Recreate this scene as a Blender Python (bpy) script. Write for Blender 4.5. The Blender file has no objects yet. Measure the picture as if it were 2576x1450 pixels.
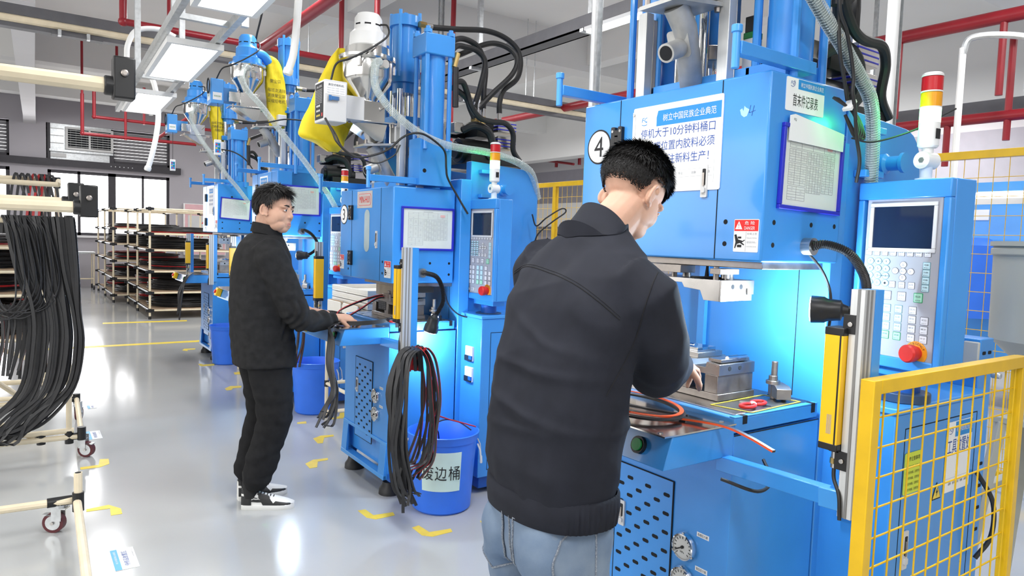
import bpy, bmesh, math, random
from mathutils import Vector, Matrix, Quaternion, noise
import numpy as np
PI = math.pi
sc = bpy.context.scene
COL = sc.collection
random.seed(7)

# ------------------------------------------------------------------ camera
cam_d = bpy.data.cameras.new('camera')
cam = bpy.data.objects.new('camera', cam_d); COL.objects.link(cam)
cam_d.sensor_width = 36.0; cam_d.lens = 1786.64 / 2576 * 36.0
cam_d.clip_start = 0.05; cam_d.clip_end = 200
Rm = Matrix(((0.81808324, 0.01126393, -0.57498951),
             (-0.57410277, 0.07484329, -0.81535544),
             (0.03385, 0.99713169, 0.06769469)))
cam.matrix_world = Matrix.Translation((0, 0, 1.46)) @ Rm.to_4x4()
sc.camera = cam
# ------------------------------------------------------------------ world, exposure, big lights
w = bpy.data.worlds.new('world'); sc.world = w; w.use_nodes = True
bg = w.node_tree.nodes['Background']
bg.inputs[0].default_value = (1.0, 0.985, 0.96, 1); bg.inputs[1].default_value = 0.85
sc.view_settings.view_transform = 'Standard'; sc.view_settings.look = 'None'
sc.view_settings.gamma = 1.0; sc.view_settings.use_curve_mapping = False
sc.view_settings.exposure = -0.5
sc.cycles.max_bounces = 8; sc.cycles.diffuse_bounces = 5; sc.cycles.glossy_bounces = 4
sc.cycles.transmission_bounces = 6; sc.cycles.transparent_max_bounces = 12
sc.cycles.caustics_reflective = False; sc.cycles.caustics_refractive = False
sc.cycles.sample_clamp_indirect = 6.0

def area(name, loc, size, power, rot=(0, 0, 0), color=(1, 1, 1)):
    l = bpy.data.lights.new(name, 'AREA'); l.shape = 'RECTANGLE'; l.size, l.size_y = size
    l.energy = power; l.color = color
    o = bpy.data.objects.new(name, l); COL.objects.link(o); o.location = loc; o.rotation_euler = rot
    return o
# aisle LED row continued behind the photographer, then added fill lights over the hall
for i, y in enumerate((-3.0, -0.5, 1.6)):
    area('ceiling_lamp', (0.75 + 0.03 * i, y, 2.72), (0.3, 1.2), 48)
for x in (2.2, 5.6, 9.2, 12.6):
    for y in (-2.0, 1.6, 6.2, 10.6):
        area('hall_fill', (x, y, 4.1), (0.4, 1.6), 50 if y < 0 else 115)  # added fill grid brightening ceiling and hall, no fixtures modelled
for x in (1.2, 5.6, 9.2):
    for y in (12.6, 17):
        area('hall_fill', (x, y, 4.0), (0.4, 1.6), 70)  # the same added fill, towards the window wall
area('side_fill_light', (-6.5, 4.0, 2.3), (2.0, 15.0), 720, (0, -PI / 2, 0), (1, .99, .97))  # added broad fill from the left, no window built on that side
for y in (2.0, 8.0): area('hall_fill', (-3.0, y, 3.9), (0.6, 2.0), 90)  # two added overhead fills for the left-facing surfaces

# ------------------------------------------------------------------ materials
MATS = {}
def pm(name, col, rough=0.5, metal=0.0, var=0.06, scale=6.0, bump=0.0, bscale=60.0, coat=0.0, emis=None, estr=0.0, trans=0.0, alpha=1.0, ior=1.45, stretch=None, spec=0.5, col2=None, rvar=0.0, sub=0.0):
    """A procedural material: noise varies colour, roughness and relief of a Principled surface."""
    if name in MATS: return MATS[name]
    m = bpy.data.materials.new(name); m.use_nodes = True; MATS[name] = m
    nt = m.node_tree; b = nt.nodes['Principled BSDF']
    L = nt.links.new
    tc = nt.nodes.new('ShaderNodeTexCoord'); mp = nt.nodes.new('ShaderNodeMapping')
    if stretch: mp.inputs['Scale'].default_value = stretch
    L(tc.outputs['Object'], mp.inputs[0])
    n = nt.nodes.new('ShaderNodeTexNoise'); n.inputs['Scale'].default_value = scale; n.inputs['Detail'].default_value = 5
    L(mp.outputs[0], n.inputs['Vector'])
    r = nt.nodes.new('ShaderNodeValToRGB')
    c = np.array(col[:3]); c2 = np.array(col2[:3]) if col2 else np.clip(c * (1 + var), 0, 1)
    c1 = c * (1 - var) if not col2 else c
    r.color_ramp.elements[0].position = 0.3; r.color_ramp.elements[1].position = 0.7
    r.color_ramp.elements[0].color = (*c1, 1); r.color_ramp.elements[1].color = (*c2, 1)
    L(n.outputs['Fac'], r.inputs[0]); L(r.outputs[0], b.inputs['Base Color'])
    b.inputs['Roughness'].default_value = rough; b.inputs['Metallic'].default_value = metal
    b.inputs['Specular IOR Level'].default_value = spec
    if rvar:
        mr = nt.nodes.new('ShaderNodeMapRange'); mr.inputs[3].default_value = max(0.02, rough - rvar); mr.inputs[4].default_value = min(1, rough + rvar)
        L(n.outputs['Fac'], mr.inputs[0]); L(mr.outputs[0], b.inputs['Roughness'])
    b.inputs['Coat Weight'].default_value = coat; b.inputs['Coat Roughness'].default_value = 0.08
    b.inputs['IOR'].default_value = ior
    if trans: b.inputs['Transmission Weight'].default_value = trans
    if alpha < 1: b.inputs['Alpha'].default_value = alpha
    if sub:
        b.inputs['Subsurface Weight'].default_value = sub; b.inputs['Subsurface Radius'].default_value = (1, 0.35, 0.2); b.inputs['Subsurface Scale'].default_value = 0.012
    if emis:
        b.inputs['Emission Color'].default_value = (*emis, 1); b.inputs['Emission Strength'].default_value = estr
    if bump:
        n2 = nt.nodes.new('ShaderNodeTexNoise'); n2.inputs['Scale'].default_value = bscale; n2.inputs['Detail'].default_value = 4
        L(mp.outputs[0], n2.inputs['Vector'])
        bp = nt.nodes.new('ShaderNodeBump'); bp.inputs['Strength'].default_value = bump; bp.inputs['Distance'].default_value = 0.01
        L(n2.outputs['Fac'], bp.inputs['Height']); L(bp.outputs[0], b.inputs['Normal'])
    return m
BLUE = pm('machine_blue', (0.045, 0.275, 0.72), 0.3, var=0.07, scale=3, coat=0.25)
BLUE2 = pm('machine_blue_light', (0.06, 0.31, 0.75), 0.33, var=0.05, scale=3, coat=0.2)
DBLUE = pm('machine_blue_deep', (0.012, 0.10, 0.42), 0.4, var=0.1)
STEEL = pm('steel', (0.50, 0.48, 0.46), 0.3, 1.0, var=0.12, scale=12, rvar=0.1)
DSTEEL = pm('stained_steel', (0.30, 0.27, 0.25), 0.42, 1.0, var=0.3, scale=25, rvar=0.12, col2=(0.42, 0.38, 0.35))
CHROME = pm('chrome', (0.85, 0.85, 0.86), 0.08, 1.0, var=0.02)
STAIN = pm('stainless', (0.72, 0.71, 0.69), 0.16, 1.0, var=0.06, scale=4)
ALU = pm('aluminium', (0.62, 0.63, 0.63), 0.42, 0.55, var=0.04, stretch=(40, 40, 1))
GALV = pm('galvanised', (0.60, 0.62, 0.63), 0.36, 0.8, var=0.14, scale=30)
CASTG = pm('cast_grey', (0.44, 0.44, 0.43), 0.5, 0.5, var=0.2, scale=14)
BLACK = pm('black_plastic', (0.012, 0.012, 0.013), 0.38, var=0.2)
RUB = pm('black_rubber', (0.018, 0.018, 0.019), 0.5, var=0.25, scale=20)
STRIP = pm('strip_rubber', (0.022, 0.022, 0.024), 0.42, var=0.2, scale=15)
REDR = pm('strip_red', (0.42, 0.02, 0.025), 0.4, var=0.15)
ORNG = pm('strip_orange', (0.85, 0.11, 0.03), 0.45, var=0.1)
WHITE = pm('white_plastic', (0.80, 0.80, 0.79), 0.4, var=0.03)
PAPER = pm('paper', (0.82, 0.83, 0.84), 0.5, var=0.02)
GREYP = pm('panel_grey', (0.38, 0.385, 0.42), 0.38, var=0.03)
LGREY = pm('light_grey_plastic', (0.62, 0.62, 0.62), 0.42, var=0.03)
YEL = pm('safety_yellow', (0.86, 0.50, 0.01), 0.36, var=0.06, scale=8)
YELB = pm('bag_yellow', (0.88, 0.68, 0.02), 0.6, var=0.06, scale=9, bump=0.25, bscale=14)
FYEL = pm('fence_yellow', (0.66, 0.405, 0.006), 0.33, var=0.1, scale=10)
RED = pm('red_plastic', (0.62, 0.025, 0.02), 0.35, var=0.05)
PRED = pm('pipe_red', (0.26, 0.012, 0.02), 0.35, var=0.12, scale=5)
GRN = pm('green_plastic', (0.01, 0.22, 0.05), 0.35, var=0.1)
BEIGE = pm('beige_pipe', (0.76, 0.66, 0.48), 0.42, var=0.07, scale=12)
BIN = pm('bin_blue', (0.035, 0.175, 0.80), 0.4, var=0.06, scale=6)
INK = pm('print_black', (0.012, 0.012, 0.014), 0.6)
INKB = pm('print_blue', (0.02, 0.07, 0.32), 0.6)
HDRB = pm('print_header_blue', (0.015, 0.24, 0.62), 0.5)
INKG = pm('print_grey', (0.35, 0.36, 0.38), 0.6)
INKR = pm('print_red', (0.72, 0.02, 0.02), 0.5)
FRB = pm('frame_ultramarine', (0.02, 0.025, 0.46), 0.4)
SKIN = pm('skin', (0.58, 0.35, 0.255), 0.6, var=0.07, scale=22, sub=0.12, spec=0.3, bump=0.05, bscale=400)
HAIR = pm('hair_black', (0.009, 0.008, 0.008), 0.6, var=0.3, scale=60)
TAPE = pm('tape_yellow', (0.80, 0.60, 0.06), 0.4, var=0.08, scale=15)
CLEAR = pm('clear_hose', (0.52, 0.60, 0.58), 0.14, var=0.03, alpha=0.34)
GLASSM = pm('dull_glass', (0.42, 0.52, 0.55), 0.25, var=0.1)
SCREEN = pm('dark_screen', (0.012, 0.02, 0.045), 0.1, var=0.1)
LED = pm('led_panel', (0.9, 0.9, 0.9), 0.5, emis=(1, 1, 1), estr=7.0)
CARD = pm('cardboard', (0.42, 0.30, 0.20), 0.7, var=0.12)
HOLE = pm('hole_dark', (0.004, 0.005, 0.008), 0.8)
BRASS = pm('brass', (0.55, 0.40, 0.16), 0.3, 1.0, var=0.1)

# ------------------------------------------------------------------ mesh builder
_txt = {}
def text_mesh(body):
    if body in _txt: return _txt[body]
    c = bpy.data.curves.new('lettering', 'FONT'); c.body = body; c.resolution_u = 2
    o = bpy.data.objects.new('lettering', c); COL.objects.link(o)
    dg = bpy.context.evaluated_depsgraph_get()
    m = bpy.data.meshes.new_from_object(o.evaluated_get(dg))
    v = [(p.co.x, p.co.y) for p in m.vertices]; f = [tuple(p.vertices) for p in m.polygons]
    bpy.data.objects.remove(o); bpy.data.curves.remove(c); bpy.data.meshes.remove(m)
    _txt[body] = (v, f); return v, f
def perp(d):
    d = Vector(d).normalized()
    a = Vector((0, 0, 1)) if abs(d.z) < 0.9 else Vector((1, 0, 0))
    u = d.cross(a).normalized(); return u, d.cross(u).normalized()
class MB:
    def __init__(s): s.V = []; s.F = []; s.I = []; s.mats = []
    def mi(s, m):
        if m not in s.mats: s.mats.append(m)
        return s.mats.index(m)
    def add(s, vs, fs, m):
        o = len(s.V); s.V.extend(tuple(v) for v in vs); i = s.mi(m)
        for f in fs: s.F.append(tuple(o + k for k in f)); s.I.append(i)
        return s
    def box(s, x0, x1, y0, y1, z0, z1, m):
        v = [(x, y, z) for z in (z0, z1) for y in (y0, y1) for x in (x0, x1)]
        return s.add(v, [(0, 2, 3, 1), (4, 5, 7, 6), (0, 1, 5, 4), (2, 6, 7, 3), (0, 4, 6, 2), (1, 3, 7, 5)], m)
    def obox(s, c, u, v, n, m):
        """Oriented box: centre and three half-extent vectors."""
        c, u, v, n = map(Vector, (c, u, v, n))
        P = [c + a * u + b * v + d * n for d in (-1, 1) for b in (-1, 1) for a in (-1, 1)]
        f = [(0, 2, 3, 1), (4, 5, 7, 6), (0, 1, 5, 4), (2, 6, 7, 3), (0, 4, 6, 2), (1, 3, 7, 5)]
        if u.cross(v).dot(n) < 0: f = [t[::-1] for t in f]
        return s.add(P, f, m)
    def bar(s, p0, p1, w, h, m, up=(0, 0, 1)):
        p0, p1 = Vector(p0), Vector(p1); d = (p1 - p0); L = d.length; d.normalize()
        up = Vector(up)
        if abs(d.dot(up)) > 0.95: up = Vector((0, 1, 0))
        sd = d.cross(up).normalized(); up = sd.cross(d).normalized()
        return s.obox((p0 + p1) / 2, d * L / 2, sd * w / 2, up * h / 2, m)
    def cyl(s, p0, p1, r0, m, r1=None, n=16, caps=True):
        return s.loft([(p0, r0), (p1, r0 if r1 is None else r1)], m, n, caps)
    def loft(s, prof, m, n=16, caps=True):
        """Round sections (point, radius) along a straight or bent axis."""
        P = [Vector(p) for p, r in prof]; o = len(s.V)
        vs = []; u = None; dp = None
        for k, (p, r) in enumerate(prof):
            d = (P[min(k + 1, len(P) - 1)] - P[max(k - 1, 0)])
            if d.length < 1e-9: d = P[-1] - P[0]
            d.normalize()
            if dp is not None and d.dot(dp) < -.3: d = -d
            dp = d
            if u is None: u, v = perp(d)
            else:
                u = (u - d * u.dot(d)); u = u.normalized() if u.length > 1e-6 else perp(d)[0]; v = d.cross(u)
            for j in range(n):
                a = 2 * PI * j / n; vs.append(P[k] + (u * math.cos(a) + v * math.sin(a)) * r)
        f = []
        for k in range(len(prof) - 1):
            for j in range(n):
                f.append((k * n + j, k * n + (j + 1) % n, (k + 1) * n + (j + 1) % n, (k + 1) * n + j))
        if caps: f += [tuple(range(n - 1, -1, -1)), tuple((len(prof) - 1) * n + j for j in range(n))]
        return s.add(vs, f, m)
    def tube(s, pts, r, m, n=8, caps=True):
        return s.loft([(p, r) for p in pts], m, n, caps)
    def prism(s, poly, o, u, v, d, m, side=None):
        """Polygon (a,b) in plane o,u,v extruded by vector d."""
        o, u, v, d = map(Vector, (o, u, v, d)); k = len(poly)
        A = [o + u * a + v * b for a, b in poly]; B = [p + d for p in A]
        ar = sum(poly[i][0] * poly[(i + 1) % k][1] - poly[(i + 1) % k][0] * poly[i][1] for i in range(k))
        flip = (ar > 0) == (u.cross(v).dot(d) > 0)
        q = [tuple(range(k))[::-1], tuple(range(k, 2 * k))] + [(i, (i + 1) % k, k + (i + 1) % k, k + i) for i in range(k)]
        if not flip: q = [t[::-1] for t in q]
        if side is None: return s.add(A + B, q, m)
        s.add(A + B, q[:2], m); s.V = s.V[:-2 * k]; 
        for t in range(2): s.F.pop(); s.I.pop()
        base = len(s.V); s.V.extend(tuple(p) for p in A + B)
        for i, t in enumerate(q):
            s.F.append(tuple(base + j for j in t)); s.I.append(s.mi(m if i < 2 else side))
        return s
    def plate(s, c, u, v, a, b, t, m, r=0.0):
        """Flat plate centred at c, size a (along u) x b (along v), thickness t along u x v, corner radius r."""
        return s.prism(rrect(a, b, r), c, u, v, Vector(u).cross(Vector(v)) * t, m)
    def ball(s, c, r, m, n=14, k=9):
        c = Vector(c); rx, ry, rz = (r, r, r) if not hasattr(r, '__len__') else r
        vs = [c + Vector((0, 0, -rz))]; 
        for i in range(1, k):
            t = -PI / 2 + PI * i / k
            for j in range(n): vs.append(c + Vector((rx * math.cos(t) * math.cos(2 * PI * j / n), ry * math.cos(t) * math.sin(2 * PI * j / n), rz * math.sin(t))))
        vs.append(c + Vector((0, 0, rz))); f = []
        for j in range(n): f.append((0, 1 + (j + 1) % n, 1 + j))
        for i in range(k - 2):
            for j in range(n): f.append((1 + i * n + j, 1 + i * n + (j + 1) % n, 1 + (i + 1) * n + (j + 1) % n, 1 + (i + 1) * n + j))
        for j in range(n): f.append((1 + (k - 2) * n + j, 1 + (k - 2) * n + (j + 1) % n, len(vs) - 1))
        return s.add(vs, f, m)
    def rings(s, R, m, caps=True, closed=True):
        n = len(R[0]); vs = [p for r in R for p in r]; f = []
        for k in range(len(R) - 1):
            for j in range(n if closed else n - 1):
                f.append((k * n + j, k * n + (j + 1) % n, (k + 1) * n + (j + 1) % n, (k + 1) * n + j))
        if caps and closed: f += [tuple(range(n - 1, -1, -1)), tuple((len(R) - 1) * n + j for j in range(n))]
        return s.add(vs, f, m)
    def ribbon(s, pts, w, t, m, side, edge=None):
        """Flat strip of width w (along side) and thickness t following pts."""
        side = Vector(side).normalized(); P = [Vector(p) for p in pts]; R = []
        for k, p in enumerate(P):
            d = (P[min(k + 1, len(P) - 1)] - P[max(k - 1, 0)]).normalized()
            sd = (side - d * side.dot(d)).normalized(); nn = d.cross(sd)
            R.append([p + sd * w / 2 + nn * t / 2, p - sd * w / 2 + nn * t / 2, p - sd * w / 2 - nn * t / 2, p + sd * w / 2 - nn * t / 2])
        if edge is None: return s.rings(R, m)
        o = len(s.V); s.V.extend(tuple(p) for r in R for p in r); n = 4
        for k in range(len(R) - 1):
            for j in range(4):
                s.F.append((o + k * n + j, o + k * n + (j + 1) % n, o + (k + 1) * n + (j + 1) % n, o + (k + 1) * n + j)); s.I.append(s.mi(edge if j else m))
        s.F += [(o + 3, o + 2, o + 1, o), tuple(o + (len(R) - 1) * n + j for j in range(4))]; s.I += [s.mi(m)] * 2
        return s
    def text(s, body, c, u, v, h, m, width=None, off=0.0006, slant=0.0):
        """Lettering centred at c in plane u,v, cap height h, squeezed to width if given."""
        vs, f = text_mesh(body)
        if not vs: return s
        xs = [p[0] for p in vs]; ys = [p[1] for p in vs]
        x0, x1, y0, y1 = min(xs), max(xs), min(ys), max(ys)
        k = h / max(1e-6, (y1 - y0)); kx = k if width is None else width / max(1e-6, (x1 - x0))
        c, u, v = Vector(c), Vector(u).normalized(), Vector(v).normalized(); n = u.cross(v)
        return s.add([c + u * ((x - (x0 + x1) / 2) * kx + slant * (y - y0) * k) + v * ((y - (y0 + y1) / 2) * k) + n * off for x, y in vs], f, m)
    def build(s, name, parent=None, bev=0.0, smooth=35, seg=2, kind=None):
        me = bpy.data.meshes.new(name); me.from_pydata(s.V, [], s.F)
        for m in s.mats: me.materials.append(m)
        me.polygons.foreach_set('material_index', s.I)
        if smooth:
            me.shade_smooth(); me.set_sharp_from_angle(angle=math.radians(smooth))
        me.update()
        o = bpy.data.objects.new(name, me); COL.objects.link(o)
        if parent: o.parent = parent
        if bev:
            b = o.modifiers.new('edge', 'BEVEL'); b.width = bev; b.segments = seg; b.limit_method = 'ANGLE'; b.angle_limit = 0.7
            b.harden_normals = False
        if kind: o['kind'] = kind
        return o
def rrect(a, b, r=0.0, n=5):
    if r <= 0: return [(-a / 2, -b / 2), (a / 2, -b / 2), (a / 2, b / 2), (-a / 2, b / 2)]
    P = []
    for cx, cy, t in ((a / 2 - r, b / 2 - r, 0), (-a / 2 + r, b / 2 - r, 90), (-a / 2 + r, -b / 2 + r, 180), (a / 2 - r, -b / 2 + r, 270)):
        for k in range(n + 1):
            q = math.radians(t + 90 * k / n); P.append((cx + r * math.cos(q), cy + r * math.sin(q)))
    return P
def spline(pts, n=8):
    """Catmull-Rom through pts."""
    P = [Vector(p) for p in pts]; P = [P[0] * 2 - P[1]] + P + [P[-1] * 2 - P[-2]]; out = []
    for i in range(1, len(P) - 2):
        for k in range(n):
            t = k / n; a, b, c, d = P[i - 1:i + 3]
            out.append(0.5 * ((2 * b) + (c - a) * t + (2 * a - 5 * b + 4 * c - d) * t * t + (3 * b - a - 3 * c + d) * t ** 3))
    out.append(P[-2]); return out
def tag(o, label, cat, group=None, kind=None):
    if label: o['label'] = label
    if cat: o['category'] = cat
    if group: o['group'] = group
    if kind: o['kind'] = kind
    return o
def thing(name, label, cat, loc=(0, 0, 0), rz=0.0, group=None):
    o = bpy.data.objects.new(name, None); COL.objects.link(o); o.empty_display_size = 0.1
    o.location = loc; o.rotation_euler = (0, 0, rz)
    return tag(o, label, cat, group)
def copy_tree(o, parent=None):
    c = o.copy(); COL.objects.link(c)
    if parent is not None: c.parent = parent
    for ch in list(o.children): copy_tree(ch, c)
    return c
X, Y, Z = Vector((1, 0, 0)), Vector((0, 1, 0)), Vector((0, 0, 1))
# ================================================================== the hall
def struct(name, mb, parent=None, **k):
    o = mb.build(name, parent, **k)
    if parent is None: o['kind'] = 'structure'
    return o
FLOOR = pm('epoxy_floor', (0.43, 0.44, 0.44), 0.13, var=0.05, scale=0.9, rvar=0.04, bump=0.02, bscale=3, spec=0.6)
WALLM = pm('wall_paint', (0.43, 0.41, 0.445), 0.8, var=0.03, scale=1.2)
WALLW = pm('wall_white', (0.74, 0.73, 0.75), 0.8, var=0.03, scale=1.2)
CEILM = pm('ceiling_paint', (0.74, 0.73, 0.715), 0.85, var=0.03, scale=0.8)
BEAMM = pm('beam_paint', (0.68, 0.675, 0.665), 0.85, var=0.03, scale=0.8)
DARKF = pm('window_frame_dark', (0.045, 0.042, 0.05), 0.5, var=0.1)
PANE = pm('daylit_pane', (0.9, 0.9, 0.9), 0.2, emis=(1.0, 0.99, 1.0), estr=11)
LOUV = pm('louver_grey', (0.24, 0.235, 0.25), 0.45, 0.3, var=0.1)
DKPANEL = pm('dark_metal_grey', (0.13, 0.13, 0.14), 0.5, 0.4, var=0.1)
struct('floor', MB().box(-14, 16, -9, 20.2, -0.12, 0, FLOOR), smooth=0)
struct('ceiling', MB().box(-14, 16, -9, 20.2, 4.75, 4.9, CEILM), smooth=0)
b = MB()
for y in (3.2, 8.9, 14.6): b.box(-14, 16, y, y + 0.34, 4.2, 4.75, BEAMM)
struct('ceiling_beam', b, smooth=0)
b = MB()
for x in (3.55, 7.6, 11.6): b.box(x, x + 0.28, -9, 19.9, 4.3, 4.75, BEAMM)
struct('ceiling_beam', b, smooth=0)
# haunched beam that meets the window wall
b = MB()
R = [[Vector((x0, y, z)), Vector((x1, y, z)), Vector((x1, y, 4.75)), Vector((x0, y, 4.75))] for y, x0, x1, z in ((9.3, -0.02, 0.23, 3.8), (14.6, 0.11, 0.34, 3.8), (18.95, 0.22, 0.45, 3.8), (19.6, 0.23, 0.47, 3.72))]
b.rings(R, WALLW); struct('ceiling_beam', b, smooth=0)
b = MB().box(-14, 16, 18.6, 19.0, 4.24, 4.75, BEAMM); struct('ceiling_beam', b, smooth=0)
# window wall: piers and bands round the openings
def wallgrid(mb, xs, zs, holes, y0, y1, m):
    for i in range(len(xs) - 1):
        for j in range(len(zs) - 1):
            if (i, j) in holes: continue
            mb.box(xs[i], xs[i + 1], y0, y1, zs[j], zs[j + 1], m)
b = MB(); xs = [-14, -1.6, -0.03, 0.68, 3.24, 16]; zs = [0, 1.22, 2.72, 2.95, 3.78, 4.75]
wallgrid(b, xs, zs, {(1, 1), (3, 1), (1, 3), (3, 3)}, 19.6, 19.85, WALLM)
struct('wall_back', b, smooth=0)
b = MB().box(-14, 3.48, 19.5, 19.6, 2.80, 2.96, DARKF)
for x in [1.95 + 0.09 * k for k in range(6)]: b.cyl((x, 19.505, 2.88), (x, 19.495, 2.88), 0.012, GALV, n=8)
struct('trim_1', b, smooth=0)
def window(k, x0, x1, panes, z0=1.22, z1=2.72):
    f = MB(); t = 0.07
    f.box(x0, x1, 19.64, 19.72, z0, z0 + t, DARKF).box(x0, x1, 19.64, 19.72, z1 - t, z1, DARKF)
    f.box(x0, x0 + t, 19.64, 19.72, z0, z1, DARKF).box(x1 - t, x1, 19.64, 19.72, z0, z1, DARKF)
    for a, bb in panes[:-1]: f.box(bb[0], bb[1], 19.64, 19.72, z0, z1, DARKF)
    o = struct('window_%d' % k, f, smooth=0)
    edges = [x0 + t]
    for a, bb in panes[:-1]: edges += [bb[0], bb[1]]
    edges.append(x1 - t)
    for i in range(0, len(edges), 2):
        MB().box(edges[i], edges[i + 1], 19.67, 19.69, z0 + t, z1 - t, PANE).build('pane', o, smooth=0)
    MB().box(x0 - 0.06, x1 + 0.06, 19.5, 19.64, z0 - 0.05, z0, WALLW).build('sill', o, smooth=0)
    return o
window(1, 0.68, 3.24, [(0, (1.27, 1.33)), (0, (1.90, 2.06)), (0, (2.62, 2.67)), (0, 0)])
window(2, -1.6, -0.03, [(0, (-0.8, -0.74)), (0, 0)])
def louver(name, x0, x1, n, z0=2.97, z1=3.76):
    f = MB(); t = 0.05
    f.box(x0, x1, 19.62, 19.74, z0, z0 + t, DARKF).box(x0, x1, 19.62, 19.74, z1 - t, z1, DARKF)
    f.box(x0, x0 + t, 19.62, 19.74, z0, z1, DARKF).box(x1 - t, x1, 19.62, 19.74, z0, z1, DARKF)
    o = struct(name, f, smooth=0)
    MB().box(x0, x1, 19.80, 19.82, z0, z1, pm('daylit_pane_soft', (0.9, 0.9, 0.9), 0.2, emis=(1, 1, 1), estr=5)).build('pane', o, smooth=0)
    me = None
    for i in range(n):
        z = z0 + t + (z1 - z0 - 2 * t) * (i + 0.5) / n
        if me is None:
            s = MB().obox((0, 0, 0), ((x1 - x0) / 2 - t, 0, 0), (0, 0.008, -0.0345), (0, 0.003, 0.0007), LOUV).build('slat', o, smooth=0); me = s.data
        else:
            s = bpy.data.objects.new('slat', me); COL.objects.link(s); s.parent = o
        s.location = ((x0 + x1) / 2, 19.68, z)
    return o
louver('window_3', 1.96, 3.24, 9)
louver('window_4', -1.6, -0.03, 9)
# insulated panel and air vent above the window
b = MB().box(0.68, 1.98, 19.62, 19.70, 2.97, 3.78, GALV).box(0.66, 0.74, 19.6, 19.72, 2.97, 3.78, DARKF).box(1.93, 2.02, 19.58, 19.72, 2.95, 3.3, DARKF)
b.box(0.72, 2.0, 19.54, 19.62, 3.14, 3.19, GALV); b.box(0.74, 1.05, 19.59, 19.62, 3.02, 3.1, LGREY)
for z in (3.33, 3.50, 3.66): b.box(0.74, 1.0, 19.60, 19.62, z, z + 0.012, LGREY)
struct('trim_2', b, smooth=0)
def vent_grille(loc, W, H, nx, nz, label, rz=0.0, group=None):
    t = thing('air_vent', label, 'vent', loc, rz, group)
    f = MB(); e = 0.05
    f.box(0, W, -0.08, 0, 0, e, LGREY).box(0, W, -0.08, 0, H - e, H, LGREY).box(0, e, -0.08, 0, e, H - e, LGREY).box(W - e, W, -0.08, 0, e, H - e, LGREY).box(W / 2 - .02, W / 2 + .02, -0.07, 0, e, H - e, LGREY)
    f.build('vent_frame', t, smooth=0)
    MB().box(e, W - e, -0.03, 0, e, H - e, HOLE).build('backing', t, smooth=0)
    for i in range(nz):
        z = e + (H - 2 * e) * (i + 0.5) / nz
        MB().box(e, W - e, -0.062, -0.052, z - 0.006, z + 0.006, LGREY).build('slat', t, smooth=0)
    v = MB()
    for i in range(nx):
        x = e + (W - 2 * e) * (i + 0.5) / nx; v.box(x - 0.004, x + 0.004, -0.04, -0.03, e, H - e, DKPANEL)
    v.build('vane', t, smooth=0, kind='stuff')
    return t
vent_grille((1.03, 19.6, 3.20), 0.97, 0.52, 8, 8, 'grey air vent grille with two dark louvred halves above the window')
# right-hand wall with its beams
b = MB().box(14, 14.3, -9, 20.2, 0, 3.66, pm('wall_bluish', (0.44, 0.43, 0.48), 0.8, var=0.03)).box(14, 14.3, -9, 20.2, 3.66, 4.75, WALLW); struct('wall_right', b, smooth=0)
b = MB().box(11.2, 11.6, -9, 20, 3.55, 4.75, BEAMM); struct('trim_3', b, smooth=0)
b = MB().box(13.4, 14, -9, 20, 1.9, 2.6, BEAMM); struct('trim_4', b, smooth=0)

# ------------------------------------------------------------------ sprinkler pipes, trays, hangers
def pipe(name, runs, r, m, label, cat='pipe', group=None, drops=()):
    t = thing(name, label, cat, (0, 0, 0), 0, group)
    for p0, p1 in runs: MB().cyl(p0, p1, r, m, n=12).build('pipe_run', t)
    seen = []
    for p0, p1 in runs:
        for p in (p0, p1):
            if p in seen: MB().ball(p, r * 1.35, m, 10, 6).build('elbow', t)
            seen.append(p)
    for p0, p1, rr in drops: MB().cyl(p0, p1, rr, m, n=10).build('drop_pipe', t)
    return t
pipe('sprinkler_pipe', [((0.93, 8.2, 4.75), (0.93, 8.2, 3.5)), ((0.93, 8.2, 3.5), (2.28, 8.2, 3.5)), ((2.28, 8.2, 3.5), (4.6, 8.2, 3.5))], 0.035, PRED,
     'red sprinkler pipe with an elbow running behind the first lit panel', drops=[((1.35, 8.2, 3.3), (1.35, 8.2, 4.75), 0.022)])
pipe('sprinkler_main', [((2.30, 8.25, 3.5), (2.30, -2, 3.5))], 0.055, PRED, 'thick red sprinkler main running overhead from front to back',)
pipe('sprinkler_branch', [((0.98, 14, 3.65), (0.98, 14, 2.99)), ((0.98, 14, 2.99), (2.75, 14, 2.99))], 0.028, PRED,
     'low thin red pipe with square loop in front of the air vent', drops=[((0.98, 14.0, 3.6), (0.98, 14.0, 4.745), 0.02), ((1.62, 14, 2.95), (1.62, 14, 3.65), 0.022), ((2.05, 13.6, 2.98), (2.62, 11.2, 3.5), 0.03)])
pipe('sprinkler_branch', [((1.16, 14.1, 3.9), (1.16, 14.1, 3.3)), ((1.16, 14.1, 3.3), (3.2, 14.1, 3.29))], 0.028, PRED,
     'upper thin red pipe elbowed above the square loop near the window wall', drops=[((1.92, 14.1, 3.26), (1.92, 14.1, 3.9), 0.022), ((1.5, 14.1, 3.9), (1.5, 14.1, 4.75), 0.022)])
pipe('sprinkler_pipe', [((7.0, 10.6, 3.52), (7.0, -2, 3.52))], 0.06, PRED, 'red sprinkler main high on the yellow fence side of the hall', drops=[((7.0, 3.6, 3.5), (7.0, 3.6, 2.75), 0.03), ((7.0, 2.72, 3.5), (7.0, 2.72, 2.85), 0.03)])
pipe('sprinkler_pipe', [((7.3, 5.0, 2.72), (7.3, 0.8, 2.72))], 0.05, PRED, 'lower red pipe crossing behind the signal tower of the nearest press', drops=[((7.3, 3.25, 2.72), (7.3, 3.25, 2.3), 0.03), ((7.3, 2.75, 3.4), (7.3, 2.75, 2.5), 0.03)])
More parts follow.
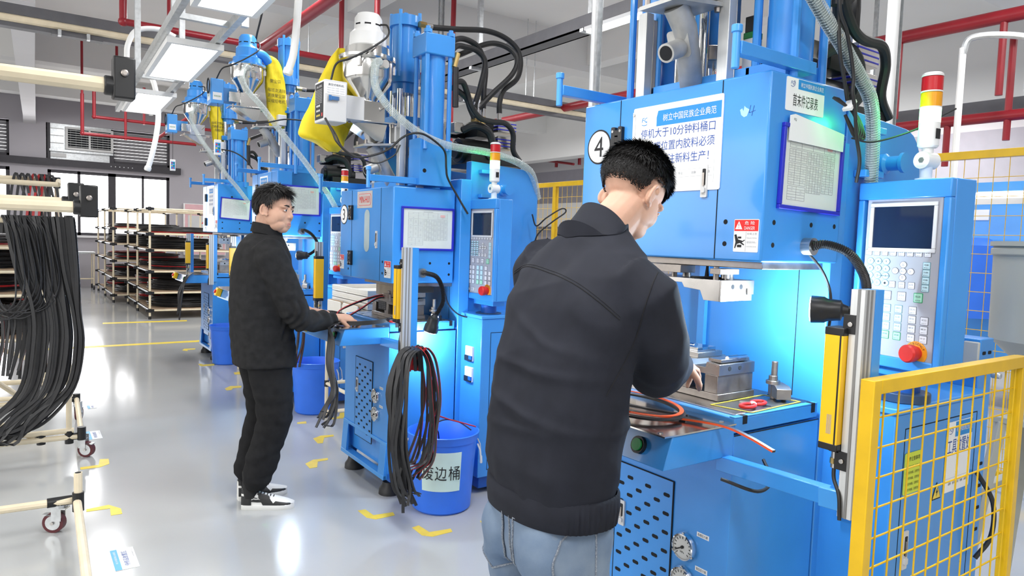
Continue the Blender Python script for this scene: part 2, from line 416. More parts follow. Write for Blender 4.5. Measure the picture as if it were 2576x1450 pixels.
pipe('sprinkler_branch', [((12.6, 18.6, 3.85), (12.6, 2, 3.85))], 0.05, PRED, 'distant red pipe along the far pale wall with three drops',
     drops=[((12.6, 16.5, 3.85), (12.6, 16.5, 4.19), 0.045), ((12.6, 15.9, 3.55), (12.6, 15.9, 4.19), 0.045), ((12.6, 14.9, 3.55), (12.6, 14.9, 4.19), 0.045), ((12.6, 16.9, 3.85), (12.4, 14.9, 3.55), 0.035)])
pipe('sprinkler_pipe', [((9.0, 5.2, 1.98), (9.0, 1.2, 1.98))], 0.045, PRED, 'short red pipe seen through the yellow mesh above the beige dryer', drops=[((9.0, 3.1, 1.98), (9.0, 3.1, 2.6), 0.03)])
pipe('sprinkler_drop', [((4.25, 7.4, 4.75), (4.25, 7.4, 2.4))], 0.03, PRED, 'vertical red sprinkler drop beside the nearest press and the tall channel post')
pipe('sprinkler_drop', [((3.07, 6.9, 4.74), (3.07, 6.9, 3.68))], 0.03, PRED, 'vertical red sprinkler drop behind the white vacuum loader')
t = thing('sprinkler_drop', 'vertical red pipe hanging between white hose and white loader', 'pipe', (3.18, 8.15, 0))
MB().cyl((0, 0, 3.5), (0, 0, 4.74), 0.03, PRED, n=10).build('pipe_run', t)
t = thing('lighting_rail', 'long grey and beige busbar rail crossing the hall overhead', 'rail', (0, 8.75, 3.44))
MB().box(-6, 13, -0.05, 0.05, 0.07, 0.17, DKPANEL).build('channel', t, smooth=0)
MB().box(-6, 13, -0.03, 0.09, -0.05, 0.0, DKPANEL).build('rail_base', t, smooth=0)
MB().cyl((-6, -0.03, 0.03), (13, -0.03, 0.03), 0.038, BEIGE, n=10).build('beige_conduit', t)
j = MB()
for x in (0.35, 2.4, 5.1): j.box(x, x + 0.45, -0.09, 0.02, -0.07, -0.04, DKPANEL).box(x + 0.05, x + 0.08, -0.12, -0.05, -0.08, -0.02, GALV).box(x + 0.3, x + 0.33, -0.12, -0.05, -0.08, -0.02, GALV)
j.build('joint_clip', t, smooth=0)
for x in (2.85, 3.0, 6.3, 6.45): MB().cyl((x, 0, 0.15), (x, 0, 1.3), 0.006, GALV, n=6).build('hanger_rod', t)
t = thing('cable_tray', 'dark grey cable tray running overhead between the two nearest presses', 'cable tray', (4.3, 0, 3.38))
MB().box(-0.07, -0.05, -3, 8.3, 0, 0.12, DKPANEL).box(0.09, 0.11, -3, 8.3, 0, 0.12, DKPANEL).box(-0.07, 0.11, -3, 8.3, 0, 0.012, DKPANEL).build('tray', t, smooth=0)
for y in (5.0, 6.9):
    MB().box(0.0, 0.05, y, y + 0.05, 0, 1.37, GALV).box(-0.09, 0.13, y, y + 0.05, -0.03, 0.0, GALV).build('hanger', t, smooth=0)
t = thing('lamp_bracket', 'lit tube lamp under the cable tray beside the nearest press', 'lamp', (4.1, 4.2, 3.28))
MB().box(-0.05, 0.05, -0.6, 0.6, 0, 0.03, LGREY).build('housing', t, smooth=0)
MB().box(-0.04, 0.04, -0.58, 0.58, -0.02, 0, LED).build('diffuser', t, smooth=0)
t = thing('cable_tray', 'dark grey tray behind the signal tower of the nearest press', 'cable tray', (8.4, 0, 2.95))
MB().box(-0.06, 0.06, -4, 6.2, 0, 0.13, DKPANEL).build('tray', t, smooth=0)
for y in (3.0, 4.6): MB().box(-0.02, 0.02, y, y + 0.04, 0, 1.8, GALV).build('hanger', t, smooth=0)
def cpost(x, y, z0, z1, a, label, m=GALV):
    t = thing('channel_post', label, 'post', (x, y, 0)); 
    MB().box(-a / 2, a / 2, -0.004, 0.004, z0, z1, m).box(-a / 2, -a / 2 + 0.004, -0.03, 0.03, z0, z1, m).box(a / 2 - 0.004, a / 2, -0.03, 0.03, z0, z1, m).build('channel', t, smooth=0)
    MB().box(-a / 2 - 0.03, a / 2 + 0.03, -0.04, 0.04, z1 - 0.01, z1, m).build('top_plate', t, smooth=0)
    return t
cpost(3.06, 3.5, 1.2, 4.75, 0.042, 'tall galvanised channel post behind the numbered front of the nearest press')
MB().cyl((-0.045, -0.02, 1.2), (-0.045, -0.02, 4.7), 0.012, WHITE, n=8).build('white_conduit', bpy.data.objects['channel_post'])
t = cpost(3.82, 2.0, 0.0, 4.75, 0.05, 'white conduit strapped to a galvanised post beside the clear ribbed hose')
MB().cyl((-0.055, -0.02, 0.0), (-0.055, -0.02, 4.7), 0.03, WHITE, n=12).build('white_conduit', t)
cpost(4.42, 8.0, 3.46, 4.75, 0.06, 'short galvanised hanger post under the ceiling near the cable tray')
t = thing('bracket_pole', 'thin white pole with bent arm behind the signal tower', 'pole', (6.0, 2.6, 0))
MB().cyl((0, 0, 0), (0, 0, 3.05), 0.025, WHITE, n=10).build('pole', t)
MB().tube(spline([(0, 0, 3.0), (0.02, -0.05, 3.12), (0.1, -0.3, 3.1), (0.15, -0.55, 3.0)]), 0.025, GALV).build('arm', t)

# ------------------------------------------------------------------ lit panels on their frame
t = thing('lighting_gantry', 'galvanised channel frame carrying three lit panels above the aisle', 'frame', (0, 0, 0))
def skx(y): return 0.035 * (y - 5.3)
for dx, lab in ((0.775, 0), (1.075, 1)):
    MB().bar((dx + skx(0.5), 0.5, 2.63), (dx + skx(8.2), 8.2, 2.63), 0.035, 0.05, GALV).build('rail', t, smooth=0)
for y in (0.9, 2.3, 4.35, 6.25, 8.1):
    MB().bar((0.775 + skx(y), y, 2.63), (1.075 + skx(y), y, 2.63), 0.035, 0.03, GALV).build('crossbar', t, smooth=0)
for x, y in ((0.755, 4.4), (1.10, 4.3), (0.80, 6.2), (1.13, 6.3), (0.755, 2.2), (1.09, 2.2)):
    MB().box(x - 0.02, x + 0.02, y - 0.02, y + 0.02, 2.62, 4.75, GALV).build('hanger', t, smooth=0)
for k, (y0, lab) in enumerate(((2.72, 'lit white panel cut off by the top of the photo'), (4.72, 'middle lit white ceiling panel on the aisle frame'), (6.65, 'lowest lit white ceiling panel nearest the window wall'))):
    p = thing('ceiling_light', lab, 'light', (0.925 + skx(y0 + 0.6), y0, 2.565), -0.035, 'lit panels on the aisle frame')
    f = MB(); a, L = 0.16, 1.18
    f.box(-a, a, 0, L, 0.012, 0.035, WHITE).box(-a, -a + 0.03, 0.03, L - 0.03, 0, 0.012, WHITE).box(a - 0.03, a, 0.03, L - 0.03, 0, 0.012, WHITE).box(-a, a, 0, 0.03, 0, 0.012, WHITE).box(-a, a, L - 0.03, L, 0, 0.012, WHITE)
    f.build('panel_frame', p, smooth=0)
    MB().box(-a + 0.03, a - 0.03, 0.03, L - 0.03, 0.004, 0.011, LED).build('diffuser', p, smooth=0)
# drooping white air hoses
def hose(name, pts, r, label, cat='hose', m=None, end=None):
    t = thing(name, label, cat, tuple(pts[0]))
    q = [Vector(p) - Vector(pts[0]) for p in spline(pts, 8)]
    MB().tube(q, r, m or WHITE, 12).build('hose', t)
    if end: MB().loft([(q[-1] + (q[-2] - q[-1]) * 0.5, r * 1.0), (q[-1], r * 1.25), (q[-1] + (q[-1] - q[-2]) * 2.2, r * 1.3), (q[-1] + (q[-1] - q[-2]) * 3.2, r * 1.0)], m or WHITE, 12).build('nozzle', t)
    return t

# ================================================================== the four vertical presses
MO = {4: (1.67, 1.25, 0.0), 3: (1.69, 3.55, -0.012), 2: (1.75, 5.95, -0.012), 1: (1.82, 8.35, -0.012)}
MN = {4: 'the nearest press, numbered 4', 3: 'the press numbered 3', 2: 'the press half hidden by the black-clad worker', 1: 'the farthest press'}
HEADZ = {4: 1.42, 3: 1.195, 2: 1.43, 1: 1.43}      # the head of press 3 is closed, the others stand open
INJ = {4: 0.22, 3: 0.0, 2: 0.37, 1: 0.37}
HD = {4: (0.07, -0.005), 3: (0.03, 0.05), 2: (0.05, 0.02), 1: (0.05, 0.02)}
def on(n):
    x, y, r = MO[n]; return x, y, r
def loc(n, x, y, z=0.0):
    ox, oy, r = MO[n]; c, s = math.cos(r), math.sin(r)
    return Vector((ox + c * x - s * y, oy + s * x + c * y, z))
def danger_sticker(mb, c, u, v, w, h):
    n = Vector(u).cross(Vector(v))
    c = Vector(c); u = Vector(u); v = Vector(v)
    mb.plate(c, u, v, w, h, 0.001, PAPER, 0.003); c = c + n * 0.001
    mb.plate(c + v * h * 0.31, u, v, w * 0.96, h * 0.34, 0.0004, INKR)
    q = c + n * 0.0004
    mb.prism([(-.5, -.45), (.5, -.45), (0, .5)], q + u * (-w * 0.3) + v * h * 0.31, u * (h * .26), v * (h * .26), n * 0.0004, PAPER)
    mb.text('!', q + u * (-w * 0.3) + v * h * 0.3 + n * 0.0004, u, v, h * 0.14, INKR)
    mb.text('危 险', q + u * w * 0.14 + v * h * 0.385, u, v, h * 0.11, PAPER, w * 0.4)
    mb.text('DANGER', q + u * w * 0.14 + v * h * 0.23, u, v, h * 0.1, PAPER, w * 0.42)
    mb.plate(c + v * (-h * 0.18), u, v, 0.0012, h * 0.6, 0.0003, INKG)
    # hand between closing plates
    a = c + u * (-w * 0.25) + v * (-h * 0.18)
    mb.plate(a + v * h * .12, u, v, w * .14, h * .06, .0004, INK); mb.plate(a - v * h * .14, u, v, w * .18, h * .08, .0004, INK)
    mb.prism([(-.22, .2), (-.14, .22), (-.06, .06), (.14, .02), (.2, .06), (.22, .03), (.1, -.03), (.2, -.09), (.18, -.12), (.02, -.05), (-.1, -.08), (-.17, -.22), (-.2, -.2), (-.16, -.02)], a, u * w, v * h, n * .0004, INK)
    for k, t in enumerate(('合模注意', 'MODULAR ATTENTION', '请勿将手伸入', 'DO NOT EXTEND YOUR HAND')):
        mb.text(t, c + u * w * .24 + v * (h * (.06 - .13 * k)), u, v, h * (.07 if k % 2 == 0 else .04), INKG, w * .4)
def hinge(mb, c, u, v, w=0.055, h=0.09):
    c = Vector(c); u = Vector(u); v = Vector(v); n = u.cross(v)
    for sx in (-1, 1):
        mb.plate(c + u * sx * w * .31, u, v, w * .34, h, .014, BLACK, .004)
        for sy in (-1, 1): mb.cyl(c + u * sx * w * .33 + v * sy * h * .33 + n * .013, c + u * sx * w * .33 + v * sy * h * .33 + n * .0155, .005, CASTG, n=8)
    for k in range(3): mb.cyl(c + v * h * (-.36 + .26 * k) + n * .008, c + v * h * (-.16 + .26 * k) + n * .008, .010, BLACK, n=10)
def latch(mb, c, u, v, w=.026, h=.085):
    c = Vector(c); u = Vector(u); v = Vector(v); n = u.cross(v)
    mb.plate(c, u, v, w, h, .006, LGREY, .003); mb.plate(c + v * h * .12 + n * .006, u, v, w * .5, h * .5, .0012, INK, .003)
    mb.plate(c - v * h * .28 + n * .006, u, v, w * .6, h * .16, .006, LGREY, .003); mb.plate(c + v * h * .05 + n * .0072, u, v, w * .28, h * .4, .003, DSTEEL, .002)
def seam(mb, p0, p1, wd, n, m=HOLE):
    p0, p1, n = Vector(p0), Vector(p1), Vector(n); d = (p1 - p0).normalized(); s = d.cross(n)
    mb.obox((p0 + p1) / 2, (p1 - p0) / 2, s * wd / 2, n * .0005, m)
def gauge(name, c, par, r=.045):
    c = Vector(c)
    g = MB().loft([(c, r * .96), (c - X * .006, r * .98), (c - X * .016, r * .9), (c - X * .018, r * .82), (c - X * .010, r * .80)], CHROME, 28, caps=True)
    for a in (90, 210, 330): g.cyl(c + Vector((-.008, r * .9 * math.cos(math.radians(a)), r * .9 * math.sin(math.radians(a)))), c + Vector((-.014, r * .9 * math.cos(math.radians(a)), r * .9 * math.sin(math.radians(a)))), .005, STEEL, n=8)
    o = g.build(name, par)
    d = MB().cyl(c - X * .011, c - X * .0125, r * .8, pm('dial_face', (.56, .56, .54), .4), n=28)
    for k in range(13):
        a = math.radians(-45 + 270 * k / 12); q = c + Vector((-.0128, r * .64 * math.cos(a), r * .64 * math.sin(a)))
        d.obox(q, Vector((0, math.cos(a), math.sin(a))) * r * .08, Vector((0, -math.sin(a), math.cos(a))) * .0012, X * .0003, INK)
    d.text('MPa', c + Vector((-.0126, 0, -r * .35)), -Y, Z, r * .14, INK)
    d.build('dial', o, smooth=0)
    nd = MB().obox(c + Vector((-.0145, r * .22, -r * .12)), Vector((0, .87, -.5)) * r * .42, Vector((0, .5, .87)) * .0018, X * .0005, INK).cyl(c - X * .0125, c - X * .0165, .005, INK, n=10)
    nd.build('needle', o, smooth=0)
    return o
def press(n):
    ox, oy, r = MO[n]; hb = HEADZ[n]; ij = INJ[n]; hx, hy = HD[n]; big = n in (3, 4)
    t = thing('injection_press', {4: 'nearest blue vertical moulding press with round number 4 on its door', 3: 'blue vertical moulding press with round number 3 and red lettered nameplate',
              2: 'blue press half hidden behind the black-clad worker', 1: 'farthest blue press, before the racks of rubber coils'}[n], 'machine', (ox, oy, 0), r, 'blue vertical presses')
    # ---- base cabinet
    b = MB().box(0, .42, 0, .64, .30, .925, BLUE).box(.03, .42, .02, .62, .14, .30, BLUE)
    b.prism([(-.02, .10), (0.0, .10), (0.0, .31), (-.004, .31)], (0, 0, 0), X, Z, Y * .08, BLUE); b.prism([(-.02, .10), (0.0, .10), (0.0, .31), (-.004, .31)], (0, .56, 0), X, Z, Y * .08, BLUE)
    b.box(0, .42, 0, .03, .10, .30, BLUE).box(0, .42, .61, .64, .10, .30, BLUE).box(-.006, .03, .0, .64, .29, .31, BLUE2).box(-.02, .03, 0, .64, .10, .125, BLUE2)
    b.build('base_cabinet', t, bev=.004)
    f = MB()
    for x, y in ((.05, .06), (.05, .58), (.36, .06), (.36, .58)):
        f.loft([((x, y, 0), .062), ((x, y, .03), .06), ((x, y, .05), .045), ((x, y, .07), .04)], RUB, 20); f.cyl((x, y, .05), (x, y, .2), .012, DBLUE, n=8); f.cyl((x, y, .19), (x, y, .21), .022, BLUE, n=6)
    for k, p in enumerate(((.05, -.035), (.36, -.035))): f.obox((p[0], p[1] + .02, .115), X * .045, Y * .022, Z * .018, DBLUE)
    f.build('levelling_foot', t)
    d = MB().plate((0, .335, .49), -Y, Z, .25, .48, .004, BLUE)
    po = d.build('perforated_door', t, smooth=0)
    s = MB()
    for x0, x1, z0, z1 in ((.212, .458, .249, .252), (.212, .458, .728, .731), (.208, .211, .249, .731), (.459, .462, .249, .731)): s.box(-.0046, -.0002, x0, x1, z0, z1, HOLE)
    s.build('door_gap', t, smooth=0)
    s = MB()
    for j in range(10):
        for i in range(6):
            z = .70 - .06 * j - .028 * i + .1
            if .28 < z < .70: s.plate((-.004, .235 + .04 * i, z), -Y, Z, .026, .0115, .0008, HOLE, .0055)
    s.build('vent_slot', po, smooth=0, kind='stuff')
    l = MB(); latch(l, (-.004, .425, .56), -Y, Z); l.build('door_latch', po)
    gauge('pressure_gauge', (0, .155, .545), t); gauge('pressure_gauge', (0, .155, .44), t)
    s = MB()
    for z, tx in ((.6, '系统压力表'), (.495, '背压压力表')): s.plate((0, .09, z), -Y, Z, .045, .014, .001, PAPER); s.text(tx, (-.001, .09, z), -Y, Z, .009, INK, .038)
    s.build('gauge_label', t, smooth=0)
    s = MB(); seam(s, (0, -.0002, .925), (.42, -.0002, .925), .003, -Y); s.cyl((.1, 0, .81), (.1, -.004, .81), .007, STEEL, n=8); s.cyl((.02, .0, .2), (.02, -.003, .2), .006, STEEL, n=8)
    s.build('panel_seam', t, smooth=0)
    # ---- table and tray
    b = MB().box(0, .41, 0, .64, .932, .975, BLUE); b.build('table_block', t, bev=.003)
    b = MB().box(0.03, .40, 0.02, .62, .975, .98, STEEL); b.box(0, .41, 0, .02, .975, .979, BLUE2)
    b.build('table_plate', t, bev=.001)
    s = MB()
    for x, y in ((.08, .03), (.21, .04), (.36, .04), (.36, .14), (.36, .5), (.05, .5)): s.cyl((x, y, .98), (x, y, .9806), .013, STEEL, n=16).cyl((x, y, .9806), (x, y, .981), .009, HOLE, n=14)
    s.box(.035, .055, -.001, .09, .955, .9795, HOLE).box(.375, .395, -.001, .03, .95, .9795, HOLE)
    s.build('slot', t, smooth=0)
    if n == 4:
        s = MB()
        for p0, p1 in (((.06, .135), (.34, .15)), ((.34, .15), (.36, .03)), ((.36, .03), (.09, .01)), ((.09, .01), (.06, .135))): s.bar((*p0, .9812), (*p1, .9812), .006, .0008, TAPE)
        s.build('tape_square', t, smooth=0)
    b = MB()
    b.prism([(-.255, .958), (0, .958), (0, .868), (-.285, .868)], (0, 0, 0), X, Z, Y * .64, BLUE)
    tr = b.build('work_tray', t, bev=.003)
    MB().prism([(-.29, -.004), (.002, -.004), (.002, .644), (-.29, .644)], (0, 0, .958), X, Y, Z * .004, STAIN).build('tray_plate', tr, smooth=0)
    s = MB()
    for x, y in ((-.27, .03), (-.02, .03), (-.27, .61), (-.02, .61)): s.cyl((x, y, .962), (x, y, .964), .007, STEEL, n=10)
    s.build('tray_screw', tr)
    nn = Vector((-.95, 0, .31)).normalized(); vv = Vector((.31, 0, .95)).normalized()
    g = MB(); c = Vector((-.272, .10, .912)); g.cyl(c, c + nn * .012, .024, BLACK, n=18).cyl(c + nn * .010, c + nn * .017, .017, GRN, n=18); g.build('green_button', tr)
    g = MB(); c = Vector((-.272, .56, .912)); g.obox(c + nn * .022, Y * .035, vv * .035, nn * .022, YEL); g.cyl(c + nn * .044, c + nn * .058, .016, RED, n=14); g.build('emergency_stop_box', tr, bev=.003)
    # ---- column frame behind the table
    b = MB().box(.43, .50, .0, .64, .10, 1.80, BLUE)
    P = [(.50, .10), (.97, .10), (.985, 1.0), (.985, 1.74)] + [(.865 + .12 * math.cos(math.radians(a)), 1.755 + .135 * math.sin(math.radians(a))) for a in (15, 30, 45, 60, 75, 90)] + [(.50, 1.91)]
    b.prism(P, (0, .012, 0), X, Z, Y * .06, BLUE); b.prism(P, (0, .57, 0), X, Z, Y * .06, BLUE)
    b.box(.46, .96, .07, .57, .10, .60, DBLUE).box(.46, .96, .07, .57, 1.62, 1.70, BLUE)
    b.build('column_frame', t, bev=.004)
    s = MB(); seam(s, (.4297, .105, .98), (.4297, .105, 1.5), .003, -X); s.build('frame_seam', t, smooth=0)
    s = MB().box(.435, .452, .53, .555, .98, 1.6, CHROME).box(.412, .43, .47, .5, .98, 1.42, BLUE2); s.build('guide_rail', t, smooth=0)
    for z in (1.84, 1.70): MB().box(.55, .66, -.03, .012, z, z + .022, BLUE).build('lifting_lug', t, bev=.003)
    s = MB().loft([((.72, .012, 1.755), .034), ((.72, -.004, 1.755), .034), ((.72, -.012, 1.755), .024), ((.72, -.05, 1.755), .024), ((.72, -.055, 1.755), .033), ((.72, -.066, 1.755), .033)], BLUE, 18); s.build('lifting_peg', t)
    # ---- moving head
    h0, h1 = hb, hb + .54
    hd = MB().box(hx, hx + .39, hy, hy + .79, h0, h1, BLUE); ho = hd.build('clamp_head', t, bev=.006)
    s = MB()
    for y in (.165, .60): seam(s, (hx - .0006, hy + y, h0 + .004), (hx - .0006, hy + y, h1 - .004), .003, -X)
    for x, y in ((hx - .0007, .13), (hx - .0007, .645)):
        for z in (.05, .115): s.cyl((x + .001, hy + y, h0 + z), (x, hy + y, h0 + z), .0075, HOLE, n=12)
    for x in (.05, .235, .36):
        for z in (.05, .115): s.cyl((hx + x, hy + .001, h0 + z), (hx + x, hy - .0007, h0 + z), .0075, HOLE, n=12)
    s.build('head_detail', ho, smooth=0)
    for zz in (.40, .12): hh = MB(); hinge(hh, (hx, hy + .605, h0 + zz), -Y, Z); hh.build('hinge', ho)
    hh = MB(); latch(hh, (hx, hy + .215, h0 + .24), -Y, Z, .024, .10); hh.build('door_latch', ho)
    if n == 3: MB().plate((hx, hy + .36, h0 + .29), -Y, Z, .075, .25, .002, GLASSM, .036).build('door_window', ho)
    b = MB().box(hx + .10, hx + .37, hy + .15, hy + .55, h1, h1 + .05, BLUE2); b.build('raised_block', ho, bev=.003)
    b = MB().box(hx + .05, hx + .40, hy + .03, hy + .5, h0 - .022, h0, DSTEEL); b.build('upper_platen', ho, bev=.002)
    for y0 in (.012, .765):
        a = MB().bar((hx - .14, hy + y0, h1 + .035), (hx + .21, hy + y0, h1 + .035), .03, .035, BLUE); a.cyl((hx - .145, hy + y0, h1 - .02), (hx - .145, hy + y0, h1 + .08), .011, BLUE2, n=12)
        a.cyl((hx - .145, hy + y0, h1 + .075), (hx - .145, hy + y0, h1 + .095), .015, BLUE2, n=12); a.build('hose_arm', ho, bev=.002)
    # ---- upper cylinders
    for y in (.08, .62):
        c = MB(); cx = .27
        if y < .3: c.box(cx - .10, cx + .10, y - .06, y + .08, 1.75, 2.01, BLUE); c.cyl((cx - .07, y - .0605, 1.83), (cx - .07, y - .059, 1.83), .012, HOLE, n=12)
        else: c.box(cx - .08, cx + .10, y - .06, y + .03, 1.75, 2.01, BLUE)
        c.build('cylinder_block', t, bev=.004)
        c = MB().cyl((cx, y, 2.01), (cx, y, 2.47), .068, BLUE, n=28)
        c.build('side_cylinder', t)
        c = MB()
        for dx in (-.072, .072):
            for dy in (-.066, .066): c.cyl((cx + dx, y + dy, 1.95), (cx + dx, y + dy, 2.62), .013, BLUE, n=10).cyl((cx + dx, y + dy, 2.585), (cx + dx, y + dy, 2.605), .023, BLUE2, n=6)
        c.build('tie_rod', t)
        MB().box(cx - .092, cx + .092, y - .085, y + .085, 2.47, 2.585, BLUE).build('cylinder_cap', t, bev=.006)
    # central injection unit
    cx, cy = .245, .40; q = ij
    c = MB().cyl((cx, cy, 2.42 + q), (cx, cy, 2.70 + q), .078, BLUE, n=28); c.loft([((cx, cy, 2.70 + q), .095), ((cx, cy, 2.76 + q), .095)], BLUE, 28)
    c.cyl((cx, cy, 2.37 + q), (cx, cy, 2.43 + q), .095, BLUE, n=28); c.cyl((cx, cy, 2.31 + q), (cx, cy, 2.37 + q), .07, BLUE, n=24); c.cyl((cx, cy, 2.76 + q), (cx, cy, 2.79 + q), .014, BLUE2, n=6)
    for a in (45, 135, 225, 315): c.cyl((cx + .088 * math.cos(math.radians(a)), cy + .088 * math.sin(math.radians(a)), 2.4 + q), (cx + .088 * math.cos(math.radians(a)), cy + .088 * math.sin(math.radians(a)), 2.785 + q), .011, BLUE2, n=8)
    c.build('injection_cylinder', t)
    c = MB()
    for dx, dy in ((-.05, -.05), (.05, -.05), (-.05, .05), (.05, .05), (.03, 0)): c.cyl((cx + dx, cy + dy, 1.99), (cx + dx, cy + dy, 2.33 + q), .018 if dx != .03 else .03, CHROME, n=14)
    c.build('chrome_rod', t)
    c = MB().box(cx - .09, cx + .09, cy - .09, cy + .09, 2.12 + q, 2.17 + q, BLUE).cyl((cx + .02, cy - .02, 1.98 + q * .6), (cx + .02, cy - .02, 2.13 + q), .055, BLUE, n=20).cyl((cx + .02, cy - .02, 1.94 + q * .6), (cx + .02, cy - .02, 1.99 + q * .6), .066, DSTEEL, n=20)
    c.box(cx - .13, cx - .06, cy - .16, cy - .10, 2.0 + q, 2.09 + q, WHITE)
    c.build('injection_carriage', t, bev=.003)
    for y in (.0, .7):
        MB().box(.13, .165, cy - .20 + y * .5, cy - .16 + y * .5, 1.75, 2.15 + q * .5, ALU).box(.165, .185, cy - .2 + y * .5, cy - .16 + y * .5, 1.75, 2.13 + q * .5, STEEL).build('linear_guide', t, bev=.002)
    c = MB().box(.24, .285, .19, .23, hb + .54, hb + .70, WHITE).box(.24, .285, .19, .23, hb + .70, hb + .72, GRN).box(.243, .282, .193, .227, hb + .72, hb + .77, BLACK); c.build('position_sensor', t, bev=.002)
    # ---- feed throat: plate, bent casting, open stub
    c = MB(); px, py, pz = 0.0, .30, 1.975 + q
    c.obox((px + .03, py, pz), Vector((.11, 0, .012)), Y * .075, Z * .006, CASTG)
    for dx, dy in ((-.06, -.06), (.12, -.06), (-.06, .06), (.12, .06)): c.cyl((px + dx, py + dy, pz - .012), (px + dx, py + dy, pz + .02), .009, DSTEEL, n=6)
    c.tube([(px + .0, py, pz - .005), (px + .045, py + .0, pz - .06), (px + .10, py + .03, pz - .13), (px + .17, py + .07, pz - .21)], .038, CASTG, 20)
    a0 = Vector((px + .085, py + .02, pz - .10)); sd = Vector((-.86, -.12, -.38)).normalized(); c.cyl(a0, a0 + sd * .125, .029, CASTG, n=20)
    su, sv = perp(sd); c.plate(a0 + sd * .05 + Z * .012, su, sv, .075, .085, .004, CASTG, .012)
    c.build('feed_throat', t)
    MB().cyl(a0 + sd * .1245, a0 + sd * .1256, .0225, HOLE, n=20).build('stub_bore', t, smooth=0)
    # ---- hydraulics on top of the frame
    v = MB().cyl((.52, .22, 1.99), (.78, .22, 1.99), .075, BLACK, n=22).cyl((.50, .22, 1.99), (.53, .22, 1.99), .05, BLACK, n=18).box(.55, .9, .1, .5, 1.91, 1.96, BLACK)
    v.box(.62, .74, .16, .30, 2.08, 2.17, BLACK).cyl((.52, .33, 2.12), (.70, .33, 2.12), .045, BLACK, n=16).box(.44, .50, .12, .2, 2.08, 2.14, STEEL)
    v.build('pump_motor', t, bev=.003)
    v = MB()
    for z in (2.02, 2.12):
        v.box(.76, .89, .14, .24, z, z + .075, STEEL); 
        for k in range(3): v.box(.755, .895, .139, .241, z + .012 + .02 * k, z + .020 + .02 * k, FRB)
    v.build('valve_block', t, bev=.002)
    f = MB()
    for x, y in ((.57, .12), (.61, .14), (.66, .16), (.79, .18)):
        f.cyl((x, y, 2.14), (x, y, 2.20), .017, BRASS, n=6).cyl((x, y, 2.20), (x, y, 2.27), .015, STEEL, n=10)
    f.build('hose_fitting', t)
    HP = [[(.29, .3, 2.71), (.38, .3, 2.71), (.54, .3, 2.73), (.74, .3, 2.76), (.87, .28, 2.74), (.96, .26, 2.68), (.98, .24, 2.59), (.94, .22, 2.48), (.83, .2, 2.39), (.79, .18, 2.31), (.79, .18, 2.24)],
          [(.40, .15, 2.57), (.45, .17, 2.62), (.53, .2, 2.65), (.62, .2, 2.63), (.67, .2, 2.57), (.68, .18, 2.49), (.66, .16, 2.36), (.66, .16, 2.25)],
          [(.40, .16, 2.50), (.54, .22, 2.57), (.69, .25, 2.65), (.79, .25, 2.68), (.88, .23, 2.66), (.92, .2, 2.60), (.87, .17, 2.49), (.72, .15, 2.35), (.61, .14, 2.24)],
          [(.38, .1, 2.51), (.45, .14, 2.58), (.52, .15, 2.59), (.60, .15, 2.58), (.65, .14, 2.52), (.61, .12, 2.37), (.57, .12, 2.24)],
          [(.37, .0, 2.34), (.43, .02, 2.35), (.48, .05, 2.30), (.51, .05, 2.23), (.57, .05, 2.17), (.66, .06, 2.16), (.76, .06, 2.16), (.83, .08, 2.11), (.85, .1, 2.01), (.91, .1, 1.94)],
          [(.38, .05, 2.32), (.48, .07, 2.28), (.52, .08, 2.22), (.55, .08, 2.17)],
          [(.50, .13, 2.10), (.56, .09, 2.13), (.66, .09, 2.10), (.70, .1, 2.0), (.66, .11, 1.95)]]
    for k, p in enumerate(HP):
        if n in (1, 2) and k in (1, 3): continue
        MB().tube(spline(p, 6), .024 if k == 6 else .017, RUB, 10).build('hydraulic_hose', t)
    f = MB().cyl((.285, .3, 2.71), (.33, .3, 2.71), .02, BRASS, n=6).cyl((.33, .3, 2.71), (.37, .3, 2.71), .018, STEEL, n=10); f.build('cylinder_fitting', t); f = MB()
    f.cyl((.36, -.0, 2.42), (.38, -.0, 2.5), .016, BRASS, n=8); f.tube([(.37, 0, 2.42), (.375, 0, 2.2)], .018, RUB, 10); f.build('cylinder_fitting', t)
    return t
for n in (4, 3, 2, 1): press(n)

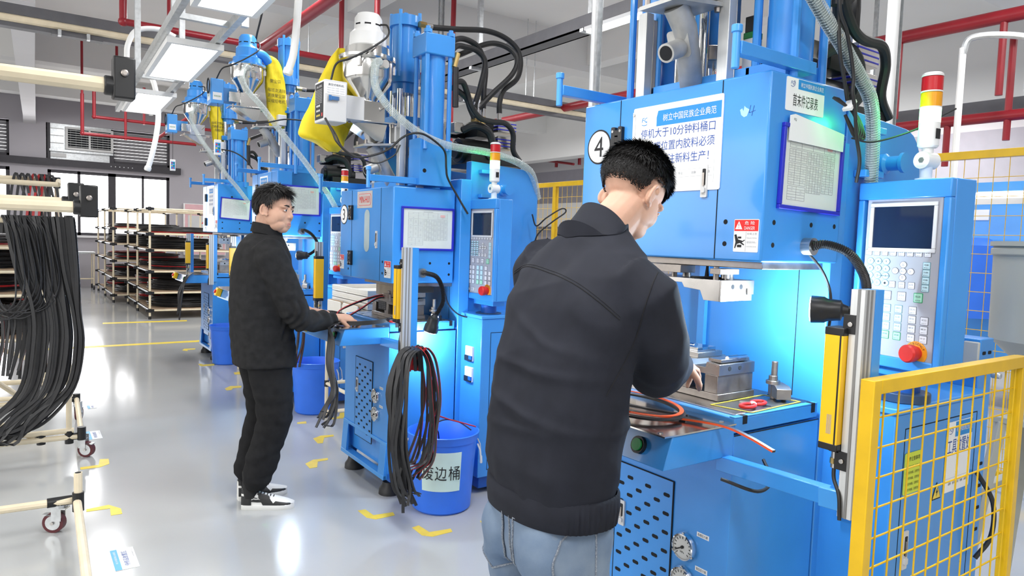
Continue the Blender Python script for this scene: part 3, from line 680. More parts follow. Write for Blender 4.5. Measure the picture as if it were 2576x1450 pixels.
# ------------------------------------------------------------------ electrical cabinets and control panels
DRYB = pm('box_beige', (.5, .49, .44), .45)
CABZ = {4: 1.0, 3: 1.03, 2: 1.02, 1: 1.02}
def cabinet(n):
    zt = CABZ[n]; p = loc(n, .46, -.22); c0 = p
    t = thing('electrical_cabinet', {4: 'blue electrical cabinet behind the yellow mesh panel, with tool sign', 3: 'blue electrical cabinet with two square meters beside the labelled bin', 2: 'blue electrical cabinet between the two middle presses', 1: 'blue electrical cabinet of the farthest press'}[n], 'cabinet', p, MO[n][2], 'electrical cabinets')
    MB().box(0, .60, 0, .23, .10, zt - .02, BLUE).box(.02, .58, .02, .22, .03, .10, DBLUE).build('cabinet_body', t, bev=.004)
    MB().box(-.006, .61, -.006, .236, zt - .02, zt, BLUE2).build('cabinet_lid', t, bev=.004)
    s = MB(); 
    for x0, x1, z0, z1 in ((.06, .55, .14, .143), (.06, .55, .93, .933), (.06, .063, .14, .93), (.547, .55, .14, .93)): s.box(x0, x1, -.0008, .0005, z0, z1, HOLE)
    s.build('door_seam', t, smooth=0)
    l = MB(); latch(l, (.10, -.001, .55), X, Z, .03, .12); l.build('door_latch', t)
    for z in (.80, .68):
        m = MB().plate((0, .115, z), -Y, Z, .075, .085, .012, PAPER, .004); m.plate((-.012, .115, z - .026), -Y, Z, .075, .032, .006, BLACK, .003); m.plate((-.012, .09, z - .02), -Y, Z, .03, .02, .007, DBLUE)
        for k in range(7):
            a = math.radians(40 + 100 * k / 6); m.obox((-.0125, .115 - .0 + .028 * math.cos(a), z - .012 + .04 * math.sin(a)), Vector((0, math.cos(a), math.sin(a))) * .003, Vector((0, -math.sin(a), math.cos(a))) * .0005, X * .0004, INK)
        m.obox((-.0127, .125, z + .008), Vector((0, .45, .9)) * .018, Vector((0, .9, -.45)) * .0006, X * .0003, INKR)
        m.text('A', (-.0122, .115, z + .006), -Y, Z, .008, INK); m.build('panel_meter', t)
    if n == 4:
        s = MB()
        r = MB().box(.615, .72, .03, .26, .15, 1.17, BLUE); r.build('rear_box', t, bev=.004)
        for z in (1.12, 1.06, .72, .64, .56, .48):
            for x in (.645, .69): s.plate((x, .03, z), X, Z, .026, .012, .001, HOLE, .005)
        s.build('vent_slot', t, smooth=0, kind='stuff')
        MB().box(.60, .614, .03, .08, 1.04, 1.16, DRYB).cyl((.64, -.03, 1.05), (.64, .0, 1.05), .012, GALV, n=8).build('junction_box', t, bev=.004)
        MB().tube(spline([(.56, -.01, .72), (.60, -.05, .62), (.605, -.05, .5), (.57, -.02, .42)], 6), .008, RUB, 8).build('cable', t)
    return t
for n in (4, 3, 2, 1): cabinet(n)
def key(mb, c, a, b, m, txt=None, sub=None, ink=None, rnd=False):
    y, z = c
    C0 = Vector((-.0018, y, z))
    mb.plate(C0, -Y, Z, a, b, .0015, m, a * .49 if rnd else .002)
    mb.plate(C0 - X * .0015, -Y, Z, a * .86, b * .86, .0004, KEYC.get(m, m), a * .42 if rnd else .0015)
    if txt: mb.text(txt, C0 + Vector((-.002, 0, b * (.12 if sub else 0))), -Y, Z, b * (.34 if rnd else .2) if len(txt) < 2 else b * .2, ink or INK, None if len(txt) < 2 else a * .62)
    if sub: mb.text(sub, C0 + Vector((-.002, 0, -b * .28)), -Y, Z, b * .12, ink or INK, a * .6)
KGREY = pm('key_grey', (0.17, 0.17, 0.18), .4); KGREY2 = pm('key_grey_light', (0.74, 0.74, 0.75), .4); KCY = pm('key_cyan', (0.16, 0.30, 0.34), .4); KCY2 = pm('key_cyan_light', (0.58, 0.80, 0.86), .4)
KGR = pm('key_green', (0.03, 0.30, 0.12), .4); KGR2 = pm('key_green_light', (0.40, 0.74, 0.55), .4)
KEYC = {KGREY: KGREY2, KCY: KCY2, KGR: KGR2}
PANP = {4: ((2.25, 1.247), -10), 3: ((2.2, 3.585), 0), 2: (tuple(loc(2, .50, .02))[:2], 2), 1: (tuple(loc(1, .50, .02))[:2], 2)}
def control_panel(n):
    (tx, ty), deg = PANP[n]; W, Hh, D = .305, .575, .10; z0 = 1.105 if n == 4 else 1.11
    # local frame: face at x=0 looking along -X, y runs 0 (near side) to W (far side)
    rz = math.radians(deg); sn, cs = math.sin(rz), math.cos(rz)
    oX, oY = tx - (-sn) * W, ty - cs * W
    t = thing('control_panel', {4: 'tall blue control panel with keypad, red stop button and dark screen, nearest the fence', 3: 'blue control panel with grey keypad turned beside press 3', 2: 'blue control panel glimpsed left of the door numbered 3', 1: 'blue control panel of the farthest press'}[n], 'control panel', (oX, oY, z0), rz, 'press control panels')
    b = MB().box(0.01, D, 0, W, 0, Hh, BLUE).box(-.012, .01, 0, .022, .0, Hh - .055, BLUE).box(-.012, .01, W - .022, W, .0, Hh - .055, BLUE).box(-.012, .01, 0, W, Hh - .055, Hh, BLUE).box(-.008, .01, .022, W - .022, 0, .035, BLUE)
    b.build('housing', t, bev=.004)
    b = MB().box(.02, D, .05, W - .05, -.03, 0, BLUE).cyl((.06, W * .5, -.09), (.06, W * .5, -.03), .045, DBLUE, n=20).cyl((.06, W * .5, 1.0 - z0 + (CABZ[n] - 1.0)), (.06, W * .5, -.075), .075, pm('swivel_dark', (.03, .06, .12), .4), n=24)
    b.build('swivel_base', t, bev=.003)
    f = MB().box(-.002, .004, .028, W - .028, .03, Hh - .05, GREYP); f.build('fascia', t, bev=.002)
    s = MB(); y0, y1, zz0, zz1 = .052, W - .055, Hh - .205, Hh - .078
    for a, b_, c, d in ((y0 - .012, y1 + .012, zz1, zz1 + .012), (y0 - .012, y1 + .012, zz0 - .012, zz0), (y0 - .012, y0, zz0, zz1), (y1, y1 + .012, zz0, zz1)): s.box(-.008, -.002, a, b_, c, d, LGREY)
    s.build('screen_bezel', t, bev=.002)
    MB().box(-.0035, -.002, y0, y1, zz0, zz1, SCREEN).build('screen', t, smooth=0)
    k = MB(); yc = lambda u: W - .03 - u * (W - .06)      # u: 0 far side (reads as left), 1 near side
    def kz(v): return Hh - .05 - v * (Hh - .08)
    for i in range(8): key(k, (yc(.06 + .115 * i), kz(.345)), .022, .019, KGREY, '设定', 'SET')
    nums = ['7', '8', '9', '4', '5', '6', '1', '2', '3', '清', '0', '.']
    for i in range(12): key(k, (yc(.09 + .115 * (i % 3)), kz(.40 + .045 * (i // 3))), .026, .022, KCY, nums[i], rnd=True)
    for u, v, ch in ((.555, .415, '△'), (.555, .455, '输入'), (.555, .495, '▽'), (.45, .455, '◁'), (.66, .455, '▷')): key(k, (yc(u), kz(v)), .024, .021, KGREY, ch, rnd=True)
    for i in range(4): key(k, (yc(.86), kz(.415 + .045 * i)), .024, .022, KCY, '功能', 'PC')
    for i in range(3): key(k, (yc(.42 + .13 * i), kz(.54)), .022, .021, KGREY, '监视', 'SET')
    for i, (u, g) in enumerate(((.15, KGREY), (.36, KGREY), (.56, KGREY), (.78, KGR))): key(k, (yc(u), kz(.61)), .029, .029, g, ('手动', '半自动', '全自动', '马达')[i], ('MANUAL', 'SEMI', 'AUTO', 'MOTOR')[i])
    rows = [('锁模', '储料', '清料', '压力'), ('顶针', '左移', '右移', '定位'), ('射座', '顶出', '吹气', '螺牙'), ('注嘴', '调模', '电热', '中子')]
    for rI in range(4):
        for i, u in enumerate((.04, .18, .37, .53, .72, .88)):
            if rI == 0 and i == 5: continue
            key(k, (yc(u), kz(.69 + .056 * rI)), .026, .025, KGR if (rI == 3 and i in (2, 3)) else (KCY if i in (2, 3) else KGREY), rows[rI][min(3, i // 2 + (i > 3))] if n == 4 else None, 'EJECT' if n == 4 else None)
    k.build('keypad', t, smooth=0, kind='stuff')
    e = MB(); c = Vector((-.002, yc(.80), kz(.945))); e.cyl(c, c - X * .002, .036, pm('orange_ring', (.85, .33, .02), .4), n=28)
    if n in (3, 4):
        for i, ch in enumerate('EMERGENCY'):
            a = math.radians(150 - 15 * i); e.text(ch, c + Vector((-.0022, -.029 * math.cos(a), .029 * math.sin(a))), Vector((0, -math.sin(a), -math.cos(a))), Vector((0, -math.cos(a), math.sin(a))), .007, INK)
    e.build('stop_plate', t, smooth=0)
    MB().loft([(c - X * .002, .021), (c - X * .018, .021), (c - X * .020, .026), (c - X * .040, .027), (c - X * .046, .023)], RED, 24).build('emergency_stop', t)
    u = MB().plate((-.002, yc(.20), kz(.945)), -Y, Z, .034, .017, .006, LGREY, .004); u.plate((-.008, yc(.18), kz(.945)), -Y, Z, .02, .012, .001, GREYP, .001); u.text('⎇', (-.0022, yc(.2), kz(.92)), -Y, Z, .006, INKG); u.build('usb_cover', t)
    MB().cyl((-.002, yc(.04), kz(.95)), (-.014, yc(.04), kz(.95)), .008, CHROME, n=14).cyl((-.014, yc(.04), kz(.95)), (-.0143, yc(.04), kz(.95)), .004, HOLE, n=8).build('key_lock', t)
    g = MB(); g.text('K110' if n != 3 else 'SC3110', (-.0021, yc(.1), kz(.988)), -Y, Z, .009, INK if n == 4 else INKG); g.build('model_lettering', t, smooth=0)
    # signal tower on top
    T = Vector((oX, oY, z0 + Hh)); q = Matrix.Rotation(rz, 3, 'Z') @ Vector((.055, W * .42, 0)) + T
    s = thing('signal_tower', {4: 'large lit green, amber and red signal tower on the nearest control panel', 3: 'signal tower on the control panel of press 3', 2: 'small signal tower just left of press 3', 1: 'signal tower of the farthest press'}[n], 'signal tower', q, rz, 'signal towers')
    MB().loft([((0, 0, 0), .030), ((0, 0, .008), .030), ((0, 0, .010), .017), ((0, 0, .045), .017)], pm('tower_base', (.62, .70, .80), .4), 24).build('base', s)
    j = MB().cyl((-.026, 0, .062), (.026, 0, .062), .026, WHITE, n=24).cyl((0, 0, .07), (0, 0, .11), .016, WHITE, n=18).cyl((-.026, 0, .062), (-.028, 0, .062), .009, STEEL, n=6); j.build('knuckle', s)
    MB().loft([((0, 0, .10), .024), ((0, 0, .106), .029), ((0, 0, .175), .029)], WHITE, 28).build('body', s)
    st = [('green_lamp', .175, pm('lamp_green', (.6, 1, .7), .3, emis=(.45, 1.0, .60), estr=5.0)), ('amber_lamp', .222, pm('lamp_amber', (.85, .36, .01), .25)), ('red_lamp', .269, pm('lamp_red', (.55, .012, .02), .25))]
    for nm, z, m in st:
        pr = []
        for i in range(12): pr += [((0, 0, z + .0036 * i), .0285), ((0, 0, z + .0036 * i + .0018), .0293)]
        MB().loft(pr, m, 28).build(nm, s, smooth=60)
        MB().loft([((0, 0, z + .043), .0296), ((0, 0, z + .047), .0296)], WHITE, 28).build('ring', s)
    MB().loft([((0, 0, .316), .0285), ((0, 0, .320), .0285), ((0, 0, .324), .022)], WHITE, 28).build('cap', s)
    MB().plate((0.0, -.0291, .14), X, Z, .02, .03, .0008, INK).build('rating_label', s, smooth=0)
    gl = bpy.data.lights.new('green_glow', 'POINT'); gl.energy = 1.4 if n == 4 else 0.9; gl.color = (.04, 1.0, .25); gl.shadow_soft_size = .03
    go = bpy.data.objects.new('green_glow', gl); COL.objects.link(go); go.location = q + Vector((-.045, .03, .2))
    return t
for n in (4, 3, 2, 1): control_panel(n)

# ------------------------------------------------------------------ light curtains
def light_curtain(n, side):
    far = side > 0
    p = loc(n, -.10, -.40 if not far else .87, .85 if n == 4 else .88)
    lab = {(4, 0): 'light curtain post with yellow sensor, nearest, beside the yellow mesh panel', (3, 0): 'light curtain post with yellow sensor before the record sheet of press 3', (3, 1): 'light curtain post with yellow sensor just above the outstretched black sleeve',
           (2, 1): 'light curtain post at the shoulder of the black-clad worker', (1, 0): 'nearer light curtain post of the farthest press', (1, 1): 'far light curtain post of the farthest press', (4, 1): 'light curtain post hidden by the navy-jacketed worker', (2, 0): 'light curtain post behind the black-clad worker'}[(n, side)]
    t = thing('light_curtain', lab, 'light curtain', p, MO[n][2], 'light curtains')
    H = .525; sy = 1 if not far else -1
    a = MB().box(-.022, .022, -.016, .016, 0, H, ALU)
    for x in (-.012, .004): a.box(x, x + .006, -.0175, .0175, 0, H, pm('groove_dark', (.2, .2, .2), .5))
    a.box(-.0235, .0, -.006, .0, 0, H, pm('groove_dark', (.2, .2, .2), .5)); a.build('aluminium_profile', t, smooth=0)
    b = MB().box(.022, .056, -.018, .018, 0.03, H, BLUE).box(.028, .050, -.012, .012, .0295, .0305, HOLE); b.build('square_tube', t, bev=.002)
    c = MB().box(-.04, .012, sy * .018, sy * .062, .165 if n == 4 else .17, .42, YEL).box(-.041, -.0395, sy * .022, sy * .026, .166, .42, BLACK); so = c.build('sensor_bar', t, bev=.002)
    for za, zb in ((.152, .168), (.418, .436)): MB().box(-.041, .013, sy * .017, sy * .063, za, zb, BLACK).build('sensor_end_cap', so, bev=.002)
    for z in (.445, .13): e = MB(); e.box(-.024, -.019, sy * .0, sy * .03, z - .022, z + .022, BLACK).box(-.024, .0, sy * .02, sy * .045, z + (-.02 if z > .3 else .016), z + (-.015 if z > .3 else .021), BLACK).cyl((-.024, sy * .012, z), (-.028, sy * .012, z), .006, STEEL, n=8); e.build('bracket', t, bev=.001)
    e = MB().cyl((-.005, sy * .04, .105), (-.005, sy * .04, .152), .008, STEEL, n=12).cyl((-.005, sy * .04, .115), (-.005, sy * .04, .128), .010, BRASS, n=10); e.build('connector', t)
    MB().tube(spline([(-.005, sy * .04, .105), (-.012, sy * .034, .08), (-.026, sy * .012, .05), (-.028, sy * .006, -.005)], 6), .0045, RUB, 8).build('cable', t)
    s = MB()
    for k in range(5): s.box(-.0407, -.04, sy * .034 + .0025 * k, sy * .034 + .0025 * k + .0009, .19, .235, INKG)
    s.build('sensor_print', so, smooth=0)
    d = -1 if not far else 1
    ar = MB().bar((.04, -d * .02, .02), (.07, -d * (.42 if not far else .25), .0), .036, .042, BLUE); ar.bar((.04, d * .0, .02), (.04, -d * .09, .015), .04, .046, BLUE2); ar.prism([(0, 0), (.09, 0), (0, .11)], (.04, 0, .02), Vector((0, -d, 0)), Z, X * .004, BLUE)
    ar.build('arm', t, bev=.003)
    return t
for n, s in ((4, 0), (3, 0), (3, 1), (2, 1), (2, 0), (1, 0), (1, 1)): light_curtain(n, s)

# ------------------------------------------------------------------ gooseneck work lamps
def ribbed(mb, pts, r, m, pitch=.006, n=14, amp=.12):
    """Corrugated hose along pts."""
    P = [Vector(p) for p in spline(pts, 16)]; L = [0]
    for a, b in zip(P, P[1:]): L.append(L[-1] + (b - a).length)
    N = int(L[-1] / pitch) * 2; pr = []; j = 0
    for i in range(N + 1):
        s = L[-1] * i / N
        while j < len(L) - 2 and L[j + 1] < s: j += 1
        f = (s - L[j]) / max(1e-9, L[j + 1] - L[j]); pr.append((P[j].lerp(P[j + 1], f), r * (1 + amp if i % 2 else 1 - amp)))
    return mb.loft(pr, m, n)
def work_lamp(n, base, pts, head, aim, power, label):
    t = thing('work_lamp', label, 'lamp', base, 0, 'gooseneck work lamps')
    B = Vector(base); rel = [Vector(p) - B for p in pts]
    MB().cyl((0, .01, 0), (0, -.03, 0), .026, STEEL, n=22).build('mount', t)
    g = MB(); ribbed(g, rel, .0125, BLACK, .0055); g.build('gooseneck', t, smooth=60)
    h = Vector(head) - B; a = Vector(aim).normalized()
    MB().loft([(h - a * .075, .013), (h - a * .06, .02), (h - a * .055, .030), (h - a * .02, .033), (h - a * .01, .039), (h + a * .025, .041)], BLACK, 24).build('lamp_head', t)
    MB().cyl(h + a * .0255, h + a * .028, .036, pm('work_lamp_led', (.9, .95, 1), .4, emis=(.86, .94, 1), estr=30), n=24).build('lens', t)
    l = bpy.data.lights.new('work_light', 'POINT'); l.energy = power; l.color = (.66, .84, 1.0); l.shadow_soft_size = .03
    o = bpy.data.objects.new('work_light', l); COL.objects.link(o); o.location = B + h + a * .07
    return t
work_lamp(4, (1.95, 1.245, 1.47), [(1.95, 1.22, 1.47), (1.96, 1.185, 1.478), (1.99, 1.13, 1.455), (2.045, 1.115, 1.40), (2.085, 1.12, 1.345), (2.08, 1.125, 1.295), (2.02, 1.135, 1.285), (1.99, 1.147, 1.285)], (1.955, 1.185, 1.285), (-.45, .89, -.03), 26, 'black gooseneck work lamp lit over the open mould of the nearest press')
work_lamp(3, (1.90, 3.60, 1.255), [(1.90, 3.57, 1.255), (1.905, 3.54, 1.255), (1.935, 3.48, 1.24), (1.955, 3.45, 1.185), (1.955, 3.43, 1.11), (1.925, 3.43, 1.05), (1.905, 3.43, 1.02)], (1.885, 3.43, .965), (-.15, .25, -1), 16, 'black gooseneck work lamp pointing down beside press 3')
p = loc(2, .25, .01, 1.47)
work_lamp(2, tuple(p), [p + Vector(d) for d in ((0, -.03, 0), (.01, -.06, .01), (.05, -.11, -.02), (.09, -.13, -.08), (.09, -.12, -.14), (.05, -.11, -.18), (.03, -.1, -.19))], p + Vector((-.02, -.06, -.2)), (-.72, .69, -.02), 30, 'gooseneck work lamp between the worker face and door number 3')
# ================================================================== signs and sheets on the presses
def head_face(n, y, z):   # point on the door face of the head
    return Vector((HD[n][0], HD[n][1] + y, HEADZ[n] + z))
def head_side(n, x, z):
    return Vector((HD[n][0] + x, HD[n][1], HEADZ[n] + z))
def on_press(name, label, cat, n, p, group=None):
    return thing(name, label, cat, loc(n, p.x, p.y, p.z), MO[n][2], group)
O0 = Vector((0, 0, 0))
def number_disc(n, y, z, r):
    t = on_press('number_sticker', {4: 'large round number sticker beside the hinge of the nearest press', 3: 'round number sticker left of the red lettered nameplate'}[n], 'sticker', n, head_face(n, y, z))
    m = MB().cyl(O0, -X * .0012, r, INK, n=40).cyl(-X * .0012, -X * .0018, r * .9, PAPER, n=40); 
    m.text(str(n), -X * .0019, -Y, Z, r * 1.15, INK); m.build('disc', t, smooth=0)
number_disc(4, .705, .385, .062); number_disc(3, .73, .39, .062)
HDRT = '树立中国民族企业典范'
def logo(mb, c, u, v, h, m):
    c, u, v = Vector(c), Vector(u), Vector(v); n = u.cross(v)
    mb.text('FQ', c, u, v, h * .6, m, h * .95, slant=.25)
    A = [u * (h * .70 * math.cos(a)) + v * (h * .56 * math.sin(a)) for a in np.linspace(-2.2, .9, 12)]
    for p, q in zip(A, A[1:]):
        d = (q - p); mb.obox(c + (p + q) / 2 + n * .0005, d * .55, n.cross(d).normalized() * h * .035, n * .0002, m)
t = on_press('notice_board', 'white notice with three lines of blue Chinese lettering on the door of press 4', 'sign', 4, head_face(4, .345, .355))
W_, H_ = .375, .285
m = MB().plate(O0, -Y, Z, W_, H_, .003, PAPER, .006); m.build('sheet', t, smooth=0)
m = MB(); u, v = -Y, Z; F = lambda a, b: Vector((-.003, -a, b))
m.plate(F(.05, .098), u, v, .262, .05, .0004, HDRB); m.text(HDRT, F(.055, .098), u, v, .024, PAPER, .215, off=.001)
m.prism([(-.03, -.025), (.004, -.025), (.018, .025), (-.03, .025)], F(-.093, .098) - X * .0005, u, v, -X * .0003, PAPER)
logo(m, F(-.135, .098), u, v, .03, HDRB)
for k, s_ in enumerate(('停机大于10分钟料桶口', '到射嘴位置内胶料必须', '排空重新注新料生产！')): m.text(s_, F(.006 if k < 2 else -.004, .052 - .044 * k), u, v, .031, INKB, .31 if k < 2 else .29)
for z in (-.075, -.098): m.plate(F(0, z), u, v, .32, .0006, .0003, INKG)
for k, s_ in enumerate(('品质', '合作', '服务', '专业', '创新', '诚信')): m.text(s_, F(-.13 + .054 * k, -.086), u, v, .009, INKG)
for x in (-.165, .163): m.plate(F(x, 0), u, v, .0006, .24, .0003, INKG)
m.build('print', t, smooth=0)
m = MB().plate(Vector((-.003, .183, .07)), -Y, Z, .012, .12, .002, LGREY)
for z in (.02, .12): m.cyl((-.005, .183, z), (-.008, .183, z), .004, STEEL, n=10)
m.build('clip_strip', t, smooth=0)
# torn sticker and scribbled 4
t = on_press('torn_sticker', 'torn pale sticker remnant near a handwritten 4 on press 4', 'sticker', 4, head_face(4, .085, .435))
m = MB().prism([(-.012, .004), (-.006, .007), (-.002, .0), (.0, .012), (.004, .008), (.014, .002), (.008, -.012), (.0, -.014), (-.008, -.008)], O0, -Y * 1.25, Z * 1.25, -X * .0004, pm('sticker_residue', (.35, .62, .85), .5))
m.build('residue', t, smooth=0)
m = MB()
for a, b in (((.018, .012), (.014, -.006)), ((.014, -.006), (.032, -.002)), ((.028, .010), (.022, -.014))): m.bar((-.0006, -a[0] * 1.2, a[1] * 1.2), (-.0006, -b[0] * 1.2, b[1] * 1.2), .0012, .0005, INKB, up=(1, 0, 0))
m.build('handwriting', t, smooth=0)
for n, y, z, lab in ((4, .055, .075, 'red and white danger sticker low on the corner of press 4'), (3, .06, .075, 'red and white danger sticker low on the corner of press 3'), (2, .06, .075, 'danger sticker on the press behind the worker'), (1, .06, .09, 'danger sticker low on the farthest press')):
    t = on_press('danger_sticker', lab, 'sticker', n, head_face(n, y, z), 'danger stickers'); m = MB(); danger_sticker(m, O0, -Y, Z, .085, .095); m.build('sticker_face', t, smooth=0)
t = on_press('danger_sticker', 'danger sticker at the far lower door corner of press 3', 'sticker', 3, head_face(3, .755, .09), 'danger stickers'); m = MB(); danger_sticker(m, O0, -Y, Z, .07, .09); m.build('sticker_face', t, smooth=0)
# record sign on the side of press 4
t = on_press('record_sign', 'small white and blue sign above the record sheet on press 4', 'sign', 4, head_side(4, .165, .485))
m = MB().plate(O0, X, Z, .19, .095, .002, PAPER, .005); m.build('sheet', t, smooth=0)
m = MB(); G = lambda a, b: Vector((a, -.002, b))
m.plate(G(.028, .032), X, Z, .134, .028, .0004, HDRB); m.text(HDRT, G(.03, .032), X, Z, .014, PAPER, .115, off=.001); logo(m, G(-.068, .032), X, Z, .018, INKB)
m.text('首末件记录表', G(.0, -.014), X, Z, .036, INK, .125); m.build('print', t, smooth=0)
def table_print(m, w, h, off):
    Q = lambda a, b: Vector((a * w, off, b * h))
    m.text('首末件检查记录表', Q(0, .43), X, Z, h * .022, INKG, w * .2)
    def grid(x0, x1, z0, z1, nx, nz):
        for i in range(nz + 1):
            z = z0 + (z1 - z0) * i / nz; m.obox(Q((x0 + x1) / 2, z), X * (x1 - x0) / 2 * w, Z * .0004, Y * .0002, INKG)
        for i in range(nx + 1):
            x = x0 + (x1 - x0) * i / nx; m.obox(Q(x, (z0 + z1) / 2), X * .0004, Z * (z1 - z0) / 2 * h, Y * .0002, INKG)
        for i in range(nz):
            for j in range(nx):
                if (i * 7 + j * 3) % 4 < 2: m.text('检', Q(x0 + (x1 - x0) * (j + .5) / nx, z0 + (z1 - z0) * (i + .5) / nz), X, Z, h * .012, INKG, w * .03)
    grid(-.40, .40, .26, .41, 4, 4); grid(-.40, -.10, .08, .24, 3, 5); grid(-.08, .17, .08, .24, 5, 5); grid(.19, .40, .08, .24, 3, 5)
    grid(-.40, -.10, -.22, .06, 3, 9); grid(-.08, .17, -.30, .06, 5, 11); grid(.19, .40, -.28, .06, 3, 10); grid(-.40, -.10, -.42, -.24, 2, 5)
    m.plate(Q(.30, .34), X, Z, w * .1, h * .07, .0003, pm('stamp_pink', (.75, .45, .42), .6), h * .03)
def record_frame(n, x, z, w, h, tilt, lab, spare=False):
    t = on_press('record_board', lab, 'frame', n, head_side(n, x, z), 'record frames'); t.rotation_euler = (0, tilt, MO[n][2])
    m = MB(); e = .012
    m.box(-w / 2, w / 2, -.012, 0, h / 2 - e, h / 2, FRB).box(-w / 2, w / 2, -.012, 0, -h / 2, -h / 2 + e, FRB).box(-w / 2, -w / 2 + e, -.012, 0, -h / 2 + e, h / 2 - e, FRB).box(w / 2 - e, w / 2, -.012, 0, -h / 2 + e, h / 2 - e, FRB)
    m.build('frame', t, bev=.002)
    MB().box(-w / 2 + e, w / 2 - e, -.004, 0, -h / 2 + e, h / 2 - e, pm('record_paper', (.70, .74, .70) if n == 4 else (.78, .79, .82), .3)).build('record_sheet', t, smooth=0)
    m = MB(); table_print(m, w - 2 * e, h - 2 * e, -.0045); m.build('print', t, smooth=0)
    if spare:
        m = MB().prism([(-w * .43, h * .3), (w * .46, h * .3), (w * .46, h * .5 + .004), (-w * .36, h * .5 + .028), (-w * .43, h * .5 + .022)], (0, -.0125, 0), X, Z, Y * .003, PAPER); m.build('spare_sheet', t, smooth=0)
        m = MB().text('FQ', (-w * .36, -.0128, h * .5 + .012), X, Z, .008, INK); m.build('spare_print', t, smooth=0)
    return t
record_frame(4, .215, .275, .315, .245, .025, 'blue edged record sheet with a green glint on the side of press 4', True)
record_frame(3, .215, .31, .335, .245, .0, 'blue edged record sheet on the side of press 3')
record_frame(2, .20, .30, .33, .25, .0, 'blue edged record sheet behind the head of the black-clad worker')
record_frame(1, .19, .27, .33, .24, .06, 'tilted blue edged record sheet on the farthest press')
t = on_press('nameplate', 'metal nameplate with red letters on the door of press 3', 'sign', 3, head_face(3, .40, .475))
MB().plate(O0, -Y, Z, .225, .10, .002, pm('nameplate_silver', (.66, .62, .60), .35, .5), .003).build('plate', t, smooth=0)
m = MB(); m.plate((-.002, 0, 0), -Y, Z, .19, .07, .0006, INKR, .02); m.plate((-.0026, 0, 0), -Y, Z, .185, .065, .0004, pm('nameplate_silver', (.66, .62, .60), .35, .5), .019); m.text('MIN-HUI', (-.0031, 0, 0), -Y, Z, .04, INKR, .15)
m.build('lettering', t, smooth=0)
for n, lab in ((2, 'small white notice with blue band on the press behind the worker'), (1, 'white notice with blue label on the farthest press')):
    t = on_press('notice_board', lab, 'sign', n, head_face(n, .33 if n == 1 else .40, .36))
    MB().plate(O0, -Y, Z, .24, .30, .002, PAPER, .004).build('sheet', t, smooth=0)
    m = MB().plate((-.002, 0, .11), -Y, Z, .2, .05, .0004, HDRB); m.text(HDRT, (-.0024, 0, .11), -Y, Z, .02, PAPER, .17, off=.001)
    for k in range(3): m.text('停机大于10分钟料', (-.002, 0, .05 - .045 * k), -Y, Z, .028, INKB, .19)
    m.build('print', t, smooth=0)
# stickers on the cabinet by the fence
def on_cab(name, lab, cat, x, z):
    p = loc(4, .46 + x, -.221, z); return thing(name, lab, cat, p, MO[4][2])
t = on_cab('caution_sticker', 'yellow caution sticker on the cabinet behind the yellow mesh panel', 'sticker', .12, .79)
m = MB().plate(O0, X, Z, .105, .13, .001, pm('sticker_lime', (.62, .72, .05), .5), .008); m.text('操作注意事项', (0, -.001, .045), X, Z, .014, INK, .08)
for k in range(5): m.text('请勿打开电箱，注意安全', (0, -.001, .02 - .018 * k), X, Z, .009, INK, .085)
m.build('sticker_face', t, smooth=0)
t = on_cab('tool_sign', 'white sign with large Chinese letters on the cabinet behind the mesh', 'sign', .425, .80)
m = MB().plate(O0, X, Z, .185, .235, .001, PAPER, .006); m.plate((.03, -.001, .09), X, Z, .126, .05, .0005, HDRB); m.text(HDRT, (.03, -.0016, .09), X, Z, .018, PAPER, .115); logo(m, (-.066, -.001, .09), X, Z, .022, INKB)
m.text('工具放置处', (0, -.001, .035), X, Z, .05, INKB, .165)
for k, s_ in enumerate(('品质', '合作', '专业', '创新', '诚信')): m.text(s_, (-.05 + .028 * k, -.001, -.09), X, Z, .009, INK)
m.plate((0, -.001, -.072), X, Z, .17, .0008, .0004, INKG); m.build('sheet', t, smooth=0)
t = on_cab('shock_sticker', 'small yellow triangle with lightning bolt on the cabinet', 'sticker', .29, .70)
m = MB().prism([(-.03, -.026), (.03, -.026), (0, .03)], O0, X, Z, -Y * .001, INK); m.prism([(-.025, -.022), (.025, -.022), (0, .025)], (0, -.001, 0), X, Z, -Y * .0005, TAPE); m.prism([(.004, .014), (-.007, -.004), (.0, -.003), (-.003, -.016), (.008, .002), (.001, .001)], (0, -.0015, 0), X, Z, -Y * .0005, INK)
m.build('sticker_face', t, smooth=0)

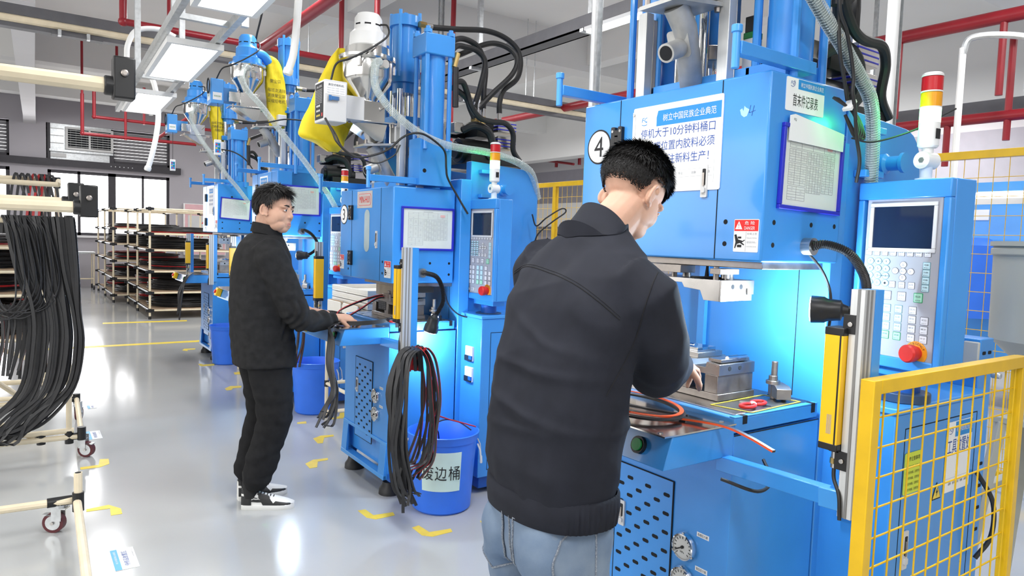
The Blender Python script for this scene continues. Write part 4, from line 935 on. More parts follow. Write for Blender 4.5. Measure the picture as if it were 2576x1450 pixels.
# ================================================================== moulds on the tables
def mould(n):
    x0, y0 = (.11, .15) if n == 4 else (.10, .12); zb = .981
    t = thing('lower_mould', {4: 'open steel lower mould clamped on the table of press 4', 3: 'closed grey steel mould under the head of press 3', 2: 'steel mould lit white on the press behind the worker', 1: 'steel mould on the farthest press'}[n], 'mould', loc(n, x0, y0, zb), MO[n][2], 'steel moulds')
    MB().box(0, .18, 0, .36, 0, .022, DSTEEL).build('base_plate', t, bev=.002)
    for y in (.005, .125, .30): MB().box(.0, .175, y, y + .05, .022, .08, DSTEEL).build('spacer_block', t, bev=.002)
    if n in (4, 2, 1):
        P = [(0, .08), (.36, .08), (.36, .118), (.115, .118), (.10, .10), (.055, .10), (.05, .118), (0, .115)]
        m = MB().prism([(a, b) for a, b in P], (0, 0, 0), Y, Z, X * .175, STEEL); m.box(.02, .16, .01, .06, .118, .128, STEEL).box(.03, .15, .11, .34, .118, .135, STEEL).box(.05, .14, .13, .3, .135, .147, CHROME)
        m.cyl((.06, .02, .128), (.155, .02, .128), .008, CHROME, n=12).cyl((.1, .36, .14), (.1, .18, .14), .014, CHROME, n=14)
        for x in (.05, .10): m.cyl((x, .001, .10), (x, -.001, .10), .008, HOLE, n=14)
        m.build('cavity_plate', t, bev=.0015)
    else:
        m = MB().box(0, .18, 0, .3, .08, .12, STEEL).box(.0, .18, 0, .3, .125, .205, STEEL).box(-.012, .0, .08, .18, .10, .14, DSTEEL).box(-.01, .0, .10, .13, .14, .16, DSTEEL); m.build('cavity_plate', t, bev=.002)
        m = MB().box(-.001, 0, .15, .26, .04, .09, BLACK)
        for k in range(4): m.text('N0 0412 80T 200', (-.0011, .205, .05 + .011 * k), -Y, Z, .006, STEEL, .09)
        m.build('type_plate', t, smooth=0)
        m = MB().box(-.02, .19, -.08, .0, .16, .195, BLACK).box(.09, .17, .0, .01, .1, .12, STEEL); m.build('clamp_block', t, bev=.002)
    for k, (y, s) in enumerate(((-.05, 1), (.41, -1))):
        c = MB().prism([(-.05, -.02), (.035, -.02), (.035, .02), (-.03, .02), (-.05, .012)], (.20, y, .028), Vector((.6, .8 * s, 0)), Z, Vector((.8, -.6 * s, 0)) * .045, DSTEEL)
        c.cyl((.21, y, .0), (.21, y, .12), .010, DSTEEL, n=12).cyl((.205, y - .0, .048), (.205, y, .06), .022, STEEL, n=20).cyl((.205, y, .06), (.205, y, .075), .014, DSTEEL, n=10).cyl((.245, y - .015, 0), (.245, y - .015, .025), .008, BLACK, n=8)
        c.build('clamp', t, bev=.001)
    if n in (4, 2, 1):
        zt = HEADZ[n] - .022
        t2 = thing('upper_mould', {4: 'bright steel upper mould hanging under the raised head of press 4', 2: 'upper mould under the head behind the worker', 1: 'upper mould under the head of the farthest press'}[n], 'mould', loc(n, .09, .15, zt), MO[n][2], 'steel moulds')
        P = [(0, -.105), (.06, -.105), (.075, -.075), (.14, -.07), (.15, -.055), (.36, -.055), (.36, -.045), (.36, -.04), (0, -.04)]
        m = MB().prism(P, (0, 0, 0), Y, Z, X * .16, STEEL)
        m.prism([(0, -.105), (.025, -.105), (.032, -.083), (.075, -.083), (.078, -.065), (.13, -.065), (.13, -.085), (.16, -.085), (.16, -.04), (0, -.04)], (0, -.006, 0), X, Z, Y * .006, STEEL)
        for x in (.055, .095): m.cyl((x, -.007, -.06), (x, -.0055, -.06), .008, HOLE, n=14)
        m.build('cavity_plate', t2, bev=.0015)
        m = MB()
        for y in (.03, .2): MB().cyl((.08, y, -.045), (.08, y, -.022), .016, STEEL, r1=.013, n=16).build('locating_stud', t2); MB().cyl((.03, y + .01, -.045), (.03, y + .01, .0), .009, DSTEEL, n=10).build('clamp_bolt', t2)
        MB().box(.0, .09, .0, .04, -.022, -.005, DSTEEL).cyl((.05, .02, -.036), (.05, .02, -.022), .014, STEEL, n=16).build('clamp', t2, bev=.001); MB().box(-.02, .05, .14, .26, -.024, 0, DSTEEL).build('clamp', t2, bev=.001)
        m = MB().loft([((.06, .1, -.04), .008), ((.058, .098, .0), .004)], BLACK, 8); m.tube([(.06, .1, -.039), (.07, .04, -.037), (.05, .07, -.035), (.03, .14, -.039)], .004, BLACK, 6); m.build('sprue_remnant', t2)
    return t
for n in (4, 3, 2, 1): mould(n)
def scissors(n, x, y, rz, lab, z=.9815):
    t = thing('snippers', lab, 'scissors', loc(n, x, y, z), rz)
    def ringpts(cx, cy, a, b): return [Vector((cx + a * math.cos(q), cy + b * math.sin(q), .008)) for q in np.linspace(0, 2 * PI, 17)]
    for s in (-1, 1): MB().tube(ringpts(s * .032, -.012 * 0, .03, .018), .0055, RED, 8, caps=False).build('handle', t)
    MB().tube([(-.004, .008, .008), (-.006, .04, .008)], .004, STEEL, 6).tube([(.004, .008, .008), (.002, .04, .008)], .004, STEEL, 6).build('blade', t)
    MB().ball((0, 0, .009), (.008, .012, .008), WHITE, 10, 6).build('pivot', t)
scissors(4, .155, .055, .15, 'red-handled snippers lying on the table of press 4')
scissors(3, .06, .03, .5, 'red-handled snippers on the table of press 3')
scissors(2, .06, .03, .2, 'red-handled snippers on the table behind the worker')

# ================================================================== vacuum loaders, dust bags, clear hoses
def loader(n):
    blue = n in (1, 2); q = {3: 0.0, 4: .22, 2: .40, 1: .42}[n]; cm = BLUE if blue else WHITE; k = .92 if blue else 1.0
    hx, hy = (-.12, .33) if blue else (-.045, .27)
    t = thing('vacuum_loader', {3: 'white vacuum loader with steel hopper and grey switch box on press 3', 4: 'vacuum loader over press 4, mostly above the frame', 2: 'blue capped vacuum loader on the press behind the worker', 1: 'blue capped vacuum loader on the farthest press'}[n], 'vacuum loader', loc(n, hx, hy, 0), MO[n][2], 'vacuum loaders')
    z0 = 2.09 + q
    m = MB(); m.obox((.0, 0, z0), Vector((.15, 0, .004)), Y * .085, Z * .004, STAIN)
    m.prism([(-.13, -.005), (.10, -.005), (.075, -.10), (.03, -.10)], (0, -.06, z0), X, Z, Y * .12, STAIN)
    for x in (-.13, .13): m.cyl((x, -.07, z0 - .02), (x, -.07, z0 + .012), .008, DSTEEL, n=6)
    m.build('chute', t, bev=.001)
    m = MB().box(-.07, .08, -.07, .07, z0 + .004, z0 + .115, STAIN); m.box(-.16, -.07, -.065, -.045, z0 + .03, z0 + .11, STAIN)
    for z in (.03, .09): m.cyl((-.05, -.071, z0 + z), (-.05, -.074, z0 + z), .005, STEEL, n=8)
    m.cyl((.05, -.07, z0 + .07), (.07, -.12, z0 + .09), .006, STEEL, n=8); m.build('neck', t, bev=.003)
    m = MB().loft([((0, 0, z0 + .115), .058), ((0, 0, z0 + .13), .06), ((0, 0, z0 + .22), .132 * k), ((0, 0, z0 + .245), .14 * k), ((0, 0, z0 + .33), .142 * k), ((0, 0, z0 + .335), .157 * k), ((0, 0, z0 + .345), .16 * k)], STAIN, 40)
    m.build('hopper', t)
    m = MB().loft([((0, 0, z0 + .345), .16 * k), ((0, 0, z0 + .36), .16 * k), ((0, 0, z0 + .365), .13 * k), ((0, 0, z0 + .41), .125 * k), ((0, 0, z0 + .42), .105 * k)], cm if blue else STAIN, 40); m.build('lid', t)
    m = MB().loft([((0, 0, z0 + .42), .104 * k), ((0, 0, z0 + .49), .10 * k), ((0, 0, z0 + .505), .085 * k), ((0, 0, z0 + .515), .078 * k), ((0, 0, z0 + .575), .076 * k), ((0, 0, z0 + .60), .06 * k), ((0, 0, z0 + .607), .03)], cm, 36); m.build('motor_cover', t)
    m = MB()
    for a in (200, 245, 290): 
        c = Vector((math.cos(math.radians(a)), math.sin(math.radians(a)), 0)); m.obox(Vector((0, 0, z0 + .535)) + c * .0765 * k, Vector((-c.y, c.x, 0)) * .017, Z * .004, c * .001, HOLE)
    m.build('vent_slot', t, smooth=0)
    m = MB()
    for a in (230, 350, 110):
        c = Vector((math.cos(math.radians(a)), math.sin(math.radians(a)), 0)); s = Vector((-c.y, c.x, 0)); b = Vector((0, 0, z0 + .315)) + c * .15 * k
        m.obox(b, s * .010, Z * .03, c * .006, STEEL); m.obox(b + c * .008 - Z * .01, s * .006, Z * .018, c * .004, CHROME); m.cyl(b + Z * .03 - s * .012, b + Z * .03 + s * .012, .005, CHROME, n=8)
    m.build('toggle_clip', t)
    m = MB().cyl((.02, -.10 * k, z0 + .30), (.035, -.17 * k, z0 + .305), .024, STAIN, n=18); m.build('inlet_pipe', t)
    if blue:
        m = MB().tube(spline([(.05, -.05, z0 + .46), (.12, -.03, z0 + .45), (.17, 0, z0 + .41)], 5), .04, BLUE, 14); m.tube([(.165, 0, z0 + .415), (.20, .015, z0 + .385)], .034, GALV, 14); m.build('outlet_elbow', t)
    # switch box
    bx, by, bz = (-.305, -.165, z0 - .04) if not blue else (-.30, -.06, z0 + .0)
    bm = LGREY if not blue else BLUE2
    w_, d_, h_ = (.125, .15, .215) if not blue else (.10, .16, .20)
    o = MB().box(bx, bx + w_, by, by + d_, bz, bz + h_, bm).build('switch_box', t, bev=.005)
    m = MB().box(bx + w_, bx + w_ + .11, by + .03, by + d_ - .02, bz + .03, bz + h_ - .06, bm if not blue else BLUE2); m.build('box_bracket', t, bev=.002)
    m = MB()
    if not blue:
        m.box(bx - .001, bx, by + .012, by + d_ - .012, bz + .015, bz + h_ - .012, INK)
        m.text('SAL-300G', (bx - .0012, by + d_ / 2, bz + h_ - .03), -Y, Z, .011, LGREY, .08)
        for kk in range(9): m.text('吸料时间设定注意事项', (bx - .0012, by + d_ / 2 + .005, bz + h_ - .048 - .0085 * kk), -Y, Z, .005, LGREY, .10)
        for a in (.03, .05, .07): 
            for b in (.035, .06, .085): m.obox((bx - .0012, by + a + .04, bz + b), Y * .006, Z * .005, X * .0003, WHITE if b > .05 else TAPE)
        m.obox((bx - .0014, by + .03, bz + .035), Y * .008, Z * .009, X * .0003, RED)
        m.box(bx + .005, bx + w_ - .01, by - .001, by, bz + h_ - .075, bz + h_ - .01, PAPER); m.text('真空式吸料机', (bx + w_ / 2, by - .0012, bz + h_ - .025), X, Z, .013, INK, .085)
        for kk in range(3): m.text('电压 220V 功率 1500W', (bx + w_ / 2, by - .0012, bz + h_ - .042 - .012 * kk), X, Z, .006, INKG, .095)
    else:
        m.box(bx - .001, bx, by + .03, by + d_ - .03, bz + .03, bz + .09, PAPER); m.text('合格证', (bx - .0012, by + d_ / 2, bz + .07), -Y, Z, .02, GRN, .05)
        m.box(bx + .015, bx + w_ - .015, by - .001, by, bz + .03, bz + .09, PAPER); m.text('检验合格', (bx + w_ / 2, by - .0012, bz + .06), X, Z, .014, GRN, .05)
    m.build('box_labels', o, smooth=0)
    if not blue:
        m = MB().obox((bx + .055, by - .008, bz + .12), X * .022, Y * .004, Z * .010, CHROME).obox((bx + .028, by - .006, bz + .12), X * .008, Y * .005, Z * .014, CHROME); m.build('box_latch', o)
    # motor cable to the box
    p0 = Vector((.045, -.065, z0 + .54)); p3 = Vector((bx + .05, by + .05, bz + h_))
    MB().tube(spline([p0, (.07, -.10, z0 + .53), (.05, -.15, z0 + .46), (-.06, -.17, z0 + .37), (-.17, -.17, z0 + .30), (-.23, -.13, z0 + .27), p3], 7), .0055, RUB, 8).build('motor_cable', t)
    if blue:
        c = [Vector((bx - .012, by + .04 + .045 * math.cos(a), bz + .14 + .06 * math.sin(a))) for a in np.linspace(0, 6 * PI, 50)]
        MB().tube(c, .005, RUB, 6).build('coiled_cable', t)
        r = thing('remote_pendant', {2: 'white hanging remote with coloured buttons beside the far yellow bag', 1: 'white hanging remote in front of the window louvre'}[n], 'remote', loc(n, hx + bx + .05, hy + by - .02, bz - (.42 if n == 2 else .42)), 0, 'hanging remotes')
        m = MB().box(-.028, .028, -.011, .011, 0, .125, WHITE); m.build('case', r, bev=.006)
        m = MB().box(-.02, .02, -.0118, -.011, .02, .10, HDRB)
        for a, b, mm in ((-.01, .085, INKR), (.01, .085, GRN), (-.01, .055, TAPE), (.01, .055, GRN), (0, .03, INKR)): m.obox((a, -.012, b), X * .006, Z * .006, Y * .0004, mm)
        m.text('OFF', (0, -.0121, .07), X, Z, .008, PAPER); m.build('keypad', r, smooth=0)
        MB().cyl((0, 0, .125), (0, 0, .42), .0025, RUB, n=6).build('cord', r)
    return t
for n in (4, 3, 2, 1): loader(n)
def dust_bag(n, rows, y, th, lab, texts):
    """rows: (z, x0, x1) from top to bottom in press coordinates."""
    t = thing('dust_bag', lab, 'bag', loc(n, 0, y, 0), MO[n][2], 'yellow dust bags')
    R = []; N = 24; rows = [Vector(r) for r in rows]; rows = spline(rows, 4)
    for i, (z, x0, x1) in enumerate(rows):
        f = min(1, i / 5, (len(rows) - 1 - i) / 3 + .12); cx, w = (x0 + x1) / 2, (x1 - x0) / 2
        ring = []
        for j in range(N):
            a = 2 * PI * j / N; ca, sa = math.cos(a), math.sin(a)
            wob = .006 * math.sin(5 * a + z * 30) + .005 * math.sin(z * 55 + j)
            ring.append(Vector((cx + w * abs(ca) ** .8 * (1 if ca > 0 else -1), (th * f + .012) * abs(sa) ** .7 * (1 if sa > 0 else -1) + wob, z)))
        R.append(ring)
    MB().rings(R[::-1], YELB).build('bag', t, smooth=60)
    if texts:
        m = MB()
        for s_, x, z, h, w in texts: m.text(s_, (x, -th - .022, z), X, Z, h, INK, w)
        m.build('lettering', t, smooth=0)
dust_bag(3, [(2.52, -.16, -.08), (2.46, -.20, -.05), (2.36, -.25, -.03), (2.2, -.31, -.06), (2.06, -.37, -.09), (2.0, -.37, -.11), (1.97, -.28, -.12), (1.93, -.21, -.15)], .43, .045, 'large yellow dust bag hanging behind the white vacuum loader', [('以', -.275, 2.19, .035, .035), ('寿', -.285, 2.145, .035, .035)])
dust_bag(2, [(2.96, .02, .08), (2.93, .03, .13), (2.85, .03, .17), (2.7, .03, .20), (2.5, .05, .215), (2.40, .06, .21), (2.35, .08, .19)], .34, .035, 'yellow dust bag with lettering on the press behind the worker', [('聚尘袋', .10, 2.74, .033, .09), ('每班次清除', .11, 2.665, .032, .15), ('更换聚尘袋', .11, 2.62, .032, .15), ('以缩短电机', .11, 2.575, .032, .15)])
dust_bag(1, [(2.98, .01, .06), (2.93, .02, .10), (2.85, .03, .15), (2.7, .04, .18), (2.5, .07, .195), (2.42, .09, .19), (2.37, .11, .16)], .40, .03, 'farthest and smallest yellow dust bag', [('每班次清除', .115, 2.68, .03, .13), ('更换聚尘袋', .115, 2.64, .03, .13), ('短电机', .13, 2.60, .03, .09)])
dust_bag(4, [(2.66, -.12, -.04), (2.5, -.16, -.02), (2.36, -.16, -.04), (2.27, -.15, -.07)], .45, .035, 'yellow dust bag tip at the top edge over press 4', None)
def clear_hose(n, pts, r, lab, dark=False):
    t = thing('clear_hose', lab, 'hose', loc(n, *pts[0]), MO[n][2], 'clear ribbed hoses')
    rel = [Vector(p) - Vector(pts[0]) for p in pts]
    g = MB(); ribbed(g, rel, r, CLEAR, .011 if n != 4 else .0095, 18, .05); g.build('hose_wall', t, smooth=60)
    P = spline(rel, 24); h = []; L = 0; a = 0; u = None
    for i, p in enumerate(P):
        if i: L += (p - P[i - 1]).length
        d = (P[min(i + 1, len(P) - 1)] - P[max(i - 1, 0)]).normalized()
        if u is None: u, v = perp(d)
        else: u = (u - d * u.dot(d)).normalized(); v = d.cross(u)
        h.append((p, u.copy(), v.copy(), L))
    S = []; pit = .008
    N = int(h[-1][3] / pit * 10); j = 0
    for i in range(N):
        l = h[-1][3] * i / N
        while j < len(h) - 2 and h[j + 1][3] < l: j += 1
        f = (l - h[j][3]) / max(1e-9, h[j + 1][3] - h[j][3]); p = h[j][0].lerp(h[j + 1][0], f); a = 2 * PI * i / 10
        S.append(p + (h[j][1] * math.cos(a) + h[j][2] * math.sin(a)) * r * .98)
    MB().tube(S, .0007, pm('hose_wire', (.75, .78, .77), .3), 4).build('wire_helix', t, kind='stuff')
    if dark:
        q = spline(rel, 8); MB().loft([(p + Vector((-.003, 0, -.005)), r * .74) for p in q[2:]], pm('granulate', (.05, .065, .07), .6, bump=.8, bscale=120), 12).build('granulate', t, kind='stuff')
clear_hose(3, [(-.055, .09, 2.395), (-.07, .06, 2.39), (-.105, .02, 2.36), (-.12, -.02, 2.24), (-.062, -.045, 2.145), (.024, -.05, 2.076), (.141, -.05, 2.017), (.27, -.05, 1.979), (.407, -.045, 1.967), (.56, -.035, 1.964), (.707, -.02, 1.949), (.84, -.012, 1.915), (.93, 0, 1.86), (1.0, .03, 1.72)], .021, 'clear ribbed hose sweeping from the white loader over press 3')
clear_hose(2, [(-.14, .20, 2.8), (-.18, .15, 2.79), (-.22, .10, 2.70), (-.19, .05, 2.59), (-.09, .0, 2.47), (.04, -.03, 2.30), (.14, -.05, 2.18), (.25, -.06, 2.05), (.37, -.06, 1.90), (.45, -.06, 1.80), (.54, -.05, 1.66)], .023, 'clear ribbed hose falling across the press behind the worker')
clear_hose(1, [(-.15, .20, 2.82), (-.18, .13, 2.79), (-.22, .06, 2.65), (-.18, .01, 2.52), (-.10, -.03, 2.38), (.0, -.06, 2.24), (.12, -.07, 2.07), (.24, -.07, 1.93), (.36, -.06, 1.78)], .023, 'clear ribbed hose of the farthest press against the window wall')
clear_hose(4, [(.07, -.07, 2.215), (.132, -.07, 2.166), (.226, -.07, 2.101), (.291, -.07, 2.062), (.348, -.07, 2.021), (.407, -.07, 1.979), (.463, -.07, 1.935), (.51, -.06, 1.88), (.56, -.04, 1.79), (.60, -.02, 1.68)], .021, 'clear ribbed hose half full of dark granules over press 4', True)
def cable(pts, lab, r=.005, n=None, name='cable', group='loose black cables'):
    if n: pts = [tuple(loc(n, *p)) for p in pts]
    t = thing(name, lab, 'cable', pts[0], 0, group)
    MB().tube([Vector(p) - Vector(pts[0]) for p in spline(pts, 8)], r, RUB, 8).build('cable_run', t); return t
cable([(-.37, .03, 2.05), (-.35, -.02, 1.98), (-.33, -.05, 1.92), (-.24, -.05, 1.86), (-.13, -.05, 1.88), (-.05, -.06, 1.92), (.01, -.08, 1.98), (.07, -.09, 2.01), (.14, -.09, 2.01), (.23, -.08, 1.97), (.29, -.05, 1.93), (.31, -.03, 1.85), (.33, -.02, 1.79), (.41, -.015, 1.68), (.46, -.03, 1.60)], 'black cable looping from the grey switch box down the frame of press 3', .006, 3)
cable([(-.36, .06, 2.05), (-.33, .0, 1.98), (-.29, -.02, 1.90), (-.21, -.03, 1.86), (-.11, -.03, 1.84), (-.01, -.03, 1.89), (.03, -.02, 1.95)], 'second thin black cable drooping under the feed throat of press 3', .004, 3)
cable([(-.28, .15, 2.36), (-.1, -.02, 2.33), (.1, -.06, 2.38), (.3, -.08, 2.36), (.42, -.05, 2.2)], 'black cable between the yellow bag and the cylinder behind the worker', .006, 2)
cable([(.06, .1, 2.36), (.2, -.02, 2.33), (.33, -.05, 2.25), (.45, -.04, 2.1), (.6, -.03, 1.98)], 'black cable along the cylinder of the farthest press', .007, 1)
cable([(.22, -.1, 2.22), (.23, -.1, 2.13), (.27, -.1, 2.08), (.30, -.1, 2.02), (.32, -.1, 1.96), (.32, -.1, 1.92), (.34, -.1, 1.87), (.365, -.095, 1.80), (.40, -.09, 1.73), (.425, -.07, 1.67)], 'black cable hanging in front of the clear hose on press 4', .0055, 4)
cable([(.25, -.09, 2.40), (.24, -.09, 2.2), (.245, -.09, 2.1), (.26, -.09, 2.02), (.30, -.085, 1.95), (.33, -.08, 1.90)], 'short black cable beside the clear hose on press 4', .0055, 4)
for k in range(4):
    cable([(.29 + .008 * k, -.06, 1.905), (.35 + .01 * k, -.085, 1.87 - .004 * k), (.38 + .012 * k, -.09, 1.82 - .006 * k), (.37 + .006 * k, -.085, 1.80), (.34, -.07, 1.86)], 'one of the bundled black cable loops tied behind the head of press 4', .0045, 4, 'cable_loop', 'tied cable loops')
t = thing('cable_tie', 'white cable tie round the black bundle on press 4', 'cable tie', loc(4, .335, -.085, 1.885)); MB().obox((0, 0, 0), Vector((.012, 0, .014)), Y * .014, Vector((-.003, 0, .003)), WHITE).build('strap', t)
cable([tuple(loc(4, .40, -.06, 1.80)), tuple(loc(4, .45, -.1, 1.79)), (2.24, 1.10, 1.83), (2.30, 1.06, 1.87), (2.36, 1.03, 1.905)], 'thin black cable running to the large signal tower', .0028)
cable([(1.955, 1.235, 1.45), (1.975, 1.2, 1.40), (1.99, 1.18, 1.34), (1.985, 1.17, 1.27), (1.975, 1.17, 1.20), (1.98, 1.165, 1.13), (2.02, 1.165, 1.08), (2.06, 1.165, 1.01), (2.065, 1.165, .935)], 'black lamp cable hanging in front of the blue column of press 4', .004)
cable([(1.97, 3.44, 1.15), (2.02, 3.48, 1.08), (2.10, 3.5, 1.02), (2.18, 3.48, 1.0), (2.27, 3.45, 1.0)], 'thin black lamp cable drooping beside press 3', .0045)
cable([(2.60, 3.5, 1.62), (2.62, 3.48, 1.55), (2.65, 3.42, 1.60), (2.75, 3.4, 1.66), (2.78, 3.4, 1.64), (2.70, 3.42, 1.58), (2.62, 3.46, 1.5), (2.60, 3.47, 1.42)], 'looped black cable end beside the rounded frame of press 3', .0045)
cable([tuple(loc(4, .1, -.03, .85)), tuple(loc(4, .07, -.08, .81)), tuple(loc(4, -.02, -.1, .80)), tuple(loc(4, -.10, -.04, .83))], 'black cable sagging under the tray of press 4', .005)
# ================================================================== yellow mesh fences
def mesh_fence(label, x0, x1, y, z0, z1, e, dx, dz, wr, posts, along='x', wires_as_parts=True, group=None, name='mesh_fence'):
    t = thing(name, label, 'fence', (x0, y, 0) if along == 'x' else (y, x0, 0), 0 if along == 'x' else PI / 2, group)
    L = x1 - x0
    for x in posts: MB().box(x - e / 2 + (.001 if x else 0), x + e / 2 - (.001 if x else 0), -e / 2 + (.001 if x else 0), e / 2 - (.001 if x else 0), 0, z1 - (.001 if x else 0), FYEL).build('post', t, bev=.002)
    MB().box(e / 2, L - e / 2, -e / 2, e / 2, z1 - e, z1, FYEL).build('top_rail', t, bev=.002)
    MB().box(e / 2, L - e / 2, -e / 2, e / 2, z0, z0 + e, FYEL).build('bottom_rail', t, bev=.002)
    nx, nz = int(L / dx), int((z1 - z0 - e) / dz)
    if wires_as_parts:
        V = MB().cyl((0, 0, z0), (0, 0, z1 - e), wr, FYEL, n=8)
        me = None
        for i in range(nx + 1):
            x = .06 + .065 * i if dx == .065 else dx * (i + .5)
            if x > L - .02: break
            if me is None: o = V.build('wire', t); me = o.data
            else: o = bpy.data.objects.new('wire', me); COL.objects.link(o); o.parent = t
            o.location = (x, 0, 0)
        me = None
        for j in range(nz + 1):
            z = z1 - e - .07 * (j + .85) if dz == .07 else z1 - e - dz * (j + 1)
            if z < z0 + e: break
            if me is None: o = MB().cyl((0, 0, 0), (L, 0, 0), wr, FYEL, n=8).build('wire', t); me = o.data
            else: o = bpy.data.objects.new('wire', me); COL.objects.link(o); o.parent = t
            o.location = (0, wr * 1.6, z)
    else:
        m = MB()
        for i in range(1, nx + 1): m.cyl((dx * i, 0, z0), (dx * i, 0, z1 - e), wr, FYEL, n=5)
        for j in range(1, nz + 1): m.cyl((0, wr, z1 - e - dz * j), (L, wr, z1 - e - dz * j), wr, FYEL, n=5)
        m.build('wire_mesh', t, kind='stuff')
    return t
mesh_fence('yellow wire mesh panel with square frame in front of the control cabinet', 1.535, 2.35, .80, .10, 1.182, .032, .065, .07, .0023, (0, .80))
mesh_fence('long yellow mesh fence behind the presses, seen beyond the beige dryer', 1.0, 7.2, 5.0, .08, 2.12, .05, .085, .12, .0022, (0, 1.6, 3.4, 5.3, 6.2), 'y', False)

# ================================================================== beige hopper dryer beyond the fence
DRY = pm('dryer_beige', (.46, .46, .40), .38, var=.05, scale=3)
t = thing('hopper_dryer', 'beige barrel dryer with sight glass and warning labels beyond the mesh', 'dryer', (3.38, 1.02, 0))
m = MB().loft([((0, 0, 1.13), .245), ((0, 0, 1.50), .25), ((0, 0, 1.502), .262), ((0, 0, 1.52), .262)], DRY, 48); m.build('barrel', t)
MB().loft([((0, 0, 1.465), .254), ((0, 0, 1.47), .258), ((0, 0, 1.49), .258), ((0, 0, 1.495), .254)], DRY, 48).build('band', t)
MB().loft([((0, 0, .95), .09), ((0, 0, 1.0), .11), ((0, 0, 1.13), .245)], DRY, 48).build('cone', t)
MB().loft([((.06, -.03, 1.52), .16), ((.06, -.03, 1.60), .155), ((.06, -.03, 1.66), .12), ((.06, -.03, 1.69), .06)], DRY, 32).build('lid_dome', t)
m = MB().box(-.12, .12, -.12, .12, .93, .95, DRY).cyl((0, 0, .82), (0, 0, .93), .075, DRY, n=20).box(-.16, .16, -.16, .16, .795, .82, DRY); m.build('outlet', t, bev=.003)
m = MB()
for x in (-.14, .14):
    for y in (-.14, .14): m.bar((x, y, .80), (x * 1.5, y * 1.5, .06), .05, .03, DRY, up=(x, y, 0))
m.box(-.24, .24, -.2, -.16, .5, .53, DRY).box(-.24, .24, .16, .2, .5, .53, DRY); m.build('stand_leg', t, bev=.002)
MB().loft([((-.10, -.02, .70), .075), ((.06, -.06, .66), .075), ((.08, -.065, .655), .05)], pm('blower_dark', (.06, .06, .07), .4, .4), 20).build('blower', t)
# panel frame of tangent at the camera-facing side
aa = math.radians(222); tc = Vector((math.cos(aa), math.sin(aa), 0)); tu = Vector((-tc.y, tc.x, 0))
def tanp(da, z): 
    a = aa + da; c = Vector((math.cos(a), math.sin(a), 0)); return c * .2505 + Z * z, Vector((-c.y, c.x, 0)), c
c, u, nrm = tanp(-.24, 1.325)
m = MB().plate(c, u, Z, .04, .24, .006, STEEL, .003); m.plate(c + nrm * .006, u, Z, .016, .19, .001, HOLE, .008)
for z in (-.108, 0, .108):
    for s in (-.015, .015): m.cyl(c + Z * z + u * s + nrm * .006, c + Z * z + u * s + nrm * .009, .004, STEEL, n=8)
m.build('sight_glass', t)
def curved_label(z0, z1, a0, a1, mat):
    mb = MB(); R = []
    for k in range(9):
        c, u, nr = tanp(a0 + (a1 - a0) * k / 8, 0); R.append([c + nr * .0015 + Z * z0, c + nr * .0015 + Z * z1])
    return mb.rings(R, mat, caps=False, closed=False)
def lab_txt(m, s, a, z, h, ink, w=None):
    c, u, nr = tanp(a, z); m.text(s, c + nr * .0022, u, Z, h, ink, w)
m = curved_label(1.375, 1.455, -.10, .38, PAPER); lab_txt(m, '25KG', .0, 1.437, .018, INK, .055); lab_txt(m, '干燥机', .26, 1.437, .018, INK, .06); lab_txt(m, '△', .10, 1.40, .018, INKR); lab_txt(m, '注意高温', .26, 1.40, .014, INKR)
c, u, nr = tanp(-.03, 1.40); m.prism([(-.5, -.1), (.1, .3), (.5, .5), (.4, .2), (.1, -.1), (-.3, -.35), (-.5, -.3)], c + nr * .002, u * .05, Z * .04, nr * .0004, INK); m.build('heat_label', t, smooth=0)
m = curved_label(1.22, 1.365, -.10, .38, PAPER); m2 = curved_label(1.325, 1.3651, -.1005, .3805, HDRB); m.add(m2.V, m2.F, HDRB)
logo(m, tanp(-.04, 1.345)[0] + nr * .002, tanp(-.04, 0)[1], Z, .02, INKB); lab_txt(m, '百年福强', .22, 1.345, .016, PAPER, .07); lab_txt(m, '烤箱内胶料', .14, 1.31, .014, INKB, .075)
for k, s_ in enumerate(('日期: 5/13', '胶料型号: E10', '更新人: NO')): lab_txt(m, s_, .1, 1.285 - .025 * k, .011, INKB, .085)
m.build('record_label', t, smooth=0)
m = curved_label(1.135, 1.20, -.10, .10, INKR); lab_txt(m, '注 意', .25, 1.185, .012, INK); m2 = curved_label(1.135, 1.2, .1, .38, PAPER); m.add(m2.V, m2.F, PAPER)
c, u, nr = tanp(0, 1.168); m.cyl(c + nr * .002, c + nr * .003, .024, PAPER, n=20).cyl(c + nr * .003, c + nr * .0035, .019, INKR, n=20); m.bar(c + nr * .004 - u * .016 - Z * .016, c + nr * .004 + u * .016 + Z * .016, .005, .001, PAPER); m.text('注意安全', tanp(.25, 1.155)[0] + nr * .003, tanp(.25, 0)[1], Z, .01, INK, .05); m.build('fire_label', t, smooth=0)

